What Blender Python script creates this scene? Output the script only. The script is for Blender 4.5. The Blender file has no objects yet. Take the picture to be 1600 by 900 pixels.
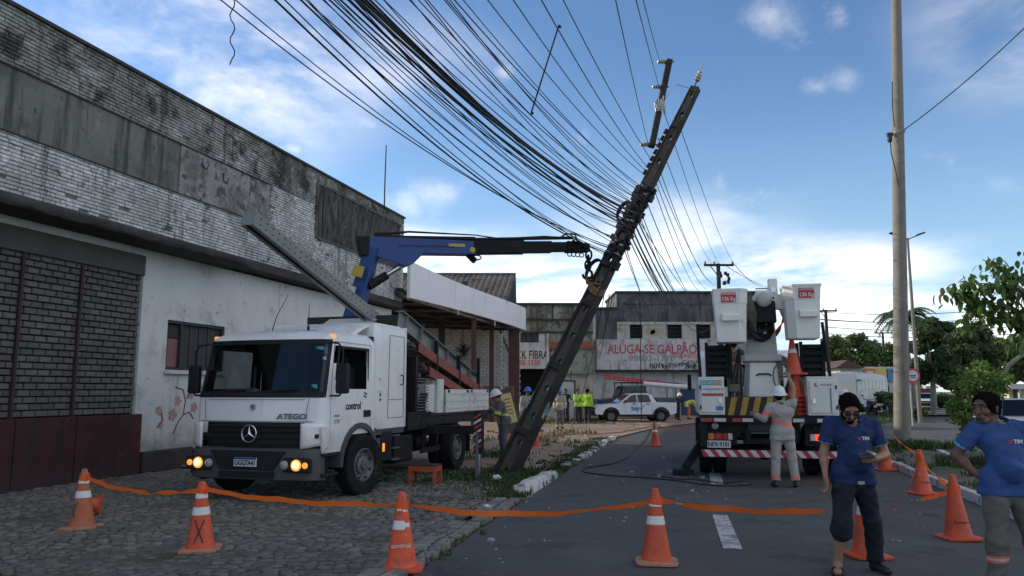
import bpy, bmesh, math, random
import numpy as np
from mathutils import Vector, Matrix, noise as mnoise

sc = bpy.context.scene
COL = sc.collection
R = math.radians
rng = random.Random(7)

# ------------------------------------------------------------ camera
CAM_H, FPX, PITCH = 1.68, 1200.0, math.atan(160 / 1200)
cam_d = bpy.data.cameras.new('camera'); cam_d.sensor_width = 36; cam_d.lens = 27
cam_d.clip_end = 2000; cam_d.clip_start = 0.05
cam = bpy.data.objects.new('camera', cam_d); COL.objects.link(cam)
cam.location = (0, 0, CAM_H); cam.rotation_euler = (math.pi / 2 + PITCH, 0, 0)
sc.camera = cam

# ------------------------------------------------------------ sky, sun, exposure
SUN_EL, SUN_AZ = R(20), R(-68)          # azimuth from +Y, clockwise positive: sun is ahead on the left
SKY_STRENGTH, SUN_STRENGTH = 0.09, 2.0
CLOUD_SHIFT = (20.0, 20.0, 0.0)              # broken cloud all round, clearest ahead
sc.view_settings.view_transform = 'Standard'; sc.view_settings.look = 'None'
sc.view_settings.exposure = 1.0; sc.view_settings.gamma = 1.0
sc.view_settings.use_curve_mapping = False
world = bpy.data.worlds.new('World'); sc.world = world; world.use_nodes = True

def build_world():
    t = world.node_tree; n = t.nodes; l = t.links
    bg = n['Background']; bg.inputs['Strength'].default_value = SKY_STRENGTH
    sky = n.new('ShaderNodeTexSky'); sky.sky_type = 'NISHITA'; sky.sun_disc = False
    sky.sun_elevation = SUN_EL; sky.sun_rotation = SUN_AZ
    sky.air_density = 1.0; sky.dust_density = 0.1; sky.ozone_density = 4.5; sky.altitude = 10
    tc = n.new('ShaderNodeTexCoord')
    def vm(op, a, b=None):
        q = n.new('ShaderNodeVectorMath'); q.operation = op
        for i, x in enumerate((a, b)):
            if x is None: continue
            if isinstance(x, (tuple, list, Vector)): q.inputs[i].default_value = x
            else: l.new(x, q.inputs[i])
        return q
    def m(op, a, b=0.0, clamp=False):
        q = n.new('ShaderNodeMath'); q.operation = op; q.use_clamp = clamp
        for i, x in enumerate((a, b)):
            if isinstance(x, (int, float)): q.inputs[i].default_value = x
            else: l.new(x, q.inputs[i])
        return q.outputs[0]
    d = tc.outputs['Generated']
    sep = n.new('ShaderNodeSeparateXYZ'); l.new(d, sep.inputs[0])
    zz = m('ADD', m('MAXIMUM', sep.outputs[2], 0.0), 0.16)
    px, py = m('DIVIDE', sep.outputs[0], zz), m('DIVIDE', sep.outputs[1], zz)
    cb = n.new('ShaderNodeCombineXYZ'); l.new(px, cb.inputs[0]); l.new(py, cb.inputs[1])
    def noise(vec, scale, detail, rough=0.55, dist=0.0):
        q = n.new('ShaderNodeTexNoise'); l.new(vec, q.inputs['Vector'])
        q.inputs['Scale'].default_value = scale; q.inputs['Detail'].default_value = detail
        q.inputs['Roughness'].default_value = rough; q.inputs['Distortion'].default_value = dist
        return q.outputs['Fac']
    def ramp(f, lo, hi):
        q = n.new('ShaderNodeMapRange'); q.interpolation_type = 'SMOOTHSTEP'; l.new(f, q.inputs[0])
        q.inputs[1].default_value = lo; q.inputs[2].default_value = hi
        return q.outputs[0]
    shift = vm('ADD', cb.outputs[0], CLOUD_SHIFT).outputs[0]
    cn = noise(shift, 1.7, 9, 0.6, 0.25)
    broad = noise(shift, 0.33, 2)
    wisp = m('MULTIPLY', ramp(cn, 0.34, 0.70), m('MULTIPLY', ramp(broad, 0.43, 0.57), 0.72))
    puff = noise(d, 9.0, 8, 0.6, 0.15)
    total = wisp
    # clouds seen in the photograph: direction, angular size (deg), weight
    P = PITCH
    def dirpx(x, y):
        v = Vector(((x - 800) / FPX, 1, 0)); u = (450 - y) / FPX
        v = Vector(((x - 800) / FPX, math.cos(P) - u * math.sin(P), math.sin(P) + u * math.cos(P)))
        return v.normalized()
    blobs = [(90, 30, 8, .6), (260, 85, 6, .85), (330, 110, 5, .6), (585, 195, 3.0, .85), (530, 150, 2.4, .7), (790, 112, 2.9, .9),
             (455, 232, 2.4, .95), (690, 300, 3.6, .55), (620, 315, 3, .5), (1195, 25, 2.6, .5), (1320, 125, 2.4, .5), (1275, 135, 1.6, .5),
             (1200, 385, 3.2, .4), (900, 410, 7, .38), (700, 400, 6, .35), (1120, 455, 6, .42), (1390, 490, 4.5, 1.5), (1300, 500, 4.2, 1.4), (1480, 470, 4.5, 1.4),
             (1560, 520, 5, 1.25), (1250, 470, 4, .6), (1570, 285, 3, .3), (1650, 500, 6, 1.2), (-120, 60, 9, .7)]
    for x, y, rad, w in blobs:
        c = dirpx(x, y)
        off = vm('SUBTRACT', d, tuple(c)); sq = vm('MULTIPLY', off.outputs[0], (1, 1, 1.7))
        ln = vm('LENGTH', sq.outputs[0]).outputs['Value']
        core = m('SUBTRACT', 1.0, m('DIVIDE', ln, math.radians(rad) * 1.25), True)
        total = m('MAXIMUM', total, m('MULTIPLY', ramp(m('ADD', m('MULTIPLY', core, 0.62), m('MULTIPLY', m('SUBTRACT', puff, 0.60), 2.0)), 0.0, 0.95), w * .55))
    # pale veil towards the horizon, like the humid air of the photograph
    veil = m('MULTIPLY', m('SUBTRACT', 1.0, ramp(sep.outputs[2], 0.02, 0.42)), 0.42)
    mv = n.new('ShaderNodeMixRGB'); mv.inputs[2].default_value = (3.4, 5.0, 6.3, 1)
    l.new(veil, mv.inputs[0]); l.new(sky.outputs[0], mv.inputs[1])
    mix = n.new('ShaderNodeMixRGB'); mix.inputs[2].default_value = (13.2, 11.8, 10.7, 1)
    l.new(m('MINIMUM', total, 0.93), mix.inputs[0]); l.new(mv.outputs[0], mix.inputs[1])
    l.new(mix.outputs[0], bg.inputs['Color'])
build_world()

sun_d = bpy.data.lights.new('sun', 'SUN'); sun_d.energy = SUN_STRENGTH; sun_d.angle = R(0.6); sun_d.color = (1.0, 0.90, 0.76)
sun = bpy.data.objects.new('sun', sun_d); COL.objects.link(sun)
sdir = Vector((math.sin(SUN_AZ) * math.cos(SUN_EL), math.cos(SUN_AZ) * math.cos(SUN_EL), math.sin(SUN_EL)))
sun.rotation_euler = sdir.to_track_quat('Z', 'Y').to_euler()

# ------------------------------------------------------------ measuring: the place was surveyed from the photograph
FWD = Vector((0, math.cos(PITCH), math.sin(PITCH))); UPV = Vector((0, -math.sin(PITCH), math.cos(PITCH)))
CAMP = Vector((0, 0, CAM_H))
def ray(px, py): return Vector(((px - 800) / FPX, 0, 0)) + UPV * ((450 - py) / FPX) + FWD
def G(px, py, z=0.0):
    d = ray(px, py); t = (z - CAM_H) / d.z; return CAMP + d * t
def at(px, py, Y):
    d = ray(px, py); return CAMP + d * (Y / d.y)

# ------------------------------------------------------------ materials
MATS = {}
def srgb(h):
    h = h.lstrip('#'); o = []
    for i in (0, 2, 4):
        c = int(h[i:i + 2], 16) / 255; o.append(c / 12.92 if c <= .04045 else ((c + .055) / 1.055) ** 2.4)
    return tuple(o)
def pm(name, col, rough=.6, metal=0.0, var=.12, vs=2.5, patch=None, streak=None, bump=0.0, bs=40.0, rnd=0.0, island=0.0,
       spec=.5, emit=None, coat=0.0, low=None, zlow=0.6):
    """procedural Principled material: base colour + soft noise, patches (colour, lo, hi, scale), streaks (colour, lo, hi)"""
    m = bpy.data.materials.new(name); m.use_nodes = True; MATS[name] = m
    t = m.node_tree; n = t.nodes; l = t.links; b = n['Principled BSDF']
    b.inputs['Roughness'].default_value = rough; b.inputs['Metallic'].default_value = metal
    b.inputs['Specular IOR Level'].default_value = spec
    if coat: b.inputs['Coat Weight'].default_value = coat; b.inputs['Coat Roughness'].default_value = .08
    tc = n.new('ShaderNodeTexCoord'); geo = n.new('ShaderNodeNewGeometry'); oc = tc.outputs['Object']
    if rnd:
        oi = n.new('ShaderNodeObjectInfo'); vmx = n.new('ShaderNodeVectorMath'); vmx.operation = 'ADD'
        cbx = n.new('ShaderNodeCombineXYZ'); mm = n.new('ShaderNodeMath'); mm.operation = 'MULTIPLY'; mm.inputs[1].default_value = 37.0
        l.new(oi.outputs['Random'], mm.inputs[0])
        for k in range(3): l.new(mm.outputs[0], cbx.inputs[k])
        l.new(oc, vmx.inputs[0]); l.new(cbx.outputs[0], vmx.inputs[1]); oc = vmx.outputs[0]
    def nz(scale, detail=4, vec=None, rough_=.6):
        q = n.new('ShaderNodeTexNoise'); q.inputs['Scale'].default_value = scale; q.inputs['Detail'].default_value = detail
        q.inputs['Roughness'].default_value = rough_; l.new(vec or oc, q.inputs['Vector']); return q.outputs['Fac']
    def mr(f, lo, hi, a=0.0, c=1.0):
        q = n.new('ShaderNodeMapRange'); l.new(f, q.inputs[0])
        for i, x in zip((1, 2, 3, 4), (lo, hi, a, c)): q.inputs[i].default_value = x
        return q.outputs[0]
    def mix(f, a, c, mode='MIX'):
        q = n.new('ShaderNodeMixRGB'); q.blend_type = mode
        if isinstance(f, (int, float)): q.inputs[0].default_value = f
        else: l.new(f, q.inputs[0])
        for i, x in ((1, a), (2, c)):
            if isinstance(x, tuple): q.inputs[i].default_value = (*x[:3], 1)
            else: l.new(x, q.inputs[i])
        return q.outputs[0]
    c0 = tuple(max(0, x * (1 - var)) for x in col); c1 = tuple(min(1, x * (1 + var)) for x in col)
    cur = mix(mr(nz(vs, 5), .3, .7), c0, c1)
    if island or rnd:
        if island: src = geo.outputs['Random Per Island']; k = island
        else: src = oi.outputs['Random']; k = rnd
        g = mr(src, 0, 1, 1 - k, 1 + k); cc = n.new('ShaderNodeCombineXYZ')
        for i in range(3): l.new(g, cc.inputs[i])
        cur = mix(1.0, cur, cc.outputs[0], 'MULTIPLY')
    for pt in ([patch] if patch and not isinstance(patch[0][0], tuple) else (patch or [])):
        pc, lo, hi, s = pt
        cur = mix(mr(nz(s, 8, None, .65), lo, hi), cur, pc)
    for st in ([streak] if streak and not isinstance(streak[0][0], tuple) else (streak or [])):
        pc, lo, hi = st[:3]; sx = st[3] if len(st) > 3 else 3.0
        mp = n.new('ShaderNodeMapping'); mp.inputs['Scale'].default_value = (sx, sx, .22); l.new(oc, mp.inputs[0])
        cur = mix(mr(nz(1.6, 7, mp.outputs[0], .65), lo, hi), cur, pc)
    if low:                       # splash dirt on the lowest part of a wall
        sp = n.new('ShaderNodeSeparateXYZ'); l.new(tc.outputs['Object'], sp.inputs[0])
        a = n.new('ShaderNodeMath'); a.operation = 'MULTIPLY_ADD'; l.new(nz(3, 6), a.inputs[0]); a.inputs[1].default_value = -zlow * 1.6
        l.new(sp.outputs[2], a.inputs[2])
        cur = mix(mr(a.outputs[0], -zlow * .75, zlow * .35, .9, 0), cur, low)
    l.new(cur, b.inputs['Base Color'])
    rv = mr(nz(vs * 3, 3), .3, .7, max(0, rough - .08), min(1, rough + .08)); l.new(rv, b.inputs['Roughness'])
    if bump:
        bp = n.new('ShaderNodeBump'); bp.inputs['Strength'].default_value = min(1, bump); bp.inputs['Distance'].default_value = .02
        l.new(nz(bs, 6), bp.inputs['Height']); l.new(bp.outputs[0], b.inputs['Normal'])
    if emit:
        b.inputs['Emission Color'].default_value = (*emit[0], 1); b.inputs['Emission Strength'].default_value = emit[1]
    return m
def glass(name, tint=(.5, .55, .55), dark=.0, gl=.06):
    m = bpy.data.materials.new(name); m.use_nodes = True; t = m.node_tree; n = t.nodes; l = t.links
    for x in list(n):
        if x.type != 'OUTPUT_MATERIAL': n.remove(x)
    out = n[0]; tr = n.new('ShaderNodeBsdfTransparent'); tr.inputs[0].default_value = (*tint, 1)
    gs = n.new('ShaderNodeBsdfGlossy'); gs.inputs['Roughness'].default_value = gl; gs.inputs[0].default_value = (.9, .95, 1, 1)
    fr = n.new('ShaderNodeFresnel'); fr.inputs[0].default_value = 1.5
    mx = n.new('ShaderNodeMixShader'); l.new(fr.outputs[0], mx.inputs[0]); l.new(tr.outputs[0], mx.inputs[1]); l.new(gs.outputs[0], mx.inputs[2])
    l.new(mx.outputs[0], out.inputs[0]); MATS[name] = m; return m

# ------------------------------------------------------------ object helpers
def tag(o, label=None, cat=None, group=None, kind=None):
    if label: o['label'] = label
    if cat: o['category'] = cat
    if group: o['group'] = group
    if kind: o['kind'] = kind
    return o
def empty(name, loc=(0, 0, 0), rz=0.0, label=None, cat=None, group=None):
    o = bpy.data.objects.new(name, None); o.location = loc; o.rotation_euler = (0, 0, rz); o.empty_display_size = .2
    COL.objects.link(o); return tag(o, label, cat, group)
def link(name, me, parent=None, M=None):
    o = bpy.data.objects.new(name, me); COL.objects.link(o)
    if parent is not None: o.parent = parent
    if M is not None: o.matrix_local = M
    return o
def T(x, y=None, z=None): return Matrix.Translation(x if y is None else (x, y, z))
def RX(a): return Matrix.Rotation(R(a), 4, 'X')
def RY(a): return Matrix.Rotation(R(a), 4, 'Y')
def RZ(a): return Matrix.Rotation(R(a), 4, 'Z')
def basis(o, x, y, z):
    m = Matrix.Identity(4)
    for i in range(3): m[i][0], m[i][1], m[i][2], m[i][3] = x[i], y[i], z[i], o[i]
    return m
def aim(a, b, roll=Vector((0, 0, 1))):
    """frame at a with local +Y pointing to b and +Z near roll"""
    a, b = Vector(a), Vector(b); y = (b - a).normalized(); x = y.cross(Vector(roll))
    if x.length < 1e-5: x = y.cross(Vector((1, 0, 0)))
    x.normalize(); z = x.cross(y); return basis(a, x, y, z)
class MB:
    def __init__(s): s.v = []; s.f = []; s.m = []
    def add(s, vs, fs, m=0, M=None):
        k = len(s.v)
        s.v += [tuple(M @ Vector(p)) for p in vs] if M is not None else [tuple(p) for p in vs]
        s.f += [tuple(i + k for i in f) for f in fs]; s.m += [m] * len(fs); return s
    def box(s, c, d, m=0, M=None, t=(1, 1)):
        x, y, z = d[0] / 2, d[1] / 2, d[2] / 2; tx, ty = t
        vs = [(c[0] + a * x * (tx if q > 0 else 1), c[1] + b * y * (ty if q > 0 else 1), c[2] + q * z) for q in (-1, 1) for b in (-1, 1) for a in (-1, 1)]
        return s.add(vs, [(0, 2, 3, 1), (4, 5, 7, 6), (0, 1, 5, 4), (2, 6, 7, 3), (0, 4, 6, 2), (1, 3, 7, 5)], m, M)
    def bar(s, a, b, w, h, m=0, roll=(0, 0, 1), t=1.0):
        L = (Vector(b) - Vector(a)).length; F = aim(a, b, roll)
        vs = [(i * w / 2 * q, y, j * h / 2 * q) for y, q in ((0, 1), (L, t)) for j in (-1, 1) for i in (-1, 1)]
        return s.add(vs, [(0, 2, 3, 1), (4, 5, 7, 6), (0, 1, 5, 4), (2, 6, 7, 3), (0, 4, 6, 2), (1, 3, 7, 5)], m, F)
    def prism(s, poly, a, b, ax='x', m=0, M=None):
        """2-D polygon extruded from a to b along ax (poly in the two other axes, in order)"""
        def p3(u, v, w): return {'x': (w, u, v), 'y': (u, w, v), 'z': (u, v, w)}[ax]
        k = len(poly); vs = [p3(u, v, a) for u, v in poly] + [p3(u, v, b) for u, v in poly]
        fs = [tuple(range(k - 1, -1, -1)), tuple(range(k, 2 * k))] + [(i, (i + 1) % k, k + (i + 1) % k, k + i) for i in range(k)]
        return s.add(vs, fs, m, M)
    def tube(s, pts, r, n=8, m=0, cap=True, M=None):
        pts = [Vector(p) for p in pts]; rs = r if isinstance(r, (list, tuple)) else [r] * len(pts)
        vs = []; fs = []; prev = None
        for i, p in enumerate(pts):
            d = (pts[min(i + 1, len(pts) - 1)] - pts[max(i - 1, 0)]).normalized()
            if prev is None: u = d.orthogonal().normalized()
            else:
                u = prev - d * prev.dot(d); u = u.normalized() if u.length > 1e-6 else d.orthogonal().normalized()
            prev = u; w = d.cross(u)
            for k in range(n):
                a = 2 * math.pi * k / n; vs.append(p + (u * math.cos(a) + w * math.sin(a)) * rs[i])
        for i in range(len(pts) - 1):
            for k in range(n): fs.append((i * n + k, i * n + (k + 1) % n, (i + 1) * n + (k + 1) % n, (i + 1) * n + k))
        if cap: fs += [tuple(range(n - 1, -1, -1)), tuple(range((len(pts) - 1) * n, len(pts) * n))]
        return s.add(vs, fs, m, M)
    def lathe(s, prof, n=24, m=0, M=None, cap=True, sq=None):
        """profile (radius, height) turned about z; sq = superellipse power per ring list for squarish rings"""
        vs = []; fs = []
        for i, (r, z) in enumerate(prof):
            for k in range(n):
                a = 2 * math.pi * k / n; c, d = math.cos(a), math.sin(a); q = 1.0
                if sq and sq[i]: q = (abs(c) ** sq[i] + abs(d) ** sq[i]) ** (-1 / sq[i])
                vs.append((r * c * q, r * d * q, z))
        for i in range(len(prof) - 1):
            for k in range(n): fs.append((i * n + k, i * n + (k + 1) % n, (i + 1) * n + (k + 1) % n, (i + 1) * n + k))
        if cap: fs += [tuple(range(n - 1, -1, -1)), tuple(range((len(prof) - 1) * n, len(prof) * n))]
        return s.add(vs, fs, m, M)
    def grid(s, fn, nu, nv, m=0, skip=None, M=None, closed=False):
        vs = [fn(i / nu, j / nv) for j in range(nv + 1) for i in range(nu + 1)]; fs = []
        for j in range(nv):
            for i in range(nu):
                q = (j * (nu + 1) + i, j * (nu + 1) + i + 1, (j + 1) * (nu + 1) + i + 1, (j + 1) * (nu + 1) + i)
                if skip:
                    c = sum((Vector(vs[k]) for k in q), Vector()) / 4
                    if skip(c): continue
                fs.append(q)
        return s.add(vs, fs, m, M)
    def poly(s, pts, m=0, M=None): return s.add(pts, [tuple(range(len(pts)))], m, M)
    def sphere(s, c, r, nu=12, nv=8, m=0, M=None):
        c = Vector(c); r = r if isinstance(r, (tuple, list)) else (r, r, r)
        vs = [(c.x, c.y, c.z - r[2])]; fs = []
        for j in range(1, nv):
            b = -math.pi / 2 + math.pi * j / nv
            for i in range(nu):
                a = 2 * math.pi * i / nu; vs.append((c.x + r[0] * math.cos(a) * math.cos(b), c.y + r[1] * math.sin(a) * math.cos(b), c.z + r[2] * math.sin(b)))
        vs.append((c.x, c.y, c.z + r[2])); e = len(vs) - 1
        for i in range(nu): fs += [(0, 1 + (i + 1) % nu, 1 + i), (e, e - nu + i, e - nu + (i + 1) % nu)]
        for j in range(nv - 2):
            for i in range(nu): fs.append((1 + j * nu + i, 1 + j * nu + (i + 1) % nu, 1 + (j + 1) * nu + (i + 1) % nu, 1 + (j + 1) * nu + i))
        return s.add(vs, fs, m, M)
    def mesh(s, name, mats, smooth=None):
        me = bpy.data.meshes.new(name); me.from_pydata(s.v, [], s.f)
        for x in (mats if isinstance(mats, (list, tuple)) else [mats]): me.materials.append(MATS[x] if isinstance(x, str) else x)
        if max(s.m, default=0): me.polygons.foreach_set('material_index', s.m)
        if smooth is not None:
            me.polygons.foreach_set('use_smooth', [True] * len(s.f)); me.set_sharp_from_angle(angle=R(smooth))
        me.update(); return me
    def build(s, name, mats, parent=None, smooth=None, bevel=0.0, solid=0.0, seg=2):
        me = s.mesh(name, mats, smooth)
        o = link(name, me, parent)
        if solid:
            q = o.modifiers.new('solid', 'SOLIDIFY'); q.thickness = solid; q.offset = -1
        if bevel:
            me.polygons.foreach_set('use_smooth', [True] * len(s.f))
            b = o.modifiers.new('bevel', 'BEVEL'); b.width = bevel; b.segments = seg; b.limit_method = 'ANGLE'; b.angle_limit = R(35); b.harden_normals = True
            if smooth is None: me.set_sharp_from_angle(angle=R(35))
        return o
def fix_normals(me):
    bm = bmesh.new(); bm.from_mesh(me); bmesh.ops.recalc_face_normals(bm, faces=bm.faces); bm.to_mesh(me); bm.free()
def copy_tree(o, parent=None, name=None):
    c = o.copy(); COL.objects.link(c); c.parent = parent
    for ch in o.children: copy_tree(ch, c)
    return c
def lettering(body, size, M, mat, parent, name='lettering', ext=.002, shear=0.0, align='CENTER', sx=1.0, bold=0.0, space=1.0):
    """flat painted lettering; M maps local x (reading direction), y (up), z (out of the surface)"""
    cu = bpy.data.curves.new(name, 'FONT'); cu.body = body; cu.size = size; cu.align_x = align; cu.align_y = 'CENTER'
    cu.extrude = ext; cu.shear = shear; cu.offset = bold; cu.space_character = space; cu.resolution_u = 3
    o = bpy.data.objects.new('tmp_text', cu); COL.objects.link(o)
    dg = bpy.context.evaluated_depsgraph_get(); me = bpy.data.meshes.new_from_object(o.evaluated_get(dg))
    bpy.data.objects.remove(o); me.transform(Matrix.Diagonal((sx, 1, 1, 1))); me.transform(M)
    me.materials.clear(); me.materials.append(MATS[mat]); me.name = name
    return link(name, me, parent)
def facing(o, right, up):
    r, u = Vector(right).normalized(), Vector(up).normalized(); return basis(Vector(o), r, u, r.cross(u))

# ------------------------------------------------------------ signed-distance bodies (people, cloth, soft things)
def surface_net(f, lo, hi, h):
    lo = np.array(lo) - 2 * h; hi = np.array(hi) + 2 * h
    n = np.maximum(4, np.ceil((hi - lo) / h).astype(int) + 1)
    ax = [lo[i] + h * np.arange(n[i]) for i in range(3)]
    X, Y, Z = np.meshgrid(*ax, indexing='ij'); V = f(X, Y, Z)
    S = V < 0
    c = [(a, b, d) for a in (0, 1) for b in (0, 1) for d in (0, 1)]
    sub = lambda A, o: A[o[0]:n[0] - 1 + o[0], o[1]:n[1] - 1 + o[1], o[2]:n[2] - 1 + o[2]]
    cnt = sum(sub(S, o).astype(np.int8) for o in c); act = (cnt > 0) & (cnt < 8)
    idx = np.full(act.shape, -1, int); cells = np.argwhere(act); idx[act] = np.arange(len(cells))
    acc = np.zeros((len(cells), 3)); k = np.zeros(len(cells))
    for i in range(8):
        for j in range(i + 1, 8):
            a, b = np.array(c[i]), np.array(c[j])
            if np.abs(a - b).sum() != 1: continue
            va = V[tuple((cells + a).T)]; vb = V[tuple((cells + b).T)]; x = (va < 0) != (vb < 0)
            t = np.where(x, va / np.where(x, va - vb, 1), 0)
            acc += np.where(x[:, None], a + (b - a) * t[:, None], 0); k += x
    P = lo + h * (cells + acc / k[:, None])
    quads = []
    for d in range(3):
        e = np.zeros(3, int); e[d] = 1; u, v = [(1, 2), (2, 0), (0, 1)][d]
        sl0 = [slice(1, n[i] - 1) for i in range(3)]; sl1 = list(sl0); sl0[d] = slice(0, n[d] - 1); sl1[d] = slice(1, n[d])
        A, B = S[tuple(sl0)], S[tuple(sl1)]; off = np.array([1, 1, 1]); off[d] = 0
        for flip, msk in ((False, A & ~B), (True, ~A & B)):
            p = np.argwhere(msk) + off
            if not len(p): continue
            eu = np.zeros(3, int); eu[u] = 1; ev = np.zeros(3, int); ev[v] = 1
            q = [idx[tuple((p - a).T)] for a in (eu + ev, ev, 0 * e, eu)]
            if flip: q = q[::-1]
            quads.append(np.stack(q, 1))
    Q = np.concatenate(quads); return P, Q[(Q >= 0).all(1)]
def net_mesh(name, parts, mats, face_mat=None):
    """one mesh from several nets"""
    Ps, Qs, k = [], [], 0
    for P, Q in parts: Ps.append(P); Qs.append(Q + k); k += len(P)
    P = np.concatenate(Ps); Q = np.concatenate(Qs)
    me = bpy.data.meshes.new(name); me.from_pydata(P.tolist(), [], Q.tolist())
    for x in (mats if isinstance(mats, list) else [mats]): me.materials.append(MATS[x])
    if face_mat is not None: me.polygons.foreach_set('material_index', face_mat(P[Q].mean(1)).astype(int))
    me.polygons.foreach_set('use_smooth', [True] * len(Q)); me.update(); return me
def smin(a, b, k):
    h = np.clip(.5 + .5 * (b - a) / k, 0, 1); return b + (a - b) * h - k * h * (1 - h)
def d_cone(X, Y, Z, a, b, ra, rb, flat=None):
    a = np.array(a, float); b = np.array(b, float)
    if flat is not None:
        dv = np.array(flat[:3], float); dv /= np.linalg.norm(dv); k = 1 / flat[3] - 1
        s = ((X - a[0]) * dv[0] + (Y - a[1]) * dv[1] + (Z - a[2]) * dv[2]) * k
        X, Y, Z = X + s * dv[0], Y + s * dv[1], Z + s * dv[2]
        b = b + ((b - a) @ dv) * k * dv
    d = b - a; L2 = d @ d + 1e-9
    t = np.clip(((X - a[0]) * d[0] + (Y - a[1]) * d[1] + (Z - a[2]) * d[2]) / L2, 0, 1)
    return np.sqrt((X - a[0] - t * d[0]) ** 2 + (Y - a[1] - t * d[1]) ** 2 + (Z - a[2] - t * d[2]) ** 2) - (ra + (rb - ra) * t)
def union(prims, k=.03, grow=0.0):
    def f(X, Y, Z):
        o = None
        for p in prims:
            d = d_cone(X, Y, Z, p[0], p[1], p[2], p[3], p[4] if len(p) > 4 else None)
            o = d if o is None else smin(o, d, k)
        return o - grow
    return f
def bounds(prims, pad=.06):
    a = np.array([p[i] for p in prims for i in (0, 1)], float); r = max(max(p[2], p[3]) for p in prims)
    return a.min(0) - r - pad, a.max(0) + r + pad
# ============================================================ materials of the place
pm('asphalt', (.082, .078, .071), .82, var=.12, vs=.7, patch=[((.118, .113, .104), .52, .75, .35), ((.048, .048, .048), .58, .75, 1.7), ((.13, .13, .125), .60, .66, 45), ((.05, .05, .05), .60, .66, 28), ((.055, .054, .053), .57, .60, .9)], bump=.7, bs=110)
pm('asphalt_far', (.085, .09, .10), .8, var=.15, vs=.3, bump=.3, bs=60)
pm('cobble', (.165, .155, .132), .85, var=.3, vs=5, island=.25, rnd=0, patch=((.07, .075, .058), .5, .72, 1.1), bump=.6, bs=45)
pm('cobble_one', (.165, .155, .132), .85, var=.3, vs=5, rnd=.25, patch=((.07, .075, .058), .5, .72, 1.1), bump=.6, bs=45)
pm('joint_soil', (.095, .092, .078), .95, var=.3, vs=3, patch=((.04, .06, .022), .52, .62, .9), bump=.5, bs=30)
pm('dirt', (.27, .19, .13), .95, var=.22, vs=.8, patch=[((.33, .26, .20), .52, .72, .5), ((.07, .075, .035), .62, .70, .28), ((.11, .085, .065), .6, .72, 2.2)], bump=.8, bs=18)
pm('soil_far', (.16, .15, .09), .95, var=.3, vs=.2, patch=((.07, .10, .035), .45, .6, .1), bump=.5, bs=6)
pm('lawn', (.12, .105, .075), .95, var=.35, vs=1.2, patch=((.06, .085, .03), .5, .62, .8), bump=.7, bs=30)
pm('kerb_white', (.55, .55, .53), .8, var=.1, vs=4, patch=[((.16, .155, .14), .53, .66, 5), ((.10, .10, .08), .6, .7, 1.4)], bump=.5, bs=30, rnd=.12)
pm('kerb_grey', (.20, .195, .18), .9, var=.25, vs=5, patch=((.09, .09, .075), .5, .65, 4), bump=.8, bs=25, rnd=.15)
pm('paving', (.22, .21, .195), .9, var=.2, vs=1.2, patch=((.12, .12, .10), .5, .7, .8), bump=.5, bs=30)
pm('road_paint', (.52, .52, .50), .8, var=.2, vs=9, patch=[((.10, .10, .10), .52, .60, 16), ((.2, .2, .2), .5, .62, 3)], bump=.3, bs=60)
pm('grass_blade', (.06, .095, .028), .7, var=.25, vs=1.5, island=.35)
pm('grass_dry', (.17, .16, .06), .8, var=.25, vs=1.5, island=.3)
pm('rubble_mat', (.30, .29, .27), .9, var=.2, vs=8, island=.45)

def add_cracks(mt, scale, width, dark):
    t = mt.node_tree; n = t.nodes; l = t.links; b = n['Principled BSDF']; src = b.inputs['Base Color'].links[0].from_socket
    tc = n.new('ShaderNodeTexCoord'); nz = n.new('ShaderNodeTexNoise'); nz.inputs['Scale'].default_value = 2.2; nz.inputs['Detail'].default_value = 6; l.new(tc.outputs['Object'], nz.inputs['Vector'])
    ad = n.new('ShaderNodeMixRGB'); ad.blend_type = 'LINEAR_LIGHT'; ad.inputs[0].default_value = .35; l.new(tc.outputs['Object'], ad.inputs[1]); l.new(nz.outputs['Color'], ad.inputs[2])
    vo = n.new('ShaderNodeTexVoronoi'); vo.feature = 'DISTANCE_TO_EDGE'; vo.inputs['Scale'].default_value = scale; l.new(ad.outputs[0], vo.inputs['Vector'])
    mr = n.new('ShaderNodeMapRange'); mr.inputs[1].default_value = 0; mr.inputs[2].default_value = width; mr.inputs[3].default_value = 1; mr.inputs[4].default_value = 0; l.new(vo.outputs['Distance'], mr.inputs[0])
    n2 = n.new('ShaderNodeTexNoise'); n2.inputs['Scale'].default_value = .25; l.new(tc.outputs['Object'], n2.inputs['Vector'])
    m2 = n.new('ShaderNodeMapRange'); m2.inputs[1].default_value = .46; m2.inputs[2].default_value = .58; l.new(n2.outputs['Fac'], m2.inputs[0])
    mu = n.new('ShaderNodeMath'); mu.operation = 'MULTIPLY'; l.new(mr.outputs[0], mu.inputs[0]); l.new(m2.outputs[0], mu.inputs[1])
    mx = n.new('ShaderNodeMixRGB'); mx.inputs[2].default_value = (*dark, 1); l.new(mu.outputs[0], mx.inputs[0]); l.new(src, mx.inputs[1]); l.new(mx.outputs[0], b.inputs['Base Color'])
add_cracks(MATS['asphalt'], .55, .012, (.03, .029, .028))
def edge_x(y):
    """left edge of the asphalt"""
    if y < 28: return -.89 + (y - 7.42) * .2275
    pts = [(28, 3.79), (34.4, 6.3), (41, 10.0), (50, 16.5), (62, 26.5), (78, 41), (110, 72)]
    for (a, b), (c, d) in zip(pts, pts[1:]):
        if y <= c: return b + (d - b) * (y - a) / (c - a)
    return 72
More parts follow.
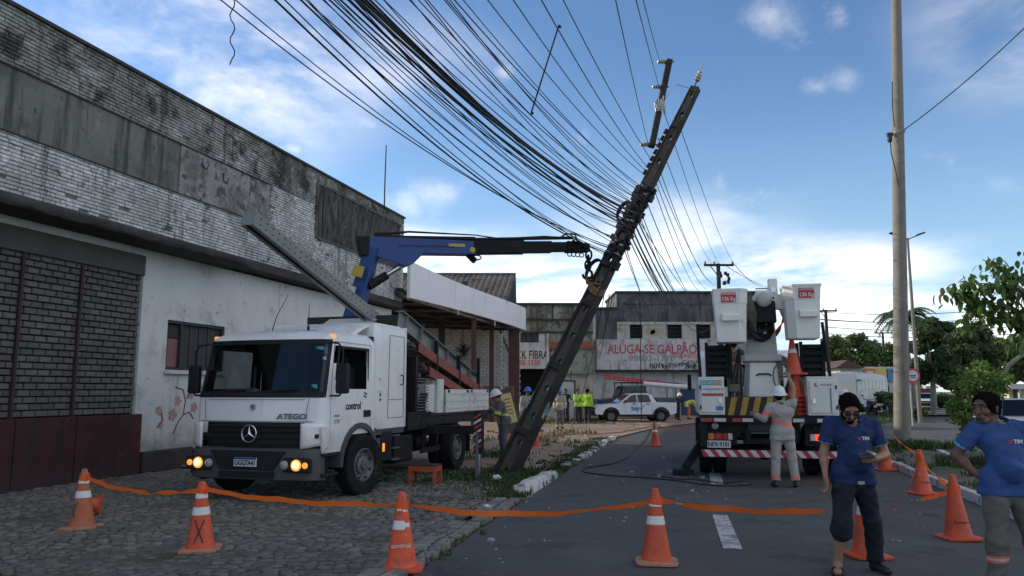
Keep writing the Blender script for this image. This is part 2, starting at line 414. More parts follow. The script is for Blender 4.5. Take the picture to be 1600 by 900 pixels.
def sheet(name, left, right, ys, z, mat, nx=6, amp=0.0, fs=1.0):
    mb = MB()
    def fn(u, v):
        k = v * (len(ys) - 1); i = min(int(k), len(ys) - 2); y = ys[i] + (ys[i + 1] - ys[i]) * (k - i)
        a, b = left(y), right(y); x = a + (b - a) * u
        e = min(u, 1 - u) * nx; w = min(1, e)
        return (x, y, z + amp * w * mnoise.noise(Vector((x * fs, y * fs, 3.1))) + amp * .5 * w * mnoise.noise(Vector((x * fs * 3, y * fs * 3, 9.1))))
    mb.grid(fn, nx, len(ys) - 1, 0)
    o = mb.build(name, mat, smooth=60); tag(o, kind='structure'); return o
yr = lambda a, b, s: [a + (b - a) * i / max(1, round((b - a) / s)) for i in range(max(1, round((b - a) / s)) + 1)]

g = MB(); g.grid(lambda u, v: (-500 + 1000 * u, -60 + 900 * v, -.05), 20, 20); tag(g.build('ground', 'soil_far'), kind='structure')
sheet('road', edge_x, lambda y: 70 + y * .3, yr(-6, 110, 2.0), 0.0, 'asphalt', 24)

# ---- left forecourt: cobbles in front, dirt behind
WA = R(15.0); WU = Vector((math.sin(WA), math.cos(WA), 0)); WN = Vector((math.cos(WA), -math.sin(WA), 0)); WP = Vector((-8.42, 12.97, 0))
def wall_x(y): return WP.x + (y - WP.y) * math.tan(WA)
sheet('dirt_verge', lambda y: wall_x(y) - .3 if y < 29 else -40 + (y - 29) * .2, lambda y: edge_x(y) - .02, yr(16.9, 66, .45), .03, 'dirt', 60, .05, .8)
court = sheet('cobbled_forecourt', lambda y: wall_x(y) - .3, lambda y: edge_x(y) - .42, yr(-6, 18.2, .6), .004, 'joint_soil', 30, .012, .6)

def cobbles():
    r = random.Random(11); cells = []
    y = 5.2; row = 0
    while y < 17.8:
        dep = r.uniform(.095, .125); x = wall_x(y) + .12 + r.uniform(0, .15); xe = edge_x(y) - .55
        if y > 14.0: xe = min(xe, edge_x(y) - 1.6 - (y - 14) * .6)
        while x < xe:
            w = r.uniform(.11, .19)
            vis = abs(x / max(y, .1)) < .72
            if vis and r.random() > .03: cells.append((x + w / 2, y + dep / 2 + .03 * math.sin(x * 1.3 + row), w * .9, dep * .86, r.uniform(-.012, .012) + .012 * mnoise.noise(Vector((x * .7, y * .7, 0))), r.uniform(-7, 7)))
            x += w
        y += dep; row += 1
    cells.sort(key=lambda c: c[1])
    protos = []
    for k in range(8):
        q = random.Random(40 + k); ring = []
        for a in range(8):
            t = 2 * math.pi * a / 8 + math.pi / 8; c, s = math.cos(t), math.sin(t); p = (abs(c) ** 5 + abs(s) ** 5) ** (-1 / 5)
            ring.append((c * p * .5 * q.uniform(.9, 1.02), s * p * .5 * q.uniform(.9, 1.02)))
        vs = [(a, b, -.04) for a, b in ring] + [(a, b, .012 + q.uniform(-.004, .004)) for a, b in ring] + [(a * .86, b * .86, .019 + q.uniform(-.004, .004)) for a, b in ring]
        fs = [(i, (i + 1) % 8, 8 + (i + 1) % 8, 8 + i) for i in range(8)] + [(8 + i, 8 + (i + 1) % 8, 16 + (i + 1) % 8, 16 + i) for i in range(8)] + [tuple(range(16, 24))]
        protos.append((vs, fs))
    mes = [MB().add(v, f).mesh('cobblestone', 'cobble_one', 40) for v, f in protos]
    near = [c for c in cells if c[1] > 7.15][:300]; ids = set(map(id, near))
    for i, c in enumerate(near):
        link('cobblestone', mes[i % 8], court, T(c[0], c[1], c[4]) @ RZ(c[5]) @ Matrix.Diagonal((c[2], c[3], 1, 1)))
    rest = MB()
    for i, c in enumerate(cells):
        if id(c) in ids: continue
        v, f = protos[i % 8]; rest.add(v, f, 0, T(c[0], c[1], c[4]) @ RZ(c[5]) @ Matrix.Diagonal((c[2], c[3], 1, 1)))
    tag(rest.build('cobblestones', 'cobble', court, smooth=40), kind='stuff')
cobbles()

# ---- gutter of rough mortared stones along the forecourt, then kerb stones
def stone(mb_r, c, d, rz, M=None, j=.12):
    """rough hewn block, unit-free jitter"""
    q = mb_r; vs = []
    for zz in (-1, 1):
        for yy in (-1, 1):
            for xx in (-1, 1):
                vs.append((xx * d[0] / 2 * q.uniform(1 - j, 1), yy * d[1] / 2 * q.uniform(1 - j, 1), zz * d[2] / 2 * q.uniform(1 - j, 1)))
    return vs, [(0, 2, 3, 1), (4, 5, 7, 6), (0, 1, 5, 4), (2, 6, 7, 3), (0, 4, 6, 2), (1, 3, 7, 5)], T(*c) @ RZ(rz)
def kerbs():
    r = random.Random(5); ang = -math.degrees(math.atan(.2275))
    gut = empty('gutter_edge', (0, 0, 0)); tag(gut, kind='structure')
    y = 5.6
    while y < 12.2:
        L = r.uniform(.28, .6)
        for off, w in ((-.30, .2), (-.10, .16)):
            if r.random() < .1: continue
            vs, fs, M = stone(r, (edge_x(y) + off + r.uniform(-.03, .03), y + L / 2, .005), (w, L * .95, .07 + r.uniform(0, .03)), ang + r.uniform(-5, 5))
            o = MB().add(vs, fs, 0, M).build('gutter_stone', 'kerb_grey', gut, bevel=.012)
        y += L
    kl = empty('kerb', (0, 0, 0)); tag(kl, kind='structure')
    # near tall white kerb stone beside the pole, then the half-buried white ones
    rows = [(12.65, 1.15, .19, 0), (13.85, .9, .17, .01), (14.9, .5, .12, .02)]
    y = 17.2
    while y < 28:
        rows.append((y, r.uniform(.5, .95), r.uniform(.05, .10), r.uniform(-.05, .05))); y += r.uniform(.9, 1.15)
    for y, L, h, dx in rows:
        q = random.Random(int(y * 31)); vs = []; fs = []; nseg = 6
        for i in range(nseg + 1):
            yy = (i / nseg - .5) * L
            for (u, z) in ((-.11, -.05), (-.10, h * .8), (-.06, h), (.07, h), (.11, h * .75), (.12, -.05)):
                vs.append((u + q.uniform(-.015, .015), yy, z + q.uniform(-.02, .015) * (z > 0)))
        for i in range(nseg):
            for k in range(5): fs.append((i * 6 + k, (i + 1) * 6 + k, (i + 1) * 6 + k + 1, i * 6 + k + 1))
        fs += [tuple(range(6)), tuple(range(nseg * 6 + 5, nseg * 6 - 1, -1))]
        MB().add(vs, fs, 0, T(edge_x(y + L / 2) - .16 + dx, y + L / 2, 0) @ RZ(ang + q.uniform(-3, 3))).build('kerb_stone', 'kerb_white', kl, smooth=45)
kerbs()

# ---- median island with white kerb, far island
def island(name, lpts, rpts, mat, seg, kname, h=.13):
    """slab between two polylines with kerb stones along both"""
    poly = lpts + rpts[::-1]
    mb = MB(); mb.poly([(x, y, h - .03) for x, y in poly])
    o = mb.build(name, mat); tag(o, kind='structure')
    r = random.Random(3)
    for pts, sgn in ((lpts, 1), (rpts, -1)):
        for (x0, y0), (x1, y1) in zip(pts, pts[1:]):
            L = math.hypot(x1 - x0, y1 - y0); k = max(1, round(L / seg)); a = math.degrees(math.atan2(y1 - y0, x1 - x0))
            for i in range(k):
                t = (i + .5) / k; hh = h + r.uniform(-.02, .015)
                b = MB().box((0, 0, 0), (L / k * .985, .16, hh + .06), t=(1, .86))
                q = b.build(kname, 'kerb_white', o, bevel=.02)
                q.matrix_local = T(x0 + (x1 - x0) * t, y0 + (y1 - y0) * t, (hh - .06) / 2) @ RZ(a + r.uniform(-.6, .6))
    return o
medL = [(3.9, -1.0), (6.69, 10.48), (8.62, 18.07), (10.3, 24.4), (11.2, 26.8)]
medR = [(6.1, -1.0), (8.35, 10.3), (10.5, 18.3), (12.5, 24.6), (11.9, 26.9)]
median = island('median_strip', medL, medR, 'lawn', 1.0, 'kerb_stone')
isl = island('far_island', [(14.2, 36.5), (21.5, 50), (34, 67), (60, 92)], [(15.6, 35.2), (25, 50), (38.6, 67), (66, 88)], 'paving', 2.0, 'kerb_stone')
tag(MB().poly([(28, 58, .11), (46, 72, .11), (120, 110, .11), (120, 75, .11), (60, 64, .11), (40, 50, .11), (26.2, 50.2, .11)]).build('far_pavement', 'lawn'), kind='structure')

# lane marks
marks = empty('lane_marking'); tag(marks, kind='structure')
for (x0, y0), (x1, y1), w in [((1145, 858), (1125, 805), .10), ((1121, 757), (1115, 735), .11), ((1600, 2000), (1600, 1990), .1)]:
    if y0 > 900: continue
    a, b = G(x0, y0), G(x1, y1)
    d = (b - a).normalized(); nn = Vector((d.y, -d.x, 0)) * w
    MB().poly([tuple(p + Vector((0, 0, .005))) for p in (a - nn, a + nn, b + nn, b - nn)]).build('dash', 'road_paint', marks)

# ---- grass tufts and rubble: nobody could count them
def blades(name, spots, label, mat='grass_blade', seed=1, hr=(.03, .11), w=.009, cat='grass'):
    r = random.Random(seed); mb = MB()
    for x, y, z, n, rad, hs in spots:
        for _ in range(n):
            a = r.uniform(0, 6.28); q = rad * math.sqrt(r.random()); bx, by = x + q * math.cos(a), y + q * math.sin(a)
            h = r.uniform(*hr) * hs; t = r.uniform(0, 6.28); lx, ly = math.cos(t) * h * r.uniform(.2, .7), math.sin(t) * h * r.uniform(.2, .7)
            ww = w * (1 + y * .04); ux, uy = -math.sin(t) * ww, math.cos(t) * ww
            mb.add([(bx - ux, by - uy, z), (bx + ux, by + uy, z), (bx + lx * .4 + ux * .8, by + ly * .4 + uy * .8, z + h * .6), (bx + lx * .4 - ux * .8, by + ly * .4 - uy * .8, z + h * .6), (bx + lx, by + ly, z + h)],
                   [(0, 1, 2, 3), (3, 2, 4)])
    o = mb.build(name, mat); return tag(o, label, cat, kind='stuff')
r = random.Random(21); sp = []
for i in range(620):
    y = 12.4 + 15 * r.random() ** 1.5; x = edge_x(y) - .1 - abs(r.gauss(0, .34))
    if y < 16 and x > edge_x(y) - .05: continue
    sp.append((x, y, .01, 8, .14, 1.0))
for i in range(420):                                       # patch at the pole's foot and beyond the jack
    x, y = r.gauss(-.2, .75), r.gauss(15.4, 1.0)
    if x < edge_x(y) - .1: sp.append((x, y, .0, 8, .12, 1.0))
for cx, cy, sx, sy, n in [(1.4, 31, 1.0, 1.0, 60), (2.6, 40, 1.3, 1.2, 80), (4.0, 42, .9, .8, 160), (0.3, 26, 1.2, 1.2, 90), (-.6, 20, .6, .7, 60)]:
    for i in range(n): sp.append((r.gauss(cx, sx), r.gauss(cy, sy), .02, 6, .2, 1.6))
blades('verge_grass', sp, 'green grass and weeds growing on the dirt verge around the leaning pole', seed=4)
sp = []
for (px, py, n, s) in [(690, 845, 26, .16), (668, 868, 14, .1), (880, 820, 0, .1), (640, 800, 10, .3), (700, 790, 14, .3)]:
    c = G(px, py)
    for i in range(n): sp.append((r.gauss(c.x, s), r.gauss(c.y, s * 2), 0, 6, .06, .7))
blades('joint_weeds', sp, 'low weeds growing between the cobbles and the gutter stones', seed=6)
sp = []
for i in range(650):
    y = r.uniform(9, 26); t = (y - 10.48) / 7.6
    x = r.uniform(6.9 + .255 * (y - 10.48), 8.15 + .27 * (y - 10.3)); k = mnoise.noise(Vector((x * .8, y * .8, 5)))
    if k > .0: sp.append((x, y, .1, 7, .14, 1.0))
for cx, cy, s, n in [(10.6, 21.6, .35, 90), (11.3, 21.4, .4, 80), (9.6, 16.4, .25, 60)]:
    for i in range(n): sp.append((r.gauss(cx, s), r.gauss(cy, s), .1, 8, .1, 2.6))
blades('median_grass', sp, 'grass growing on the median strip around the round concrete pole', seed=8)
sp = []
for i in range(700):
    y = r.uniform(37, 66); x = 14.2 + (y - 36.5) * .62 + r.uniform(.6, 3.5)
    sp.append((x, y, .1, 6, .4, 2.2))
blades('island_grass', sp, 'rough grass on the far traffic island by the motorcycle', seed=9, w=.012)

def rubble():
    r = random.Random(31); mb = MB()
    spots = []
    for cx, cy, sx, sy, n in [(1025, 748, 60, 12, 70), (1090, 752, 40, 12, 60), (1180, 775, 70, 10, 30), (980, 740, 50, 22, 40), (820, 765, 30, 14, 50), (1420, 780, 16, 25, 45), (740, 830, 90, 30, 60), (900, 800, 90, 40, 30), (1250, 790, 60, 25, 14)]:
        for i in range(n):
            px, py = r.gauss(cx, sx), r.gauss(cy, sy)
            if py > 640: spots.append((G(px, py), r.choice((.006, .009, .012, .016, .026)) * r.uniform(.7, 1.2)))
    for px, py, s in [(1030, 746, .11), (1037, 716, .06), (1098, 747, .06), (1082, 768, .05), (915, 738, .05), (975, 752, .05), (767, 845, .05), (922, 727, .05), (190, 742, .04), (1044, 735, .06), (987, 738, .05), (1048, 738, .07)]: spots.append((G(px, py), s))
    for i in range(300):
        y = r.uniform(17, 42); x = edge_x(y) - .6 - r.random() * 9
        spots.append((Vector((x, y, .05)), r.uniform(.02, .07)))
    for p, s in spots:
        vs, fs, M = stone(r, (p.x, p.y, p.z + s * .25), (s * 1.6, s * r.uniform(.8, 1.6), s * .7), r.uniform(0, 90), j=.5)
        mb.add(vs, fs, 0, M)
    tag(mb.build('rubble', 'rubble_mat'), 'small chips of plaster and stone scattered on road and verge', 'rubble', kind='stuff')
rubble()
# ============================================================ building materials
pm('brick_low', (.60, .61, .60), .85, var=.12, vs=5, island=.22, patch=[((.32, .325, .31), .48, .62, 1.3), ((.42, .43, .42), .48, .56, 9), ((.08, .085, .078), .58, .68, 3.5), ((.20, .12, .08), .70, .78, 1.1)], streak=((.17, .175, .165), .55, .68, 2.0), bump=.4, bs=30)
pm('brick_top', (.42, .42, .40), .88, var=.15, vs=5, island=.28, patch=[((.14, .145, .13), .40, .58, .7), ((.28, .28, .26), .50, .58, 8), ((.05, .05, .045), .50, .62, 1.6)], streak=((.06, .06, .055), .52, .66, 2.2), bump=.4, bs=30)
pm('mortar_dark', (.15, .15, .14), .95, var=.3, vs=4, bump=.4, bs=30)
pm('plaster_grey', (.17, .172, .158), .9, var=.2, vs=1.5, patch=[((.09, .097, .08), .46, .62, 1.1), ((.33, .32, .29), .58, .70, 1.4), ((.05, .05, .045), .60, .66, 7), ((.15, .16, .12), .5, .6, 3)], streak=[((.055, .06, .05), .50, .62, 3.2), ((.38, .37, .34), .60, .72, 2.2)], bump=.6, bs=18)
pm('plaster_peel', (.27, .268, .258), .9, var=.2, vs=2, patch=[((.07, .07, .065), .50, .58, 5), ((.13, .133, .12), .48, .62, 1.5), ((.38, .37, .36), .6, .7, 3)], streak=((.09, .09, .08), .58, .68, 3), bump=.6, bs=18)
pm('plaster_white', (.60, .61, .60), .88, var=.06, vs=1.3, patch=[((.30, .32, .32), .55, .72, 1.1), ((.17, .16, .14), .62, .70, 4.5)], streak=((.24, .24, .22), .58, .72, 2.0), bump=.5, bs=14, low=(.10, .10, .085), zlow=.8)
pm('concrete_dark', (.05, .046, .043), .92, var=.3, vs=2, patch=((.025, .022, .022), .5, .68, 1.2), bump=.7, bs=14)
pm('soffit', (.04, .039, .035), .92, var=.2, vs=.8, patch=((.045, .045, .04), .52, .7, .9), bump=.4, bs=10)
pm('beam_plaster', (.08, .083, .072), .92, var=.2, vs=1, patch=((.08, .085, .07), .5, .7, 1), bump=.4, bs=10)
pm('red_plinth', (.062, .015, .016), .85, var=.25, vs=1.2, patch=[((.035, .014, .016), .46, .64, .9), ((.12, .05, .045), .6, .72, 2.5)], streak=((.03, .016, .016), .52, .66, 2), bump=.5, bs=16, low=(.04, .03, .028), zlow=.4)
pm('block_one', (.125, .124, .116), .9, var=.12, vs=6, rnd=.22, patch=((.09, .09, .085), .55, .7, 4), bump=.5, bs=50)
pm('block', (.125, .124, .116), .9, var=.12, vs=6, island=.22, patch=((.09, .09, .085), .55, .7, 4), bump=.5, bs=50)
pm('joint_red', (.03, .018, .018), .95, var=.3, vs=4)
pm('post_dark', (.038, .02, .02), .8, var=.2, vs=3)
pm('louvre', (.15, .145, .13), .9, var=.25, vs=2, patch=[((.05, .048, .042), .45, .62, 1.5), ((.36, .35, .32), .64, .74, 2.2)], streak=((.04, .04, .035), .5, .65, 4), bump=.6, bs=25, rnd=.2)
pm('shutter_dark', (.035, .036, .038), .7, var=.2, vs=3)
pm('shutter_red', (.24, .10, .10), .7, var=.2, vs=3)
pm('paint_petal', (.42, .27, .26), .9, var=.2, vs=6); pm('paint_ochre', (.42, .34, .20), .9, var=.2, vs=6); pm('paint_vine', (.20, .09, .09), .9, var=.2, vs=6)
pm('moss_wall', (.30, .29, .235), .92, var=.2, vs=.8, patch=[((.15, .135, .10), .42, .56, .9), ((.06, .054, .040), .50, .60, 2.6), ((.42, .40, .34), .60, .70, 3.5)], streak=((.05, .046, .036), .52, .62, 2.4), bump=.4, bs=6)
pm('white_far', (.55, .54, .52), .9, var=.08, vs=.6, patch=[((.36, .35, .32), .50, .66, .8), ((.20, .19, .165), .62, .70, 3.5)], streak=((.22, .21, .185), .56, .68, 2.2), bump=.2, bs=6)
pm('green_far', (.30, .32, .25), .9, var=.12, vs=.6, patch=[((.13, .13, .10), .48, .62, 1.2), ((.07, .07, .055), .58, .66, 4)], streak=((.08, .08, .065), .52, .64, 2.2))
pm('cream_far', (.52, .47, .38), .9, var=.1, vs=.8, patch=[((.30, .26, .20), .52, .64, 1.5), ((.16, .14, .11), .6, .68, 4)], streak=((.15, .135, .11), .56, .68, 2.5))
pm('grey_far', (.125, .125, .125), .92, var=.2, vs=.5, patch=[((.06, .06, .06), .46, .60, .9), ((.22, .22, .21), .60, .70, 2.6), ((.035, .035, .034), .60, .68, 5)], streak=((.045, .045, .044), .52, .64, 1.8), bump=.3, bs=6)
pm('sign_wall', (.60, .565, .55), .9, var=.06, vs=.8, patch=[((.42, .37, .35), .50, .64, 1.2), ((.25, .23, .22), .60, .68, 4.5)], streak=[((.20, .19, .18), .56, .66, 2.6)])
pm('blue_wall', (.035, .055, .12), .8, var=.15, vs=1)
pm('opening_dark', (.012, .011, .011), .9, var=.2, vs=2)
pm('paint_red', (.50, .085, .075), .85, var=.15, vs=2, patch=((.58, .50, .48), .62, .70, 5)); pm('paint_maroon', (.10, .022, .026), .85, var=.15, vs=3)
pm('paint_faded', (.34, .27, .26), .9, var=.2, vs=3); pm('paint_black', (.035, .035, .035), .85, var=.2, vs=3)
pm('brick_red_far', (.30, .10, .06), .9, var=.2, vs=1.5)
pm('roof_fibre', (.165, .135, .11), .92, var=.2, vs=.8, patch=[((.06, .052, .045), .48, .66, 1.2), ((.30, .25, .20), .6, .74, 2)], bump=.3, bs=8)
pm('steel_maroon', (.075, .025, .026), .6, var=.25, vs=3); pm('steel_dark', (.03, .028, .03), .6, var=.25, vs=3)
pm('sign_blank', (.74, .74, .74), .55, var=.03, vs=.4, streak=((.52, .54, .57), .55, .75, .8))
pm('olive_board', (.14, .13, .085), .8, var=.15, vs=1); pm('galv', (.36, .37, .37), .5, metal=.4, var=.12, vs=3, patch=((.22, .22, .22), .55, .7, 6))
pm('brown_board', (.085, .06, .05), .8, var=.2, vs=2); pm('poster_yellow', (.50, .42, .20), .8, var=.1, vs=3)
pm('bare_wood', (.19, .145, .105), .85, var=.3, vs=3, island=.3, bump=.4, bs=25)

# ============================================================ warehouse on the left
def warehouse():
    w = empty('warehouse', WP, R(75), 'long warehouse of weathered white brick and stained plaster beside the crane truck', 'building')
    # local: x along the street, -y towards the street
    lo = MB()
    for x0, x1, z0, z1 in [(-7, -2.6, 0, 4.6), (-2.6, 2.93, 4.05, 4.6), (2.93, 3.74, 0, 4.6), (3.74, 5.75, 0, 2.12), (3.74, 5.75, 3.2, 4.6), (5.75, 15.5, 0, 4.6)]:
        lo.box(((x0 + x1) / 2, .15, (z0 + z1) / 2), (x1 - x0, .3, z1 - z0))
    lo.build('lower_wall', 'plaster_white', w)
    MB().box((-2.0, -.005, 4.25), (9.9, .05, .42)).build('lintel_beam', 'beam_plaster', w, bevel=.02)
    # infilled gateway: concrete blocks with raked joints, iron posts, red plinth
    MB().box((.165, .22, 2.05), (5.53, .2, 4.0)).build('infill_back', 'joint_red', w)
    bw, bh = .262, .1185; me = None
    n0 = 0; rest = MB(); cand = []
    for i in range(24):
        z = 1.215 + i * bh; x = -2.55 + (i % 2) * bw / 2
        while x < 2.93 - .05:
            ww = min(bw, 2.93 - x); cand.append((x + ww / 2, z + bh / 2, ww)); x += bw
    rr = random.Random(2); cand.sort(key=lambda c: (c[0] < -.42, -c[0]))
    me = MB().prism([(-.5, -.5), (.5, -.5), (.5, .5), (-.5, .5)], 0, 1, 'y')
    unit = MB(); unit.add([(-.5, .5, -.5), (.5, .5, -.5), (.5, .5, .5), (-.5, .5, .5), (-.5, -.35, -.5), (.5, -.35, -.5), (.5, -.35, .5), (-.5, -.35, .5), (-.46, -.5, -.42), (.46, -.5, -.42), (.46, -.5, .42), (-.46, -.5, .42)],
        [(0, 1, 5, 4), (1, 2, 6, 5), (2, 3, 7, 6), (3, 0, 4, 7), (4, 5, 9, 8), (5, 6, 10, 9), (6, 7, 11, 10), (7, 4, 8, 11), (8, 9, 10, 11)])
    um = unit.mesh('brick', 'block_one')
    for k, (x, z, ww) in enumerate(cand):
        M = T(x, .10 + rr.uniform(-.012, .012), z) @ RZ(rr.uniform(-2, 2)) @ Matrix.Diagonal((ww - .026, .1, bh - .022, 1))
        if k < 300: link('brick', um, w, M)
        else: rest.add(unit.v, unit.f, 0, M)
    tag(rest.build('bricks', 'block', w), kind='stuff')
    for x in (-1.21, .085, 1.365): MB().box((x, .03, 2.6), (.055, .06, 2.9)).build('post', 'post_dark', w)
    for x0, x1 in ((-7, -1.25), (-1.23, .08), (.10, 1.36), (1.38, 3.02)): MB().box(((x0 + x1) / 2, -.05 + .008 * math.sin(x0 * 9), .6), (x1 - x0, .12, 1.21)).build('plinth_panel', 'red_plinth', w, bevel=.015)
    # low masonry step under the window
    MB().box((4.6, -.06, .22), (3.0, .12, .44)).build('wall_footing', 'concrete_dark', w, bevel=.03)
    # window with shutters
    f = MB()
    for c, d in [((4.745, .08, 2.15), (2.01, .1, .06)), ((4.745, .08, 3.17), (2.01, .1, .06)), ((3.77, .08, 2.66), (.06, .1, .96)), ((5.72, .08, 2.66), (.06, .1, .96)), ((4.25, .08, 2.66), (.05, .09, .96))]: f.box(c, d)
    win = f.build('window', 'shutter_dark', w)
    MB().box((4.01, .12, 2.5), (.42, .03, .62)).build('shutter', 'shutter_red', win)
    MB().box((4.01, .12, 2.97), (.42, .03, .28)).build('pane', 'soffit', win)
    for i in range(9): MB().box((4.36 + i * .16, .12 + .01 * (i % 2), 2.66), (.14, .03, .95)).build('shutter', 'shutter_dark', win)
    MB().box((4.745, -.02, 2.07), (2.1, .12, .07)).build('sill', 'plaster_white', win)
    # painted flowers under the window
    fl = MB(); q = random.Random(12)
    def disc(x, z, r, m, n=9):
        fl.add([(x + r * q.uniform(.6, 1.1) * math.cos(6.28 * k / n), -.004, z + r * q.uniform(.6, 1.1) * math.sin(6.28 * k / n)) for k in range(n)], [tuple(range(n))], m)
    for x, z, r in [(4.05, 1.15, .13), (4.2, 1.45, .10), (4.62, 1.62, .14), (4.75, 1.3, .11), (3.62, 1.25, .10), (4.9, 1.75, .1), (3.7, .95, .08)]:
        for k in range(5): disc(x + r * .7 * math.cos(k * 1.26), z + r * .7 * math.sin(k * 1.26), r * .5, 0)
        disc(x, z, r * .35, 1)
    for pts in [[(4.1, .75), (4.25, 1.0), (4.4, 1.15), (4.45, 1.45), (4.35, 1.7), (4.1, 1.75)], [(4.4, 1.15), (4.6, 1.2), (4.75, 1.05)], [(3.6, .9), (3.75, 1.05), (3.7, 1.2)], [(4.5, 1.5), (4.7, 1.75), (4.95, 1.85)]]:
        fl.tube([(x, -.002, z) for x, z in pts], .016, 5, 2)
    fl.build('wall_painting', ['paint_petal', 'paint_ochre', 'paint_vine'], w)
    # upper storey
    MB().box((4.25, -.30, 6.42), (22.5, .22, 3.13)).build('upper_wall', 'mortar_dark', w)
    ub_lo, ub_top = MB(), MB()
    ch, cl = .0675, .245; z = 4.87; i = 0; q = random.Random(9)
    def in_brick(x, z):
        if x < 6.7 and 5.86 < z < 6.96: return False
        if 9.1 < x < 15.15 and 6.05 < z < 7.62: return False
        return True
    while z < 7.95:
        x = -3.2 + (i % 2) * cl / 2
        while x < 15.45:
            L = min(cl * q.choice((.72, .9, 1, 1, 1, 1.08)), 15.5 - x)
            if in_brick(x + L / 2, z + ch / 2) and q.random() > .009:
                y1 = -.437 + q.uniform(-.010, .008); a, b, c, d = x + .005, x + L - .005, z + .006, z + ch - .004; y0 = -.41
                tgt = ub_lo if (z < 5.9 or (x > 6.7 and z < 6.9)) else ub_top
                tgt.add([(a, y0, c), (b, y0, c), (b, y0, d), (a, y0, d), (a + .004, y1, c + .004), (b - .004, y1, c + .004), (b - .004, y1, d - .004), (a + .004, y1, d - .004)], [(4, 5, 6, 7), (0, 1, 5, 4), (1, 2, 6, 5), (2, 3, 7, 6), (3, 0, 4, 7)])
            x += L
        z += ch; i += 1
    tag(ub_lo.build('facing_bricks', 'brick_low', w), kind='stuff'); tag(ub_top.build('facing_bricks', 'brick_top', w), kind='stuff')
    MB().box((-.25, -.425, 6.41), (13.9 - 6.95 + 0, .03, 1.06)).build('plaster_band', 'plaster_grey', w)
    MB().box((5.0, -.427, 6.41), (3.4, .034, 1.07)).build('plaster_band', 'plaster_peel', w)
    MB().box((1.7, -.44, 6.955), (10.0, .06, .03)).build('drip_line', 'concrete_dark', w)
    MB().box((1.7, -.44, 5.862), (10.0, .05, .026)).build('drip_line', 'concrete_dark', w)
    MB().box((4.25, -.32, 8.0), (22.55, .34, .07)).build('coping', 'concrete_dark', w, bevel=.01)
    # concrete louvre bay
    MB().box((12.12, -.395, 6.83), (6.1, .03, 1.6)).build('louvre_back', 'opening_dark', w)
    lm = MB().box((0, 0, 0), (.085, .09, 1.56)).mesh('louvre_fin', 'louvre')
    for k in range(40): link('louvre_fin', lm, w, T(9.2 + k * .15, -.43 + .012 * math.sin(k * 2.3), 6.83) @ RZ(22))
    for c, d in [((12.12, -.44, 7.64), (6.1, .1, .06)), ((12.12, -.44, 6.03), (6.1, .08, .05)), ((9.08, -.44, 6.83), (.06, .1, 1.6))]: MB().box(c, d).build('louvre_frame', 'louvre', w)
    # canopy slab with broken edge
    c = MB(); q = random.Random(4); xs = [-7 + i * .16 for i in range(79)]
    def slab(u, v):
        k = u * (len(xs) - 1); x = -7 + u * 12.57; j = .012 * mnoise.noise(Vector((x * 5, v * 3, 1))) + .012 * mnoise.noise(Vector((x * 13, v * 7, 2)))
        prof = [(.05, 4.62), (-.76, 4.60), (-.79, 4.64), (-.80, 4.73), (-.77, 4.775), (-.44, 4.80)]
        t = v * 5; i = min(4, int(t)); a, b = prof[i], prof[i + 1]; f = t - i
        return (x, a[0] + (b[0] - a[0]) * f + j * (v > .1), a[1] + (b[1] - a[1]) * f + j)
    c.grid(slab, 110, 10, 0)
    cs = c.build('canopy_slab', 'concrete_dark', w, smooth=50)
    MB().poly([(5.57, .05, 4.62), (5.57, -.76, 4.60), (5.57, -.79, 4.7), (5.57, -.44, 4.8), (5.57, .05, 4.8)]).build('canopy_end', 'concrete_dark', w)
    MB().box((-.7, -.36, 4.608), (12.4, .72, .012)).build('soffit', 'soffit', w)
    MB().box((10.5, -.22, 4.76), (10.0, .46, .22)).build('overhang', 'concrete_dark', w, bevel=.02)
    # the body behind
    MB().prism([(-7, 0.31), (15.5, .31), (15.5, 22), (-7, 22)], 0.0, 7.7, 'z').build('rear_block', 'plaster_grey', w)
    MB().box((15.46, -.1, 6.4), (.1, .62, 3.1)).build('corner_return', 'brick_top', w)
    for x, z in ((4.0, 6.75), (4.75, 6.62)):
        MB().tube([(x, -.445, z + .1), (x + .03, -.46, z - .08), (x + .16, -.46, z - .12), (x + .24, -.445, z + .05)], .012, 5).build('cable_end', 'paint_black', w)
    m = empty('roof_mast', WP + WU * 14.9 - WN * .1 + Vector((0, 0, 7.9)), 0, 'thin bare metal mast standing on the warehouse roof edge', 'mast')
    MB().tube([(0, 0, -.3), (0, 0, 1.2), (.02, 0, 2.75)], [.03, .026, .02], 8).build('rod', 'steel_dark', m); MB().box((0, 0, .02), (.14, .14, .08)).build('base_plate', 'steel_dark', m)
warehouse()

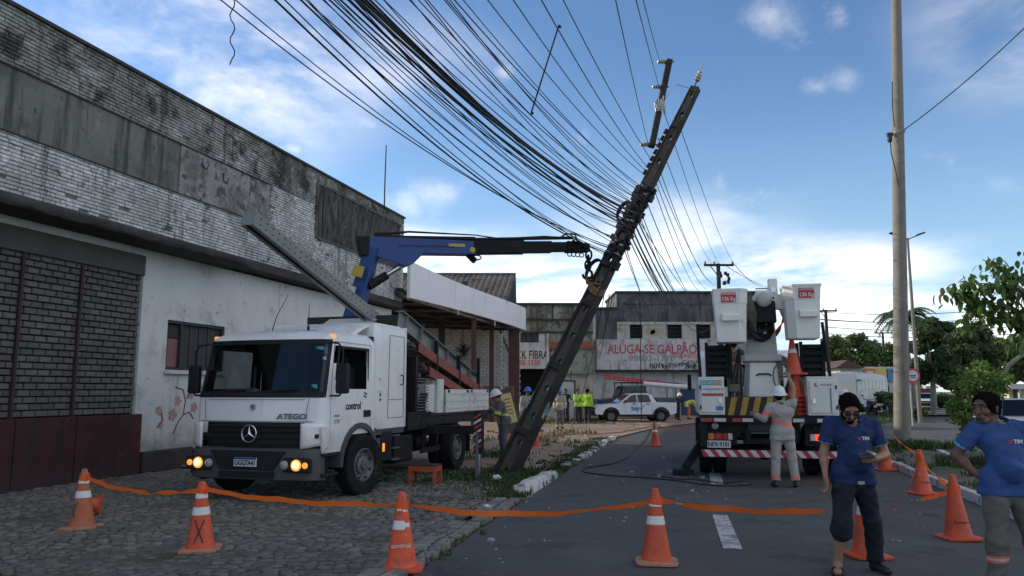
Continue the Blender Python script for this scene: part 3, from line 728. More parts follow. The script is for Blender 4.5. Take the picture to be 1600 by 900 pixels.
# ============================================================ shop with the to-let wall, Y = 52
def facade_tools(Y, x0):
    ax = lambda px: at(px, 560, Y).x - x0; az = lambda py: at(1000, py, Y).z
    return ax, az
def rect(mb, ax, az, p, y0, y1, m=0):
    """box from pixel rectangle (x0,y0,x1,y1) between depths y0..y1 (local)"""
    a, b = ax(p[0]), ax(p[2]); c, d = az(p[3]), az(p[1])
    mb.box(((a + b) / 2, (y0 + y1) / 2, (c + d) / 2), (b - a, y1 - y0, d - c), m); return mb
def to_let():
    Y = 52; x0 = at(930, 560, Y).x; ax, az = facade_tools(Y, x0)
    b = empty('shop_building', (x0, Y, 0), 0, 'grey two-storey shop with painted red to-let lettering on a white band', 'building')
    zb = lambda: 0
    up = MB()
    rect(up, ax, az, (965, 457, 1190, 503), 0, 6); rect(up, ax, az, (930, 482, 965, 530), 0, 6)
    up.build('upper_wall', 'grey_far', b)
    rect(MB(), ax, az, (963, 455, 1192, 458), -.12, 6.1).build('coping', 'concrete_dark', b)
    rect(MB(), ax, az, (929, 480, 965, 483), -.08, 6.0).build('coping', 'concrete_dark', b)
    rect(MB(), ax, az, (976, 473, 1190, 475), -.05, .02).build('string_course', 'grey_far', b); rect(MB(), ax, az, (976, 473, 978, 500), -.05, .02).build('string_course', 'grey_far', b)
    band = MB(); edges = [(965, 985), (1005, 1044), (1067, 1092), (1112, 1190)]
    for a, c in edges: rect(band, ax, az, (a, 503, c, 530), 0.02, .3)
    rect(band, ax, az, (965, 503, 1190, 507), -.03, .3)
    band.build('window_band', 'cream_far', b)
    for a, c in [(985, 1005), (1044, 1067), (1092, 1112)]:
        wn = rect(MB(), ax, az, (a, 507, c, 530), .25, .3).build('window', 'opening_dark', b)
        for k in range(3): rect(MB(), ax, az, (a, 511 + k * 6, c, 511.7 + k * 6), .2, .24).build('louvre_blade', 'steel_dark', wn)
        rect(MB(), ax, az, (a - 1.5, 529, c + 1.5, 531.5), -.1, .1).build('sill', 'cream_far', wn)
    em = MB()
    for s in (-1, 1):
        pts = [(1021 + s * (3 + 7 * math.cos(t)), 518 + 5 * math.sin(t) + (1.5 if s > 0 else 0)) for t in [i * .55 for i in range(11)]]
        em.poly([(ax(x), .012, az(y)) for x, y in (pts if s < 0 else pts[::-1])])
    em.build('painted_emblem', 'paint_ochre', b)
    rect(MB(), ax, az, (931, 531, 1103, 579), -.55, 0).build('sign_band', 'sign_wall', b)
    rect(MB(), ax, az, (930, 578, 1104, 581.5), -.6, 0).build('drip_edge', 'concrete_dark', b)
    low = MB(); rect(low, ax, az, (930, 581, 1190, 664), .05, 6); rect(low, ax, az, (1103, 530, 1190, 581), .05, 6); low.build('ground_wall', 'white_far', b)
    MB().box((ax(1100), .02, .9), (ax(1140) - ax(1064), .06, 1.8)).build('blue_dado', 'blue_wall', b)
    rect(MB(), ax, az, (926, 484, 931, 655), -.1, 6).build('pilaster', 'white_far', b)
    def tx(s, px, py, size, mat, sx=1.0, **k):
        lettering(s, size, facing((ax(px), -.556, az(py)), (1, 0, 0), (0, 0, 1)), mat, b, sx=sx, **k)
    tx('ALUGA-SE GALPÃO', 1017, 547, .86, 'paint_red', .80, bold=.012)
    tx('98802-1770', 1016, 561, .58, 'paint_faded', 1.1, bold=.008); tx('SEGUNDO', 1068, 557, .36, 'paint_red', 1.0, bold=.004)
    gr = MB(); q = random.Random(8); x = 1014
    while x < 1086:
        y0 = q.uniform(566, 570); h = q.uniform(5, 10)
        gr.tube([(ax(x), -.556, az(y0)), (ax(x + q.uniform(-1, 2)), -.556, az(y0 + h * .5)), (ax(x + q.uniform(-2, 3)), -.556, az(y0 + h))], .028, 4)
        if q.random() < .5: gr.tube([(ax(x), -.556, az(y0 + h * .4)), (ax(x + 3), -.556, az(y0 + h * .2)), (ax(x + 4), -.556, az(y0 + h * .8))], .024, 4)
        x += q.uniform(2.2, 4.5)
    gr.build('graffiti', 'paint_black', b)
    for s, px in (('CANAL', 1078), ('CNE', 1076)): tx(s, px, 567 if s == 'CANAL' else 574, .4, 'paint_black', 1.0)
to_let()

def fibre_shop():
    Y = 49; x0 = at(690, 560, Y).x; ax, az = facade_tools(Y, x0)
    b = empty('workshop_building', (x0, Y, 0), 0, 'mossy workshop with dark doorway and red painted shop lettering', 'building')
    rect(MB(), ax, az, (690, 476, 927, 521), 0, 5).build('parapet', 'moss_wall', b)
    rect(MB(), ax, az, (690, 473.5, 928, 476.5), -.15, 5).build('coping', 'concrete_dark', b)
    for y in (498, 518): rect(MB(), ax, az, (690, y, 927, y + 2.2), -.1, .02).build('string_course', 'concrete_dark', b)
    wl = MB(); rect(wl, ax, az, (690, 521, 813, 575), .02, 4); rect(wl, ax, az, (813, 535, 842, 575), .02, 4); rect(wl, ax, az, (842, 521, 856, 575), .02, 4); rect(wl, ax, az, (813, 521, 842, 518), .02, 4)
    rect(wl, ax, az, (690, 575, 812, 658), .02, 4); rect(wl, ax, az, (812, 573, 856, 576), -.1, 4)
    wl.build('wall', 'white_far', b)
    wn = rect(MB(), ax, az, (813, 518, 842, 535), .12, .2).build('window', 'opening_dark', b)
    for k in range(3): rect(MB(), ax, az, (813 + k * 9.7, 519, 822 + k * 9.7, 534), .06, .1).build('pane', 'shutter_dark', wn)
    rect(MB(), ax, az, (812, 575, 856, 660), 1.4, 1.5).build('doorway', 'opening_dark', b)
    rect(MB(), ax, az, (854, 521, 858, 660), -.08, .3).build('pilaster', 'white_far', b)
    gw = MB(); rect(gw, ax, az, (858, 521, 926, 583), .03, 4); gw.build('side_wall', 'green_far', b)
    rect(MB(), ax, az, (858, 534, 926, 545), -.12, .1).build('red_band', 'brick_red_far', b); rect(MB(), ax, az, (858, 525, 861, 534), -.12, .1).build('red_band', 'brick_red_far', b)
    rect(MB(), ax, az, (858, 580, 926, 584), -.2, .1).build('ledge', 'green_far', b)
    rect(MB(), ax, az, (858, 583, 926, 660), .12, 4).build('lower_wall', 'cream_far', b)
    for p in ((876, 596, 898, 655),): rect(MB(), ax, az, p, .08, .13).build('door', 'white_far', b)
    for p in ((875, 594, 899, 596), (897, 594, 899, 655)): rect(MB(), ax, az, p, .04, .1).build('door_frame', 'steel_dark', b)
    P = lambda px, py: facing((ax(px), .016, az(py)), (1, 0, 0), (0, 0, 1))
    lettering('BLACK FIBRAS', .74, P(824, 555), 'paint_maroon', b, sx=.66, bold=.012)
    lettering('3230-3320', .48, P(822, 567), 'paint_red', b, sx=.86, bold=.008)
fibre_shop()

# ============================================================ shed with corrugated roof, steel awning, blank fascia sign
def shed():
    Yn, Yr, Yf = 39.0, 42.5, 46.0
    e = at(792, 472, Yn); rg = at(806, 430, Yr); ez = e.z; rz = rg.z; xr = e.x; xl = at(560, 470, Yn).x
    b = empty('tin_roofed_shed', (xr, Yn, 0), 0, 'shed with brown corrugated roof behind the blank curved sign', 'building')
    rf = MB(); L = xr - xl
    def fn(u, v):
        x = -L * u; t = v * 2; y = (Yr - Yn) * t if t <= 1 else (Yr - Yn) + (Yf - Yr) * (t - 1); z = ez + (rz - ez) * (t if t <= 1 else 2 - t)
        sh = (rg.x - xr) * min(t, 2 - t)
        return (x + sh, y, z + .05 * math.sin(x * 2 * math.pi / .30) - .04 * math.sin(min(t, 2 - t) * math.pi))
    rf.grid(fn, 300, 8); rf.build('roof', 'roof_fibre', b, solid=.03)
    rc = MB(); rc.tube([(rg.x - xr - L * k / 20, Yr - Yn, rz + .05) for k in range(21)], .09, 6); rc.build('ridge_cap', 'roof_fibre', b)
    MB().poly([(0, 0, ez - .05), (rg.x - xr, Yr - Yn, rz - .05), (.55, Yf - Yn, ez - .05)]).build('gable', 'opening_dark', b)
    MB().box((-L / 2, (Yf - Yn) + .2, ez / 2), (L + 1, .2, ez)).build('rear_wall', 'white_far', b)
    MB().box((-2.2, .9, 7.1), (.25, .25, .5)).build('vent', 'steel_dark', b)
shed()

def back_wall():
    """white painted brick wall under the awning"""
    Y = 45.5; x0 = at(660, 520, Y).x; ax, az = facade_tools(Y, x0)
    b = empty('yard_wall', (x0, Y, 0), 0, 'white painted brick wall seen under the steel awning', 'wall')
    rect(MB(), ax, az, (650, 496, 806, 664), 0, .3).build('backing', 'mortar_dark', b)
    br = MB(); q = random.Random(3); z = .02; i = 0; xa, xb = ax(655), ax(804); zt = az(497)
    while z < zt:
        x = xa + (i % 2) * .2
        while x < xb:
            if q.random() > .012: br.box((x + .19, -.012 + q.uniform(-.008, .006), z + .085), (.37, .03, .155))
            x += .4
        z += .175; i += 1
    tag(br.build('facing_bricks', 'white_far', b), kind='stuff')
    pl = MB()
    for k in range(60):
        a = q.uniform(0, 6.28); pl.tube([(ax(726), -.05, az(552)), (ax(726 + q.gauss(0, 7)), -.2 + q.gauss(0, .1), az(545 + q.gauss(0, 7)))], [.03, .01], 4)
    p = empty('wall_fern', (at(726, 552, Y).x, Y - .05, 0), 0, 'dark fern tuft growing out of the white yard wall', 'plant')
    me = pl.mesh('fronds', 'concrete_dark'); link('fronds', me, p, T(Vector((x0, Y, 0)) - p.location))
back_wall()

def awning():
    a = empty('steel_awning', (0, 0, 0), 0, 'dark steel awning frame with maroon columns behind the crane truck', 'awning')
    # sign line in plan: from Y=27 to Y=44
    s0, s1 = at(638, 465, 27.0), at(820, 516, 44.0); zt = (s0.z + s1.z) / 2
    dirv = Vector((s1.x - s0.x, s1.y - s0.y, 0)).normalized(); nrm = Vector((-dirv.y, dirv.x, 0))
    rp = MB()
    def fn(u, v):
        p = s0 + (s1 - s0) * u + nrm * (.3 + 6.5 * v); return (p.x, p.y, zt + .25 + .35 * v + .04 * math.sin(u * 17 * 6.28 / .6))
    rp.grid(fn, 170, 6); rp.build('roof_sheet', 'steel_dark', a, solid=.02)
    for k in range(7):
        p = s0 + (s1 - s0) * (k / 6) + nrm * .3; q = p + nrm * 6.4
        MB().bar((p.x, p.y, zt + .12), (q.x, q.y, zt + .45), .10, .16).build('rafter', 'steel_dark', a)
    for k in range(4):
        p = s0 + nrm * (.4 + k * 1.9); q = s1 + nrm * (.4 + k * 1.9)
        MB().bar((p.x, p.y, zt + .02 + k * .1), (q.x, q.y, zt + .02 + k * .1), .08, .10).build('purlin', 'steel_dark', a)
    for px, Y, w, m in [(690, 38, .30, 'steel_dark'), (740, 36, .22, 'steel_maroon'), (768, 41, .24, 'steel_maroon'), (803, 43, .62, 'steel_maroon')]:
        p = at(px, 560, Y); MB().box((p.x, Y, zt / 2 + .05), (w, .22, zt + .1)).build('column', m, a)
    p = at(795, 540, 43); MB().bar((p.x, 43, zt - 1.2), (p.x - .5, 43, zt), .1, .1).build('brace', 'steel_maroon', a)
    sg = empty('fascia_sign', (s0.x, s0.y, 0), 0, 'long blank light grey curved sign board under the blue crane boom', 'sign')
    top0, top1 = at(638, 408, 27.0).z, at(820, 482, 44.0).z
    pts = []; n = 30
    mb = MB(); vs = []; fs = []
    for i in range(n + 1):
        t = i / n; p = s0 + (s1 - s0) * t; bow = nrm * (-.25 * 4 * t * (1 - t))
        zb = s0.z + (s1.z - s0.z) * t; zz = top0 + (top1 - top0) * t - .22 * 4 * t * (1 - t) * (1.2 - t)
        for o, z in ((-.06, zb), (-.06, zz), (.06, zz), (.06, zb)):
            q = p + bow + nrm * o; vs.append((q.x - s0.x, q.y - s0.y, z))
    for i in range(n):
        for k in range(4): fs.append((i * 4 + k, i * 4 + (k + 1) % 4, (i + 1) * 4 + (k + 1) % 4, (i + 1) * 4 + k))
    fs += [(0, 1, 2, 3), (n * 4 + 3, n * 4 + 2, n * 4 + 1, n * 4)]
    mb.add(vs, fs); o = mb.build('panel', 'sign_blank', sg, smooth=40); fix_normals(o.data)
    for t in (.02, .34, .67, .985):
        p = s0 + (s1 - s0) * t + nrm * .14; MB().box((p.x - s0.x, p.y - s0.y, s0.z + .5), (.08, .08, 1.1)).build('bracket', 'galv', sg)
    # fence boards and leaning notice board under the awning
    f = empty('yard_fence', (0, 0, 0), 0, 'olive painted board fence beneath the awning by the workshop', 'fence')
    for k in range(7):
        p = at(700 + k * 16, 600, 42); MB().box((p.x, 42, .95), (.54, .05, 1.9)).build('board', 'olive_board', f)
    pp = at(784, 560, 40); g = empty('perforated_post', (pp.x, 40, 0), 0, 'grey perforated metal post standing beside the maroon column', 'post')
    MB().box((0, 0, 2.3), (.14, .1, 4.6)).build('shaft', 'galv', g); MB().box((0, 0, .03), (.4, .4, .06)).build('base_plate', 'galv', g)
    for k in range(10): MB().box((0, -.052, 2.0 + k * .24), (.05, .01, .06)).build('slot', 'opening_dark', g)
    nb = at(800, 640, 30); n_ = empty('notice_board', (nb.x, 30, 0), R(8), 'brown board with a yellow poster leaning under the awning', 'notice board')
    M = RY(-14) @ RX(-8)
    MB().box((0, 0, .85), (.9, .05, 1.7), 0, M).build('board', 'brown_board', n_); MB().box((.14, -.035, 1.0), (.42, .01, 1.15), 0, M).build('poster', 'poster_yellow', n_)
    MB().box((.05, -.032, 1.72), (.8, .02, .08), 0, M).build('rail', 'steel_maroon', n_)
    for k in range(5): MB().box((.14, -.042, 1.35 - k * .14), (.26, .004, .03), 0, M).build('printed_line', 'paint_maroon', n_)
awning()
# ============================================================ vehicle materials
pm('paint_white', (.83, .82, .80), .32, var=.03, vs=1.0, coat=.35, patch=((.66, .65, .62), .60, .78, 1.4), streak=((.56, .54, .49), .60, .76, 3.5), low=(.34, .31, .27), zlow=1.0)
pm('paint_white_dull', (.70, .68, .64), .5, var=.06, vs=2, patch=((.32, .31, .28), .58, .72, 3), streak=((.30, .28, .25), .62, .74, 3))
pm('bumper_grey', (.065, .067, .072), .6, var=.08, vs=3); pm('black_plastic', (.014, .0145, .016), .6, var=.2, vs=4, spec=.3)
pm('black_metal', (.013, .013, .014), .65, var=.3, vs=3, spec=.25, patch=((.05, .045, .04), .6, .72, 4)); pm('rubber', (.014, .014, .014), .9, spec=.2, var=.2, vs=6, patch=((.06, .055, .045), .58, .72, 5))
pm('interior', (.02, .02, .022), .9, var=.2, vs=4); pm('chrome', (.6, .6, .62), .22, metal=1.0, var=.05)
pm('crane_blue', (.020, .060, .22), .45, var=.12, vs=3, patch=((.012, .03, .09), .6, .72, 3), coat=.15); pm('wheel_rim', (.15, .15, .155), .55, metal=.4, var=.15, vs=5)
pm('lamp_lit', (.9, .6, .2), .3, emit=((1.0, .66, .22), 1.5)); pm('lamp_amber_lens', (.7, .4, .12), .2, emit=((1.0, .45, .08), .42)); pm('lamp_amber', (.75, .28, .04), .3, emit=((1.0, .35, .05), .5)); pm('lamp_clear', (.35, .36, .38), .15, spec=.8)
pm('lamp_red', (.42, .03, .025), .25); pm('lamp_red_lit', (.6, .05, .03), .25, emit=((1, .08, .04), .5)); pm('lamp_orange', (.65, .18, .03), .25)
pm('plate_white', (.62, .63, .63), .5, var=.04); pm('plate_blue', (.02, .045, .25), .5); pm('ink', (.02, .02, .022), .6, var=.05); pm('ink_grey', (.16, .16, .17), .6)
pm('steel_galv', (.23, .24, .225), .55, metal=.2, var=.1, vs=3, patch=((.16, .165, .155), .55, .7, 2)); pm('steel_red', (.28, .075, .055), .7, var=.2, vs=3, patch=((.14, .05, .04), .55, .7, 4))
pm('timber', (.14, .115, .095), .9, var=.3, vs=4, rnd=.35, bump=.4, bs=20); pm('timber_dark', (.035, .028, .024), .85, var=.3, vs=2)
pm('sticker_white', (.6, .6, .58), .5); pm('sticker_yellow', (.55, .40, .08), .5); pm('sticker_blue', (.08, .22, .45), .5); pm('sticker_teal', (.10, .35, .42), .5)
pm('hose', (.012, .012, .013), .5)
glass('windscreen', (.42, .46, .46)); glass('tinted', (.05, .055, .06))
pm('wood_red_stool', (.42, .075, .03), .7, var=.15, vs=4, patch=((.20, .05, .03), .6, .72, 6))

def wheel(parent, x, y, r, w, side, steer=0.0, dual=False, z=None, rim='wheel_rim', thing_z=0.0):
    """tyre and rim; side = +1 outer face towards +x"""
    z = r if z is None else z
    for k in range(2 if dual else 1):
        xx = x - side * (w * 1.12) * k
        M = T(xx, y, z) @ RZ(steer) @ RY(90 * side)
        t = MB(); p = [(r * .56, -w * .42), (r * .70, -w * .5), (r * .93, -w * .5), (r * .985, -w * .42), (r, -w * .30), (r * .985, -w * .28), (r * .985, -w * .22), (r, -w * .20), (r, -w * .03), (r * .985, -w * .02), (r * .985, w * .02), (r, w * .03), (r, w * .2), (r * .985, w * .22), (r * .985, w * .28), (r, w * .30), (r * .985, w * .42), (r * .93, w * .5), (r * .70, w * .5), (r * .56, w * .42)]
        t.lathe(p, 40, 0, M, cap=False); ty = t.build('wheel', 'rubber', parent, smooth=35)
        q = MB(); q.lathe([(r * .56, -w * .42), (r * .56, w * .38), (r * .52, w * .42), (r * .50, w * .30), (r * .42, w * .16), (r * .30, w * .14), (r * .28, w * .30), (r * .17, w * .34), (r * .15, w * .46), (.01, w * .47)], 32, 0, M, cap=False)
        rm = q.build('rim', rim, ty, smooth=35)
        nb = MB()
        for i in range(10):
            a = 6.283 * i / 10; nb.box((r * .36 * math.cos(a), r * .36 * math.sin(a), w * .17), (r * .05, r * .05, w * .10), 0, M)
        for i in range(8):
            a = 6.283 * (i + .5) / 8; nb.lathe([(r * .055, 0), (r * .05, .012)], 8, 1, M @ T(r * .46 * math.cos(a), r * .46 * math.sin(a), w * .245))
        nb.build('wheel_nuts', ['chrome', 'black_plastic'], ty)
    return ty

# ============================================================ crane truck
TRK = Vector((-3.6, 13.1, 0)); TTH = R(17)
def TL(p):
    """world point to truck space"""
    d = Vector(p) - TRK; c, s = math.cos(TTH), math.sin(TTH)
    return Vector((d.x * c - d.y * s, d.x * s + d.y * c, d.z))
def crane_truck():
    t = empty('crane_truck', TRK, -TTH, 'white flatbed truck with blue loading crane and lit fog lamps', 'truck')
    W = 1.15
    def foot(z):
        """front plane y, half width, corner radius, back y at height z"""
        if z < 1.58: yf = -1.26 + .02 * (z - .9)
        elif z < 2.46: yf = -1.245 + (z - 1.58) * .235
        else:
            q = (z - 2.46) / .17; yf = -1.038 + .30 * q * q
        w = W - (.0 if z < 1.5 else .035 * (z - 1.5))
        if z > 2.46: w -= .16 * ((z - 2.46) / .17) ** 2
        return yf, w, .17, .52
    U = []
    nS, nA, nF = 10, 7, 26
    def ringpt(z, k):
        yf, w, rc, yb = foot(z)
        n = nS + nA + nF + nA + nS
        if k <= nS: return (-w, yb + (yf + .10 + rc - yb) * (k / nS), z)
        k -= nS
        if k <= nA:
            a = math.pi / 2 * k / nA; x0 = -w + rc; y0 = yf + .10 + rc
            return (x0 - rc * math.cos(a), y0 - rc * math.sin(a), z)
        k -= nA
        if k <= nF:
            x = (-w + rc) + 2 * (w - rc) * k / nF; return (x, yf + .10 * (x / (w - rc)) ** 2, z)
        k -= nF
        if k <= nA:
            a = math.pi / 2 * k / nA; x0 = w - rc; y0 = yf + .10 + rc
            return (x0 + rc * math.sin(a), y0 - rc * math.cos(a), z)
        k -= nA
        return (w, (yf + .10 + rc) + (yb - (yf + .10 + rc)) * k / nS, z)
    NK = 2 * nS + 2 * nA + nF
    zs = [.98, 1.05, 1.12, 1.2, 1.3, 1.4, 1.5, 1.57, 1.63, 1.70, 1.80, 1.9, 2.0, 2.1, 2.2, 2.3, 2.38, 2.44, 2.47, 2.52, 2.56, 2.59, 2.61, 2.625]
    def open_front(c): return 1.60 < c.z < 2.43 and c.y < -.82 and abs(c.x) < 1.10
    def side_win(c): return 1.68 < c.z < 2.36 and -.78 < c.y < .30 and abs(c.x) > 1.05 and c.z < 2.36
    def skin(name, mat, inset, skip):
        mb = MB(); vs = []; fs = []
        for z in zs:
            for k in range(NK + 1):
                x, y, zz = ringpt(z, k); f = 1 - inset / W; vs.append((x * f, y * (1 - inset) + inset * -.1, zz - inset * .3 * (z > 2.4)))
        for j in range(len(zs) - 1):
            for k in range(NK):
                q = (j * (NK + 1) + k, j * (NK + 1) + k + 1, (j + 1) * (NK + 1) + k + 1, (j + 1) * (NK + 1) + k)
                c = sum((Vector(vs[i]) for i in q), Vector()) / 4
                if skip(c): continue
                fs.append(q)
        top = [(len(zs) - 1) * (NK + 1) + k for k in range(NK + 1)]; fs.append(tuple(top))
        mb.add(vs, fs); return mb.build(name, mat, t, smooth=28)
    cab = skin('cab', 'paint_white', 0, lambda c: open_front(c) or side_win(c))
    skin('cab_lining', 'interior', .03, lambda c: open_front(c) or side_win(c))
    MB().box((0, .52, 1.8), (2.2, .04, 1.6)).build('cab_back', 'interior', t)
    MB().box((0, -.35, 1.0), (2.2, 1.7, .06)).build('cab_floor', 'interior', t)
    # windscreen: black edge ring and glass
    def wpt(u, z, off):
        k = nS + 2.0 + u * (nA * 2 + nF - 4.0); i = int(k); f = k - i
        a, b = Vector(ringpt(z, i)), Vector(ringpt(z, min(i + 1, NK))); p = a + (b - a) * f
        c = Vector((0, -.2, z)); d = (p - c); d.z = 0; d.normalize(); return p + d * off
    g = MB(); g.grid(lambda u, v: tuple(wpt(u, 1.60 + .84 * v, .006)), 40, 10); ws = g.build('windscreen', 'windscreen', t, smooth=60)
    rg = MB()
    def strip(u0, u1, z0, z1, n=40): rg.grid(lambda u, v: tuple(wpt(u0 + (u1 - u0) * u, z0 + (z1 - z0) * v, .011)), n, 2)
    strip(0, 1, 1.575, 1.665); strip(0, 1, 2.40, 2.47); strip(0, .045, 1.6, 2.44, 4); strip(.955, 1, 1.6, 2.44, 4)
    rg.build('screen_surround', 'black_plastic', ws, smooth=60)
    for a, b in ((-.75, -.05), (.0, .72)):
        MB().bar((a, -1.235, 1.655), (b, -1.245, 1.70), .018, .02).build('wiper', 'black_plastic', ws)
    for u, z, w, h, m in [(.86, 2.33, .16, .05, 'sticker_teal'), (.93, 2.29, .09, .11, 'sticker_blue'), (.93, 2.17, .07, .05, 'sticker_white'), (.86, 1.74, .1, .06, 'sticker_teal')]:
        p = wpt(u, z, .0); MB().box((p.x, p.y - .006, p.z), (w, .006, h), 0).build('sticker', m, ws)
    # inside: dash, wheel, seats, cap on the dash
    MB().box((0, -.92, 1.46), (2.05, .42, .28)).build('dashboard', 'interior', t, bevel=.05)
    sw = MB(); pts = [(.62 + .21 * math.cos(a), -.60 + .10 * math.sin(a), 1.66 + .16 * math.sin(a)) for a in [i * 6.283 / 20 for i in range(21)]]
    sw.tube(pts, .016, 6); sw.bar((.42, -.6, 1.66), (.82, -.6, 1.66), .04, .03); sw.build('steering_wheel', 'black_plastic', t)
    for x in (-.62, .62):
        s = MB(); s.box((x, .05, 1.32), (.5, .5, .16)); s.box((x, .32, 1.72), (.48, .14, .72)); s.box((x, .32, 2.16), (.26, .1, .2)); s.build('seat', 'interior', t, bevel=.05)
    MB().sphere((-.2, -1.0, 1.65), (.12, .10, .07)).build('cap', 'sticker_white', t); MB().box((-.78, -1.0, 1.64), (.2, .14, .06)).build('cloth', 'lamp_red', t)
    # side glass and doors
    for s in (-1, 1):
        gl = MB(); x = s * (W - .022)
        if s < 0: gl.poly([(x, -.78, 1.70), (x, .28, 1.70), (x, .28, 2.34), (x, -.66, 2.34)]); gl.build('side_window', 'windscreen', t)
        fr = MB(); xo = s * (W - .012)
        ring_o = [(-.84, 1.63), (-.45, 1.56), (-.38, 1.64), (.31, 1.66), (.31, 2.38), (-.70, 2.38)]; ring_i = [(-.78, 1.70), (-.45, 1.64), (-.34, 1.71), (.27, 1.71), (.27, 2.34), (-.66, 2.34)]
        for i in range(6):
            a, b, c, d = ring_o[i], ring_o[(i + 1) % 6], ring_i[(i + 1) % 6], ring_i[i]
            q = [(xo, *a), (xo, *b), (xo, *c), (xo, *d)]; fr.poly(q if s > 0 else q[::-1])
        fr.build('window_seal', 'black_plastic', t, solid=.012)
        ln = MB()
        for a, b in [((-.93, 1.62), (-.93, .95)), ((.40, 2.44), (.40, 1.02)), ((-.80, 2.44), (.40, 2.44)), ((-.93, 1.62), (-.80, 2.44))]:
            ln.bar((s * (W + .001 - (.035 * max(0, a[1] - 1.5))), *a), (s * (W + .001 - (.035 * max(0, b[1] - 1.5))), *b), .008, .008)
        ln.build('door_gap', 'ink_grey', t)
        MB().box((s * (W + .012), .24, 1.30), (.03, .22, .11)).build('door_handle', 'black_plastic', t, bevel=.01)
        # wheel arch and lower side panel
        def arch(r, n=12, c=(0.0, .50)): return [(c[0] - r * math.cos(math.pi * k / n), c[1] + r * math.sin(math.pi * k / n)) for k in range(n + 1)]
        A = arch(.60); low = [(-1.12, .74), (-.60, .72)] + [p for p in A if p[1] > .72] + [(.60, .72), (.60, .985), (-1.18, .985)]
        MB().prism([(-1.12, .74)] + [(-.585, .74)] + [p for p in A if p[1] > .75][0:7] + [(0, 1.14), (-1.17, 1.14)], s * (W - .03), s * (W + .004), 'x').build('side_panel', 'paint_white', t)
        ar = MB(); o, i_ = arch(.66), arch(.575)
        for k in range(12):
            for xa, xb in ((s * (W - .3), s * (W + .04)),):
                ar.add([(xa, *o[k]), (xa, *o[k + 1]), (xa, *i_[k + 1]), (xa, *i_[k]), (xb, *o[k]), (xb, *o[k + 1]), (xb, *i_[k + 1]), (xb, *i_[k])], [(0, 1, 2, 3), (7, 6, 5, 4), (0, 4, 5, 1), (3, 2, 6, 7)])
        m_ = ar.build('mudguard', 'bumper_grey', t, smooth=40)
        MB().box((s * (W - .1), .69, .66), (.24, .1, .42)).build('mudguard_tail', 'bumper_grey', t, bevel=.02)
        stp = MB()
        for z in (.42, .72): stp.box((s * (W - .06), -.92, z), (.2, .42, .05))
        stp.box((s * (W - .16), -.92, .6), (.06, .4, .6)); stp.build('step', 'black_plastic', t, bevel=.01)
        # mirrors
        mm = MB(); mm.box((s * (W + .20), -.94, 1.86), (.20, .11, .46)); mo = mm.build('mirror', 'black_plastic', t, bevel=.03)
        MB().tube([(s * (W - .05), -.92, 2.42), (s * (W + .12), -.96, 2.40), (s * (W + .20), -.95, 2.30), (s * (W + .20), -.95, 2.05)], .016, 6).build('mirror_arm', 'black_plastic', mo)
        MB().tube([(s * (W + .20), -.95, 1.66), (s * (W + .16), -.96, 1.60), (s * W, -.95, 1.60)], .016, 6).build('mirror_arm', 'black_plastic', mo)
        MB().box((s * (W - .08), -.78, 2.53), (.07, .09, .05)).build('marker_lamp', 'lamp_amber', t, bevel=.012)
        wheel(t, s * 1.16, 0, .485, .27, s, steer=-9)
        wheel(t, s * 1.16, 4.2, .485, .25, s, dual=True)
        # white corner panel beside the grille with its turn lamp slot
        cp = MB(); cp.grid(lambda u, v: (s * (.86 + .275 * u + .0 * v), -1.285 + .17 * u * u + .02 * v * 0, .86 + .33 * v - .05 * (1 - u) * (1 - v)), 8, 6); o_ = cp.build('corner_panel', 'paint_white', t, smooth=60, solid=.03)
        lp = MB(); lp.grid(lambda u, v: (s * (1.055 + .075 * u), -1.292 + .125 + .06 * u, .93 + .22 * v), 4, 4); lp.build('corner_vent', 'black_plastic', o_, solid=.01)
    # front lid lines, grille, star, letters
    MB().grid(lambda u, v: (-.86 + 1.72 * u + (.10 * (1 - v)) * (.5 - u) * 2 * 0, -1.272 + .085 * (2 * u - 1) ** 2 + .02 * (v - .5), .80 + .40 * v), 24, 8).build('grille', 'black_plastic', t, smooth=60, solid=.03)
    for z in (.88, .97, 1.06, 1.14):
        b = MB(); b.tube([(-.80 + 1.6 * k / 16, -1.30 + .085 * (2 * k / 16 - 1) ** 2, z) for k in range(17)], .016, 6); b.build('grille_bar', 'black_plastic', t, smooth=50)
    MB().tube([(-1.0 + 2.0 * k / 20, -1.263 + .09 * (2 * k / 20 - 1) ** 2, 1.212) for k in range(21)], .007, 4).build('lid_gap', 'ink_grey', t)
    sm = MB()
    for sx in (-1, 1): sm.tube([(sx * .90, -1.205, 1.21), (sx * .905, -1.200, 1.40), (sx * .93, -1.19, 1.565)], .005, 4); sm.tube([(sx * 1.02, -1.135, .99), (sx * 1.03, -1.13, 1.3), (sx * 1.04, -1.12, 1.57)], .004, 4)
    sm.tube([(-.86 + 1.72 * k / 16, -1.268 + .085 * (2 * k / 16 - 1) ** 2, 1.545) for k in range(17)], .006, 4); sm.build('panel_gap', 'ink_grey', t)
    st = MB(); st.tube([(.125 * math.cos(a), -1.325, 1.03 + .125 * math.sin(a)) for a in [i * 6.283 / 28 for i in range(29)]], .012, 6)
    for a in (90, 210, 330):
        c, s_ = math.cos(R(a)), math.sin(R(a)); nx, nz = -s_, c
        st.add([(.12 * c, -1.325, 1.03 + .12 * s_), (.022 * nx, -1.325, 1.03 + .022 * nz), (-.022 * nx, -1.325, 1.03 - .022 * nz), (0, -1.345, 1.03)], [(0, 1, 3), (0, 3, 2)])
    st.build('badge_star', 'chrome', t)
    MB().lathe([(.045, 0), (.045, .012)], 20, 0, T(0, -1.262, 1.43) @ RX(90)).build('front_emblem', 'ink_grey', t)
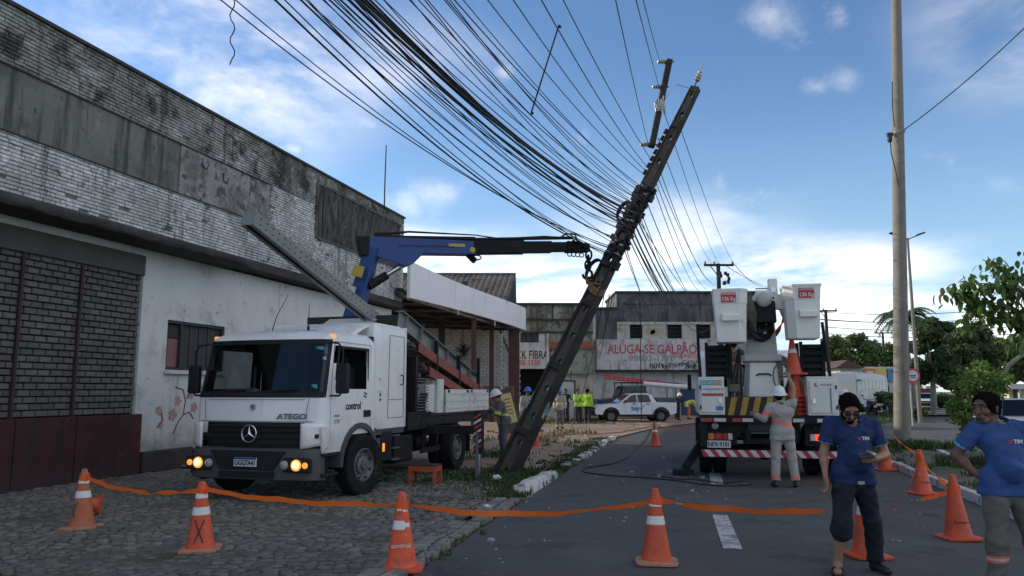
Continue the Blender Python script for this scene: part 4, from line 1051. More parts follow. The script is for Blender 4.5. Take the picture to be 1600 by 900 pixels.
    MB().tube([(.035 * math.cos(a), -1.276, 1.43 + .035 * math.sin(a)) for a in [i * 6.283 / 16 for i in range(17)]], .004, 5).build('front_emblem_ring', 'sticker_white', t)
    lettering('ATEGO', .115, facing((.66, -1.232, 1.285), (1, .09, 0), (0, .02, 1)), 'ink_grey', t, sx=1.25, bold=.004, shear=.15)
    # bumper with lamps and plate
    b = MB()
    def bf(u, v):
        x = -1.16 + 2.32 * u; a = abs(x) / 1.16; y = -1.345 + .06 * a * a + (.22 * max(0, (a - .82) / .18) ** 2)
        pr = [(.0, .34, .06), (.12, .36, .0), (.55, .62, -.01), (.9, .79, .0), (1.0, .83, .09)]
        for (v0, z0, d0), (v1, z1, d1) in zip(pr, pr[1:]):
            if v <= v1 + 1e-9: f = (v - v0) / (v1 - v0); return (x, y + d0 + (d1 - d0) * f, z0 + (z1 - z0) * f)
        return (x, y + .09, .83)
    b.grid(bf, 44, 16); bp = b.build('bumper', 'bumper_grey', t, smooth=40, solid=.05)
    MB().prism([(-.66, .78), (.66, .78), (.46, .50), (-.46, .50)], -1.372, -1.33, 'y').build('intake', 'black_plastic', bp, bevel=.01)
    MB().box((0, -1.34, .43), (.95, .05, .09)).build('intake', 'black_plastic', bp)
    for s in (-1, 1):
        MB().box((s * .86, -1.325, .585), (.46, .08, .21)).build('lamp_housing', 'black_plastic', bp, bevel=.02)
        for x, r, m in ((.86, .085, 'lamp_amber_lens'), (.66, .066, 'lamp_clear'), (1.01, .045, 'lamp_amber')):
            if m == 'lamp_amber_lens': MB().lathe([(.055, 0), (.05, .012), (.001, .02)], 16, 0, T(s * x + .008, -1.395, .59) @ RX(90), cap=False).build('lamp_bulb', 'lamp_lit', bp, smooth=50)
            MB().lathe([(r, 0), (r * .97, .016), (r * .6, .028), (.001, .032)], 20, 0, T(s * x, -1.365, .585) @ RX(90), cap=False).build('fog_lamp', m, bp, smooth=50)
    MB().box((0, -1.388, .615), (.40, .012, .135)).build('number_plate', 'plate_white', t, bevel=.004)
    MB().box((0, -1.396, .667), (.39, .006, .028)).build('plate_band', 'plate_blue', t); lettering('OGG7A41', .10, facing((0, -1.396, .60), (1, 0, 0), (0, 0, 1)), 'ink', t, sx=.82, bold=.003)
    # door lettering on the driver's side
    P = lambda y, z, tilt=0: facing((W + .004, y, z), (0, 1, 0), (0, 0, 1))
    lettering('control', .17, P(-.22, 1.43), 'ink', t, sx=1.0, bold=.004)
    lg = MB(); 
    for k in (0, 1): lg.tube([(W + .002, .12 + .02 * k + i * .012, 1.58 + .05 * k + .018 * math.sin(i * .8)) for i in range(9)], .008, 5)
    lg.build('door_logo', 'sticker_blue' if False else 'ink', t)
    lettering('1719', .09, P(-.74, 1.20), 'ink_grey', t); lettering('ATEGO', .05, P(-.74, 1.29), 'ink_grey', t)
    # antennas and roof hatch
    MB().tube([(-.35, -.35, 2.61), (-.30, -.3, 2.9), (-.12, -.25, 3.28)], [.01, .007, .004], 5).build('antenna', 'black_plastic', t)
    MB().tube([(.20, -.1, 2.60), (.2, -.1, 3.15)], [.012, .004], 5).build('antenna', 'black_plastic', t); MB().tube([(.2, -.1, 2.60), (.2, -.1, 2.76)], .022, 6).build('antenna_base', 'black_plastic', t)
    MB().box((.15, -.2, 2.635), (.85, .55, .035)).build('roof_hatch', 'bumper_grey', t, bevel=.012)
    # ------ crew box behind the cab
    bx = MB()
    def crew(u, v):
        k = u * 4; yb0, yb1 = .54, 1.72; w = 1.17; r = .10; z = 1.02 + 1.83 * v; ins = 0.0 if v < .9 else .12 * ((v - .9) / .1) ** 2
        ring = [(-w + ins, yb1), (-w + ins, yb0 + r + .25 * max(0, v - .75)), (-w + r, yb0 + .25 * max(0, v - .75)), (w - r, yb0 + .25 * max(0, v - .75)), (w - ins, yb0 + r + .25 * max(0, v - .75)), (w - ins, yb1)]
        k = u * 5; i = min(4, int(k)); f = k - i; a, c = ring[i], ring[i + 1]; return (a[0] + (c[0] - a[0]) * f, a[1] + (c[1] - a[1]) * f, z)
    bx.grid(crew, 50, 20); n_top = len(bx.v); bx.box((0, 1.2, 2.845), (2.1, 1.0, .03)); bx.box((0, 1.72, 1.93), (2.34, .03, 1.82))
    cb = bx.build('crew_box', 'paint_white', t, smooth=30)
    fa = MB(); fa.grid(lambda u, v: ((-.98 + 1.96 * u), -.25 + .95 * v, 2.60 + .26 * (v * v * (3 - 2 * v)) - .05 * (2 * u - 1) ** 2), 16, 12); fa.build('roof_fairing', 'paint_white', t, smooth=60, solid=.03)
    dl = MB(); X = 1.174
    ring = [(.98, 1.20), (1.62, 1.20), (1.62, 2.66), (1.02, 2.66)]
    for a, c in zip(ring, ring[1:] + ring[:1]): dl.bar((X, *a), (X, *c), .008, .01)
    dl.bar((X, .98, 1.52), (X, 1.62, 1.52), .008, .008); dl.build('box_door_gap', 'ink_grey', t)
    MB().tube([(X, 1.50, 1.78), (X + .05, 1.50, 1.80), (X + .05, 1.50, 1.94), (X, 1.50, 1.96)], .014, 6).build('box_handle', 'black_plastic', t)
    for z in (1.66, 1.88): MB().box((X, .68, z), (.03, .1, .05)).build('grab_step', 'paint_white_dull', t, bevel=.008)
    for z in (1.52, 1.60): MB().lathe([(.022, 0), (.022, .01)], 12, 0, T(X - .003, .68, z) @ RY(90)).build('cable_socket', 'black_plastic', t)
    MB().box((0, 1.12, .98), (2.3, 1.2, .12)).build('box_base', 'bumper_grey', t)
    # ------ chassis, tanks
    for s in (-1, 1):
        MB().box((s * .42, 2.6, .82), (.09, 7.4, .26)).build('chassis_rail', 'black_metal', t)
    for y in (0.0, 4.2): MB().tube([(-.95, y, .485), (.95, y, .485)], .09, 10).build('axle', 'black_metal', t); 
    MB().sphere((0, 4.2, .485), (.22, .24, .22)).build('differential', 'black_metal', t)
    MB().box((.95, 1.75, .62), (.42, .8, .5)).build('fuel_tank', 'black_metal', t, bevel=.06)
    MB().box((.98, 1.02, .72), (.36, .42, .55)).build('battery_box', 'black_plastic', t, bevel=.04)
    for z in (.46, .66, .88): MB().box((1.13, 1.36, z), (.10, .26, .025)).build('tank_step', 'wheel_rim', t)
    MB().box((1.17, .86, .70), (.02, .05, .14)).build('side_reflector', 'lamp_amber', t)
    MB().tube([(.7, 2.95, .62), (.7, 3.5, .62)], .17, 14).build('air_tank', 'black_metal', t)
    sg = MB(); sg.box((1.14, 3.0, .52), (.04, .95, .10)); sg.box((1.14, 2.6, .78), (.05, .05, .6)); sg.box((1.14, 3.3, .78), (.05, .05, .6)); sg.build('side_guard', 'black_metal', t)
    MB().box((1.10, 4.93, .55), (.34, .02, .42)).build('mud_flap', 'rubber', t); MB().box((-1.10, 4.93, .55), (.34, .02, .42)).build('mud_flap', 'rubber', t)
    # ------ crane sub-frame, outrigger, cabinets, flatbed
    MB().box((0, 2.35, 1.10), (2.4, 1.1, .34)).build('crane_base', 'black_metal', t, bevel=.02)
    o = MB(); o.box((1.45, 2.77, .92), (1.6, .14, .16)); og = o.build('outrigger', 'black_metal', t)
    MB().box((2.25, 2.77, .88), (.15, .17, .82)).build('jack_sleeve', 'black_metal', og)
    for k in range(7): MB().prism([(-.075, 0), (.075, .09), (.075, .14), (-.075, .05)], -.002, .002, 'y', M=T(2.25, 2.682, .52 + k * .10)).build('warning_stripe', 'lamp_red' if k % 2 == 0 else 'sticker_white', og)
    MB().tube([(2.25, 2.77, .5), (2.25, 2.77, .03)], .042, 12).build('jack_ram', 'chrome', og); MB().lathe([(.15, 0), (.15, .03), (.05, .05)], 16, 0, T(2.25, 2.77, 0)).build('jack_foot', 'black_metal', og)
    MB().box((2.25, 2.66, .45), (.05, .05, .9)).build('jack_pipe', 'wheel_rim', og)
    MB().box((0, 4.4, 1.08), (2.42, 4.0, .16)).build('bed_frame', 'black_metal', t)
    MB().box((0, 4.4, 1.20), (2.4, 4.0, .06)).build('bed_floor', 'timber_dark', t)
    for s in (-1, 1):
        for k, (y0, y1) in enumerate(((3.62, 5.0), (5.03, 6.38))):
            sb = MB().box((s * 1.2, (y0 + y1) / 2, 1.46), (.05, y1 - y0, .48)).build('side_board', 'paint_white_dull', t, bevel=.008)
            for z in (1.32, 1.47, 1.62): MB().box((s * 1.228, (y0 + y1) / 2, z), (.012, y1 - y0 - .08, .05)).build('board_rib', 'paint_white_dull', sb, bevel=.004)
            for y in (y0 + .12, y1 - .12): MB().box((s * 1.235, y, 1.66), (.02, .07, .06)).build('board_latch', 'black_plastic', sb)
    MB().box((0, 6.4, 1.46), (2.4, .05, .48)).build('tail_board', 'paint_white_dull', t)
    MB().box((1.02, 3.38, 1.56), (.36, .34, .70)).build('control_cabinet', 'paint_white_dull', t, bevel=.015)
    MB().box((1.0, 2.95, 1.52), (.3, .44, .56)).build('valve_box', 'paint_white_dull', t, bevel=.015)
    lv = MB()
    for k in range(7): lv.tube([(1.12, 2.42 + k * .055, 1.2), (1.16, 2.44 + k * .055, 1.62)], .012, 5)
    lv.build('control_levers', 'black_plastic', t)
    hz = MB()
    for k in range(8): hz.tube([(.9, 2.2 + .04 * k, 1.25), (1.1, 2.35 + .05 * k, 1.3 + .03 * k), (1.12, 2.75, 1.55 - .04 * k), (.8, 2.9, 1.6)], .014, 5)
    hz.tube([(1.18, 2.5 + .16 * math.cos(a), 1.2 + .16 * math.sin(a)) for a in [i * .45 for i in range(12)]], .016, 5)
    hz.build('hydraulic_hoses', 'hose', t)
    MB().box((.95, 2.15, 1.75), (.5, .1, 1.15)).build('radiator_guard', 'black_metal', t)
    for k in range(12): MB().box((1.205, 2.45, 1.30 + k * .055), (.02, .55, .018), 0, None).build('cooler_fin', 'wheel_rim', t)
    # stakes holding the load
    for y in (3.3, 4.6, 5.9): MB().box((1.12, y, 1.95), (.07, .07, 1.5 if y < 4 else 1.0)).build('stake', 'black_metal', t)
    # headboard over the cab carrying the load, white lamp bar on it
    MB().box((.0, 1.80, 2.98), (1.95, .14, .24)).build('headboard', 'timber_dark', t, bevel=.01)
    for s in (-.8, .8): MB().box((s, 1.83, 2.1), (.1, .1, 1.6)).build('headboard_post', 'black_metal', t)
    MB().prism([(-.62, 2.90), (.44, 2.90), (.56, 3.02), (.50, 3.04), (-.40, 3.04)], 1.60, 1.72, 'y').build('light_bar', 'sticker_white', t, bevel=.01)
    # ------ crane
    c0 = TL(at(548, 492, 15.0)); kn = TL(at(583, 386, 15.0)); b0 = TL(at(566, 384, 15.0)); b1 = TL(at(742, 388, 15.7)); b2 = TL(at(895, 386, 16.15)); tip = TL(at(920, 388, 16.25))
    MB().bar((c0.x, c0.y, 1.2), (c0.x, c0.y, c0.z - .15), .42, .42).build('crane_column', 'crane_blue', t, bevel=.03)
    arm = MB(); arm.bar(c0 - Vector((0, 0, .25)), kn, .26, .34, 0, Vector((-1, 0, .4)), .8); am = arm.build('inner_boom', 'crane_blue', t, bevel=.02)
    dl_ = (kn - c0); fx = Vector((1, .3, 0)).normalized()
    p = c0 + dl_ * .32; MB().box((0, 0, 0), (.16, .01, .22), 0, aim(p + Vector((-.02, -.24, 0)), p + Vector((0, -1, 0)), dl_)).build('warning_sticker', 'sticker_white', am)
    p = c0 + dl_ * .62; MB().box((0, 0, 0), (.24, .01, .22), 0, aim(p + Vector((-.02, -.24, 0)), p + Vector((0, -1, 0)), dl_)).build('warning_sticker', 'sticker_yellow', am)
    # main boom: deep at the knuckle, slimmer outwards
    F = aim(b0, b1, (0, 0, 1)); L = (b1 - b0).length
    prof = [(-.10, .14), (.25, .17), (L, .13), (L + .02, -.15), (L * .52, -.16), (L * .44, -.34), (L * .36, -.42), (L * .27, -.34), (.12, -.20)]
    mbm = MB(); mbm.prism(prof, -.14, .14, 'x', 0, F); bm_ = mbm.build('main_boom', 'crane_blue', t, bevel=.015)
    MB().prism([(-.12, .16), (.14, .17), (.10, -.22), (-.05, -.22)], -.17, .17, 'x', 0, F).build('knuckle', 'black_metal', t, bevel=.02)
    for y, z, w, h, m in [(L * .82, .03, .34, .06, 'sticker_yellow')]: MB().box((.146, y, z), (.004, w, h), 0, F).build('boom_sticker', m, bm_)
    lettering('Usamos Energia para Transformar', .075, F @ facing((.146, L * .55, 0), (0, 1, 0), (0, 0, 1)), 'ink', bm_, sx=1.1)
    MB().lathe([(.06, 0), (.06, .02)], 16, 0, F @ T(.14, L * .96, -.06) @ RY(90)).build('boom_pin', 'sticker_yellow', bm_)
    # telescopic sections
    s_prev = b1 - (b1 - b0).normalized() * .3; tot = (b2 - s_prev)
    for k, (a, e, w, h) in enumerate([(0, .55, .24, .27), (.3, .8, .20, .235), (.6, 1.0, .165, .20)]):
        MB().bar(s_prev + tot * a, s_prev + tot * e, w, h, 0).build('boom_extension', 'black_metal', t, bevel=.01)
    cyl = MB(); up = Vector((0, 0, .20)); cyl.tube([b0 + up * .9 + (b1 - b0) * .12, b1 + up * 1.0], .045, 10); cyl.tube([b1 + up * .95, b2 + up * 1.0], .035, 10); cyl.build('extension_ram', 'black_metal', t)
    hs = MB()
    for k in range(4): hs.tube([b0 + Vector((0, 0, .2 + .02 * k)) + (b1 - b0) * .1, b0 + (b1 - b0) * .4 + Vector((0, 0, .30 + .02 * math.sin(k))), b1 + Vector((0, 0, .28)), b1 + (b2 - b1) * .25 + Vector((0, 0, .20)), b1 + (b2 - b1) * .7 + Vector((0, 0, .24)), b2 + Vector((0, 0, .2))], .014, 5)
    hs.tube([b2 + Vector((-.3, 0, .2)), b2 + Vector((-.15, 0, .30)), b2 + Vector((.05, 0, .27)), b2 + Vector((.12, 0, .1))], .02, 5); hs.build('boom_hoses', 'hose', t)
    hd = MB(); hd.bar(b2 - tot.normalized() * .15, tip, .24, .24, 0, (0, 0, 1), .7)
    q = random.Random(6)
    for k in range(9): hd.lathe([(.03, 0), (.03, .12)], 8, 0, T(b2 + (tip - b2) * (k / 8) + Vector((q.uniform(-.1, .1), -.1, q.uniform(-.12, .14)))) @ RX(90))
    hd.build('boom_head', 'black_metal', t, bevel=.008)
    for k in range(4): MB().tube([b2 + (tip - b2) * (k / 4 - .2) + Vector((.045 * math.cos(a), 0, -.16 + .045 * math.sin(a))) for a in [i * 6.283 / 12 for i in range(13)]], .012, 5).build('shackle', 'black_metal', t)
    MB().tube([b1 + Vector((.02, 0, -.2)) + Vector((.12 * math.cos(a), 0, .05 * math.sin(a))) for a in [i * 6.283 / 16 for i in range(17)]], .014, 6).build('boom_ring', 'black_metal', t)
    MB().bar(b1 - Vector((.16, 0, .1)), b1 - Vector((0, 0, .27)), .12, .12).build('boom_lug', 'black_metal', t)
    # lift ram between boom and inner arm
    r0 = kn - (kn - c0) * .55 + Vector((.18, .0, -.05)); r1 = b0 + (b1 - b0) * .36 + Vector((0, 0, -.36))
    MB().tube([r0, r0 + (r1 - r0) * .5], .085, 12).build('ram_body', 'black_metal', t); MB().tube([r0 + (r1 - r0) * .45, r1], .05, 12).build('ram_rod', 'chrome', t)
    # hook and chain
    ch = tip + Vector((0, 0, -.1)); dz = TL(at(918, 424, 16.25)) - ch
    ck = MB(); n = 3
    for k in range(n):
        c = ch + dz * ((k + .4) / (n + .6)); r = .085
        ck.tube([c + (Vector((math.cos(a) * r * .75, 0, math.sin(a) * r * 1.25)) if k % 2 == 0 else Vector((0, math.cos(a) * r * .75, math.sin(a) * r * 1.25))) for a in [i * 6.283 / 16 for i in range(17)]], .022, 7)
    ck.build('hoist_chain', 'black_metal', t, smooth=60)
    hk = MB(); c = ch + dz * 1.02; hk.tube([c + Vector((0, 0, .16)), c + Vector((0, 0, .05))] + [c + Vector((.10 * math.sin(a), 0, -.06 + .10 * math.cos(a))) for a in [.2 + i * .42 for i in range(12)]], .028, 8); hk.build('hoist_hook', 'black_metal', t, smooth=60)
    return t
truck = crane_truck()

# ============================================================ load carried on the truck (inclined over the headboard)
def load():
    def W_(p): c, s = math.cos(TTH), math.sin(TTH); return TRK + Vector((p[0] * c + p[1] * s, -p[0] * s + p[1] * c, p[2]))
    # long perforated channel over the cab
    a, b = Vector((.42, -2.15, 4.16)), Vector((.42, 2.75, 2.78))
    e = empty('steel_channel', W_(b), 0, 'long grey perforated steel channel sticking out over the truck cab', 'steel beam')
    A, B = W_(a) - W_(b), Vector((0, 0, 0)); F = aim(A, B, (0, 0, 1)); L = (B - A).length
    m = MB(); w, h, th = .20, .22, .012
    m.box((0, L / 2, h / 2), (w, L, th), 0, F); m.box((w / 2, L / 2, 0), (th, L, h), 0, F); m.box((-w / 2, L / 2, 0), (th, L, h), 0, F); m.box((0, .006, 0), (w, th, h), 0, F); m.box((w / 2 - .03, L / 2, -h / 2), (.06, L, th), 0, F); m.box((-w / 2 + .03, L / 2, -h / 2), (.06, L, th), 0, F)
    m.build('channel_web', 'steel_galv', e)
    holes = MB()
    for k in range(int(L / .16)):
        for z in (-.045, .055): holes.lathe([(.014, 0), (.014, .004)], 8, 0, F @ T(w / 2 + th / 2, .15 + k * .16, z) @ RY(90))
    tag(holes.build('bolt_holes', 'opening_dark', e), kind='stuff')
    # I-beam with stiffeners
    a, b = Vector((.98, 1.75, 3.02)), Vector((.98, 6.1, 1.86)); e = empty('steel_i_beam', W_(b), 0, 'grey steel I-beam with welded stiffeners lying on the truck load', 'steel beam')
    A, B = W_(a) - W_(b), Vector((0, 0, 0)); F = aim(A, B, (0, 0, 1)); L = (B - A).length
    m = MB(); m.box((0, L / 2, .16), (.18, L, .016), 0, F); m.box((0, L / 2, -.16), (.18, L, .016), 0, F); m.box((0, L / 2, 0), (.012, L, .30), 0, F); m.build('beam_section', 'steel_galv', e)
    for k in range(6): MB().box((0, .25 + k * L / 6.2, 0), (.17, .014, .30), 0, F).build('stiffener', 'steel_galv', e)
    # red channels
    spec = [((1.14, 2.35, 2.52), (1.14, 6.15, 1.66), 'rust red steel channel directly under the grey I-beam'), ((1.17, 2.85, 2.06), (1.17, 5.9, 1.38), 'lowest rust red steel channel just above the white side board'), ((.80, 3.3, 2.42), (.80, 6.6, 1.62), 'rust red steel channel furthest from the cab, behind the stake')]
    for a, b, lab in spec:
        a, b = Vector(a), Vector(b); e = empty('red_channel', W_(b), 0, lab, 'steel beam', 'red channels on the truck'); A, B = W_(a) - W_(b), Vector((0, 0, 0)); F = aim(A, B, (0, 0, 1)); L = (B - A).length
        MB().box((0, L / 2, 0), (.012, L, .17), 0, F).build('web', 'steel_red', e); 
        for z in (-.085, .085): MB().box((-.035, L / 2, z), (.08, L, .012), 0, F).build('flange', 'steel_red', e)
        for k in range(4): MB().box((.012, L * (.75 + .07 * k), 0), (.012, .035, .17), 0, F).build('cleat', 'steel_red', e)
    # timber sleepers laid across between the channels
    q = random.Random(14); n = 0
    words = ['uppermost', 'second', 'third', 'fourth', 'fifth', 'sixth']
    for row, (a, b, cnt) in enumerate([((0.2, 2.2, 2.55), (.2, 5.9, 1.70), 15), ((.15, 2.4, 2.28), (.15, 5.7, 1.56), 14), ((.1, 2.5, 2.02), (.1, 5.2, 1.44), 12), ((.1, 2.6, 1.76), (.1, 4.4, 1.38), 8)]):
        a, b = Vector(a), Vector(b)
        for k in range(cnt):
            p = a + (b - a) * (k + q.uniform(-.2, .2)) / cnt
            o = MB().box((0, 0, 0), (1.75 + q.uniform(-.1, .12), .10, .085)).build('timber_bearer', 'timber', None, bevel=.008)
            o.matrix_world = Matrix.Translation(W_(p)) @ Matrix.Rotation(-TTH + R(q.uniform(-2, 2)), 4, 'Z') @ RX(-13)
            tag(o, 'weathered timber bearer in the stack on the crane truck bed', 'timber', 'timber bearers stacked on the truck bed')
load()
# ============================================================ bucket truck seen from behind
pm('fibreglass', (.78, .76, .70), .45, var=.04, vs=2, patch=((.55, .54, .50), .6, .75, 2.5), streak=((.50, .48, .43), .62, .76, 3)); pm('fibreglass_grey', (.45, .44, .41), .5, var=.06, vs=2, patch=((.2, .2, .19), .6, .74, 3))
pm('label_red', (.55, .035, .04), .5, var=.03); pm('hazard_yellow', (.40, .24, .045), .7, var=.2, vs=4, patch=((.12, .09, .04), .58, .7, 6)); pm('hazard_black', (.03, .026, .022), .8, var=.2, vs=4)
pm('tarp_olive', (.12, .115, .085), .9, var=.3, vs=6, bump=.5, bs=30); pm('bumper_red', (.42, .035, .05), .6, var=.1, vs=5); pm('bumper_white', (.58, .57, .55), .6, var=.1, vs=5)
pm('cable_coil', (.13, .14, .16), .6, var=.3, vs=9)
BTK = Vector((4.9, 14.75, 0)); BTH = R(12)
def BL(p):
    d = Vector(p) - BTK; c, s = math.cos(BTH), math.sin(BTH)
    return Vector((d.x * c - d.y * s, d.x * s + d.y * c, d.z))
def bucket_truck():
    t = empty('bucket_truck', BTK, -BTH, 'utility bucket truck seen from behind with two raised grey buckets', 'truck')
    # local: x right, y forward (away), z up; rear bumper at y = 0
    # chassis and running gear
    for s in (-1, 1):
        MB().box((s * .42, 3.4, .82), (.09, 6.8, .24)).build('chassis_rail', 'black_metal', t)
        wheel(t, s * 1.18, 1.35, .5, .25, s, dual=True); wheel(t, s * 1.14, 5.4, .5, .26, s)
        MB().box((s * 1.05, .66, .62), (.55, .03, .55)).build('mud_flap', 'rubber', t)
    MB().tube([(-1, 1.35, .5), (1, 1.35, .5)], .09, 10).build('axle', 'black_metal', t); MB().tube([(-1, 5.4, .5), (1, 5.4, .5)], .09, 10).build('axle', 'black_metal', t)
    MB().sphere((0, 1.35, .5), (.23, .24, .23)).build('differential', 'black_metal', t)
    # striped rear bumper: chevrons as pieces
    MB().box((0, .045, .49), (2.6, .06, .15)).build('bumper_beam', 'black_metal', t)
    n = 25; w = 2.6 / n
    for k in range(n):
        x = -1.3 + k * w; sh = .09 if k < 13 or True else -.09
        MB().prism([(max(-1.3, x - .05), .555), (min(1.3, x + w - .05), .555), (min(1.3, x + w + .05), .425), (max(-1.3, x + .05), .425)], .0, .013, 'y').build('bumper_stripe', 'bumper_red' if k % 2 == 0 else 'bumper_white', t)
    # rear frame: dark recess, side posts, lamps, plate
    MB().box((0, 3.1, 1.16), (2.55, 6.1, .10)).build('deck', 'black_metal', t)
    MB().box((0, .02, 1.13), (2.62, .06, .13)).build('rear_beam', 'black_metal', t)
    for x, m, ww in [(-1.18, 'lamp_red', .22), (-.93, 'bumper_white', .22), (-.62, 'lamp_red', .16), (-.42, 'bumper_white', .2), (.95, 'bumper_white', .24), (1.2, 'lamp_red', .22), (.5, 'bumper_white', .2)]:
        MB().box((x, -.015, 1.12), (ww, .012, .065)).build('reflector', m, t)
    for s in (-1, 1):
        MB().box((s * 1.24, .1, .86), (.12, .2, .5)).build('rear_post', 'black_metal', t)
        MB().box((s * .93, .14, .86), (.62, .04, .44)).build('lamp_panel', 'black_metal', t)
        x0 = -1.17 if s < 0 else 1.17
        for k, (m, ww) in enumerate([('lamp_orange', .13), ('lamp_red', .15), ('lamp_red_lit' if s > 0 else 'lamp_red', .10), ('bumper_white', .09)]):
            off = sum([.13, .15, .10, .09][:k]) + ww / 2; MB().box((x0 - s * off, .1, .80), (ww - .008, .06, .125)).build('tail_lamp', m, t, bevel=.012)
        wl = MB().lathe([(.07, 0), (.06, .03), (.02, .04)], 16, 0, T(s * 1.02, .12, 1.0) @ RX(90)).build('work_lamp', 'lamp_clear' if s < 0 else 'black_plastic', t)
        MB().box((s * .78, .0, .99), (.06, .1, .03)).build('hook', 'black_metal', t)
    MB().box((-.96, .09, .655), (.44, .02, .135)).build('number_plate', 'plate_white', t, bevel=.004); lettering('NPX·9101', .12, facing((-.96, .078, .65), (1, 0, 0), (0, 0, 1)), 'ink', t, sx=.80, bold=.003)
    MB().box((-.1, .25, .98), (.9, .3, .2)).build('tool_tray', 'black_metal', t); MB().box((-.1, .06, .99), (.62, .02, .17)).build('step_plate', 'steel_dark', t)
    MB().box((-.05, .2, .72), (.9, .1, .1)).build('cross_member', 'black_metal', t)
    # white lockers either side
    for s, x0, x1 in ((-1, -1.31, -.83), (1, .68, 1.22)):
        lk = MB().box(((x0 + x1) / 2, 1.3, 1.56), (x1 - x0, 2.6, .70)).build('locker', 'paint_white_dull', t, bevel=.015)
        MB().box(((x0 + x1) / 2, -.012, 1.56), (x1 - x0 - .08, .02, .60)).build('locker_door', 'paint_white_dull', lk, bevel=.006)
        for z in (1.36, 1.74): MB().box(((x1 - .03) if s > 0 else (x0 + .03), -.03, z), (.03, .02, .07)).build('locker_hinge', 'black_plastic', lk)
        MB().box(((x0 + .11) if s > 0 else (x1 - .08), -.03, 1.48), (.06, .025, .09)).build('locker_latch', 'chrome', lk)
        if s > 0: MB().box((1.09, -.026, 1.50), (.02, .012, .46)).build('locker_seam', 'ink_grey', lk)
        rl = MB().box(((x0 + x1) / 2 , 1.3, 1.925), (x1 - x0, 2.6, .03)).build('locker_rail', 'paint_white_dull', lk)
    P = lambda x, z: facing((x, -.025, z), (1, 0, 0), (0, 0, 1))
    MB().box((-1.10, -.024, 1.83), (.34, .004, .10)).build('fleet_label', 'sticker_teal', t); MB().box((-.92, -.025, 1.83), (.10, .004, .10)).build('fleet_label', 'lamp_orange', t)
    lettering('25/0029', .09, facing((-1.11, -.028, 1.83), (1, 0, 0), (0, 0, 1)), 'sticker_white', t); lettering('12', .09, facing((-.92, -.029, 1.83), (1, 0, 0), (0, 0, 1)), 'sticker_white', t)
    lettering('12 TRANSPORTES', .055, P(-1.06, 1.70), 'ink_grey', t); MB().box((-1.05, -.025, 1.60), (.40, .004, .05)).build('red_label', 'lamp_red', t); MB().box((-.93, -.025, 1.34), (.13, .004, .08)).build('blue_label', 'sticker_blue', t)
    lettering('energisa', .065, P(1.02, 1.79), 'ink_grey', t); lg = MB(); lg.prism([(.80, 1.80), (.86, 1.84), (.83, 1.79), (.88, 1.76), (.82, 1.75)], -.03, -.026, 'y'); lg.build('locker_logo', 'lamp_red', t)
    # hazard board between lockers
    hb = MB().box((-.16, .03, 1.38), (1.32, .04, .36)).build('hazard_board', 'hazard_black', t)
    for k in range(6):
        x = -.78 + k * .22; MB().prism([(x, 1.21), (x + .11, 1.21), (x + .19, 1.55), (x + .08, 1.55)], .0, .008, 'y').build('hazard_stripe', 'hazard_yellow', hb)
    # pedestal, turntable, turret
    px = -.04
    pd = MB(); pd.prism([(px - .36, 1.2), (px + .36, 1.2), (px + .36, 1.5), (px + .28, 2.26), (px - .28, 2.26), (px - .36, 1.5)], .55, 1.2, 'y'); pd.build('pedestal', 'fibreglass_grey', t, bevel=.03)
    pf = MB(); pf.prism([(px - .30, 1.55), (px + .30, 1.55), (px + .25, 2.22), (px - .25, 2.22)], .50, .56, 'y'); pf.build('pedestal_cover', 'fibreglass', t, bevel=.02)
    MB().tube([(px - .14, .5, 1.97), (px - .1, .47, 2.0), (px + .1, .47, 2.0), (px + .14, .5, 1.97)], .016, 6).build('cover_handle', 'black_plastic', t)
    MB().box((px, .85, 2.32), (.72, .8, .14)).build('turntable', 'fibreglass_grey', t, bevel=.02)
    tw = MB(); tw.prism([(px - .30, 2.38), (px + .30, 2.38), (px + .27, 3.0), (px + .22, 3.15), (px - .22, 3.15), (px - .27, 3.0)], .6, 1.15, 'y'); tw.build('turret', 'fibreglass_grey', t, bevel=.03)
    MB().prism([(px - .22, 3.06), (px - .24, 2.82), (px - .12, 2.66), (px + .02, 2.63), (px + .16, 2.70), (px + .24, 2.85), (px + .22, 3.06)], .55, .62, 'y').build('turret_opening', 'opening_dark', t)
    MB().box((px - .02, .535, 2.86), (.12, .02, .05)).build('red_tag', 'lamp_red', t); MB().box((px + .06, .535, 2.82), (.06, .02, .05)).build('white_tag', 'sticker_white', t)
    for x in (px - .10, px + .10): MB().tube([(x, .56, 2.98), (x, .56, 3.12)], .02, 8).build('ram_pin', 'chrome', t)
    # folded booms going forward over the cab, ending in the knuckle between buckets
    MB().bar((px - .02, 1.0, 3.3), (px - .02, 6.4, 2.95), .32, .36).build('lower_boom', 'fibreglass_grey', t, bevel=.03)
    MB().bar((px + .05, .4, 3.52), (px + .05, 6.2, 3.3), .26, .28).build('upper_boom', 'fibreglass', t, bevel=.03)
    MB().prism([(px - .3, 3.0), (px + .28, 3.0), (px + .26, 3.44), (px - .2, 3.44)], .35, .95, 'y').build('knuckle_housing', 'black_metal', t, bevel=.03)
    MB().lathe([(.15, 0), (.15, .3), (.12, .34), (.06, .36)], 20, 0, T(px + .05, .62, 3.46) @ RX(90)).build('boom_pivot', 'fibreglass_grey', t, smooth=40)
    MB().tube([(px - .08, .5, 3.62), (px - .08, .5, 3.70), (px + .14, .5, 3.70), (px + .14, .5, 3.62)], .014, 6).build('lift_handle', 'chrome', t)
    q = random.Random(2)
    cl = MB()
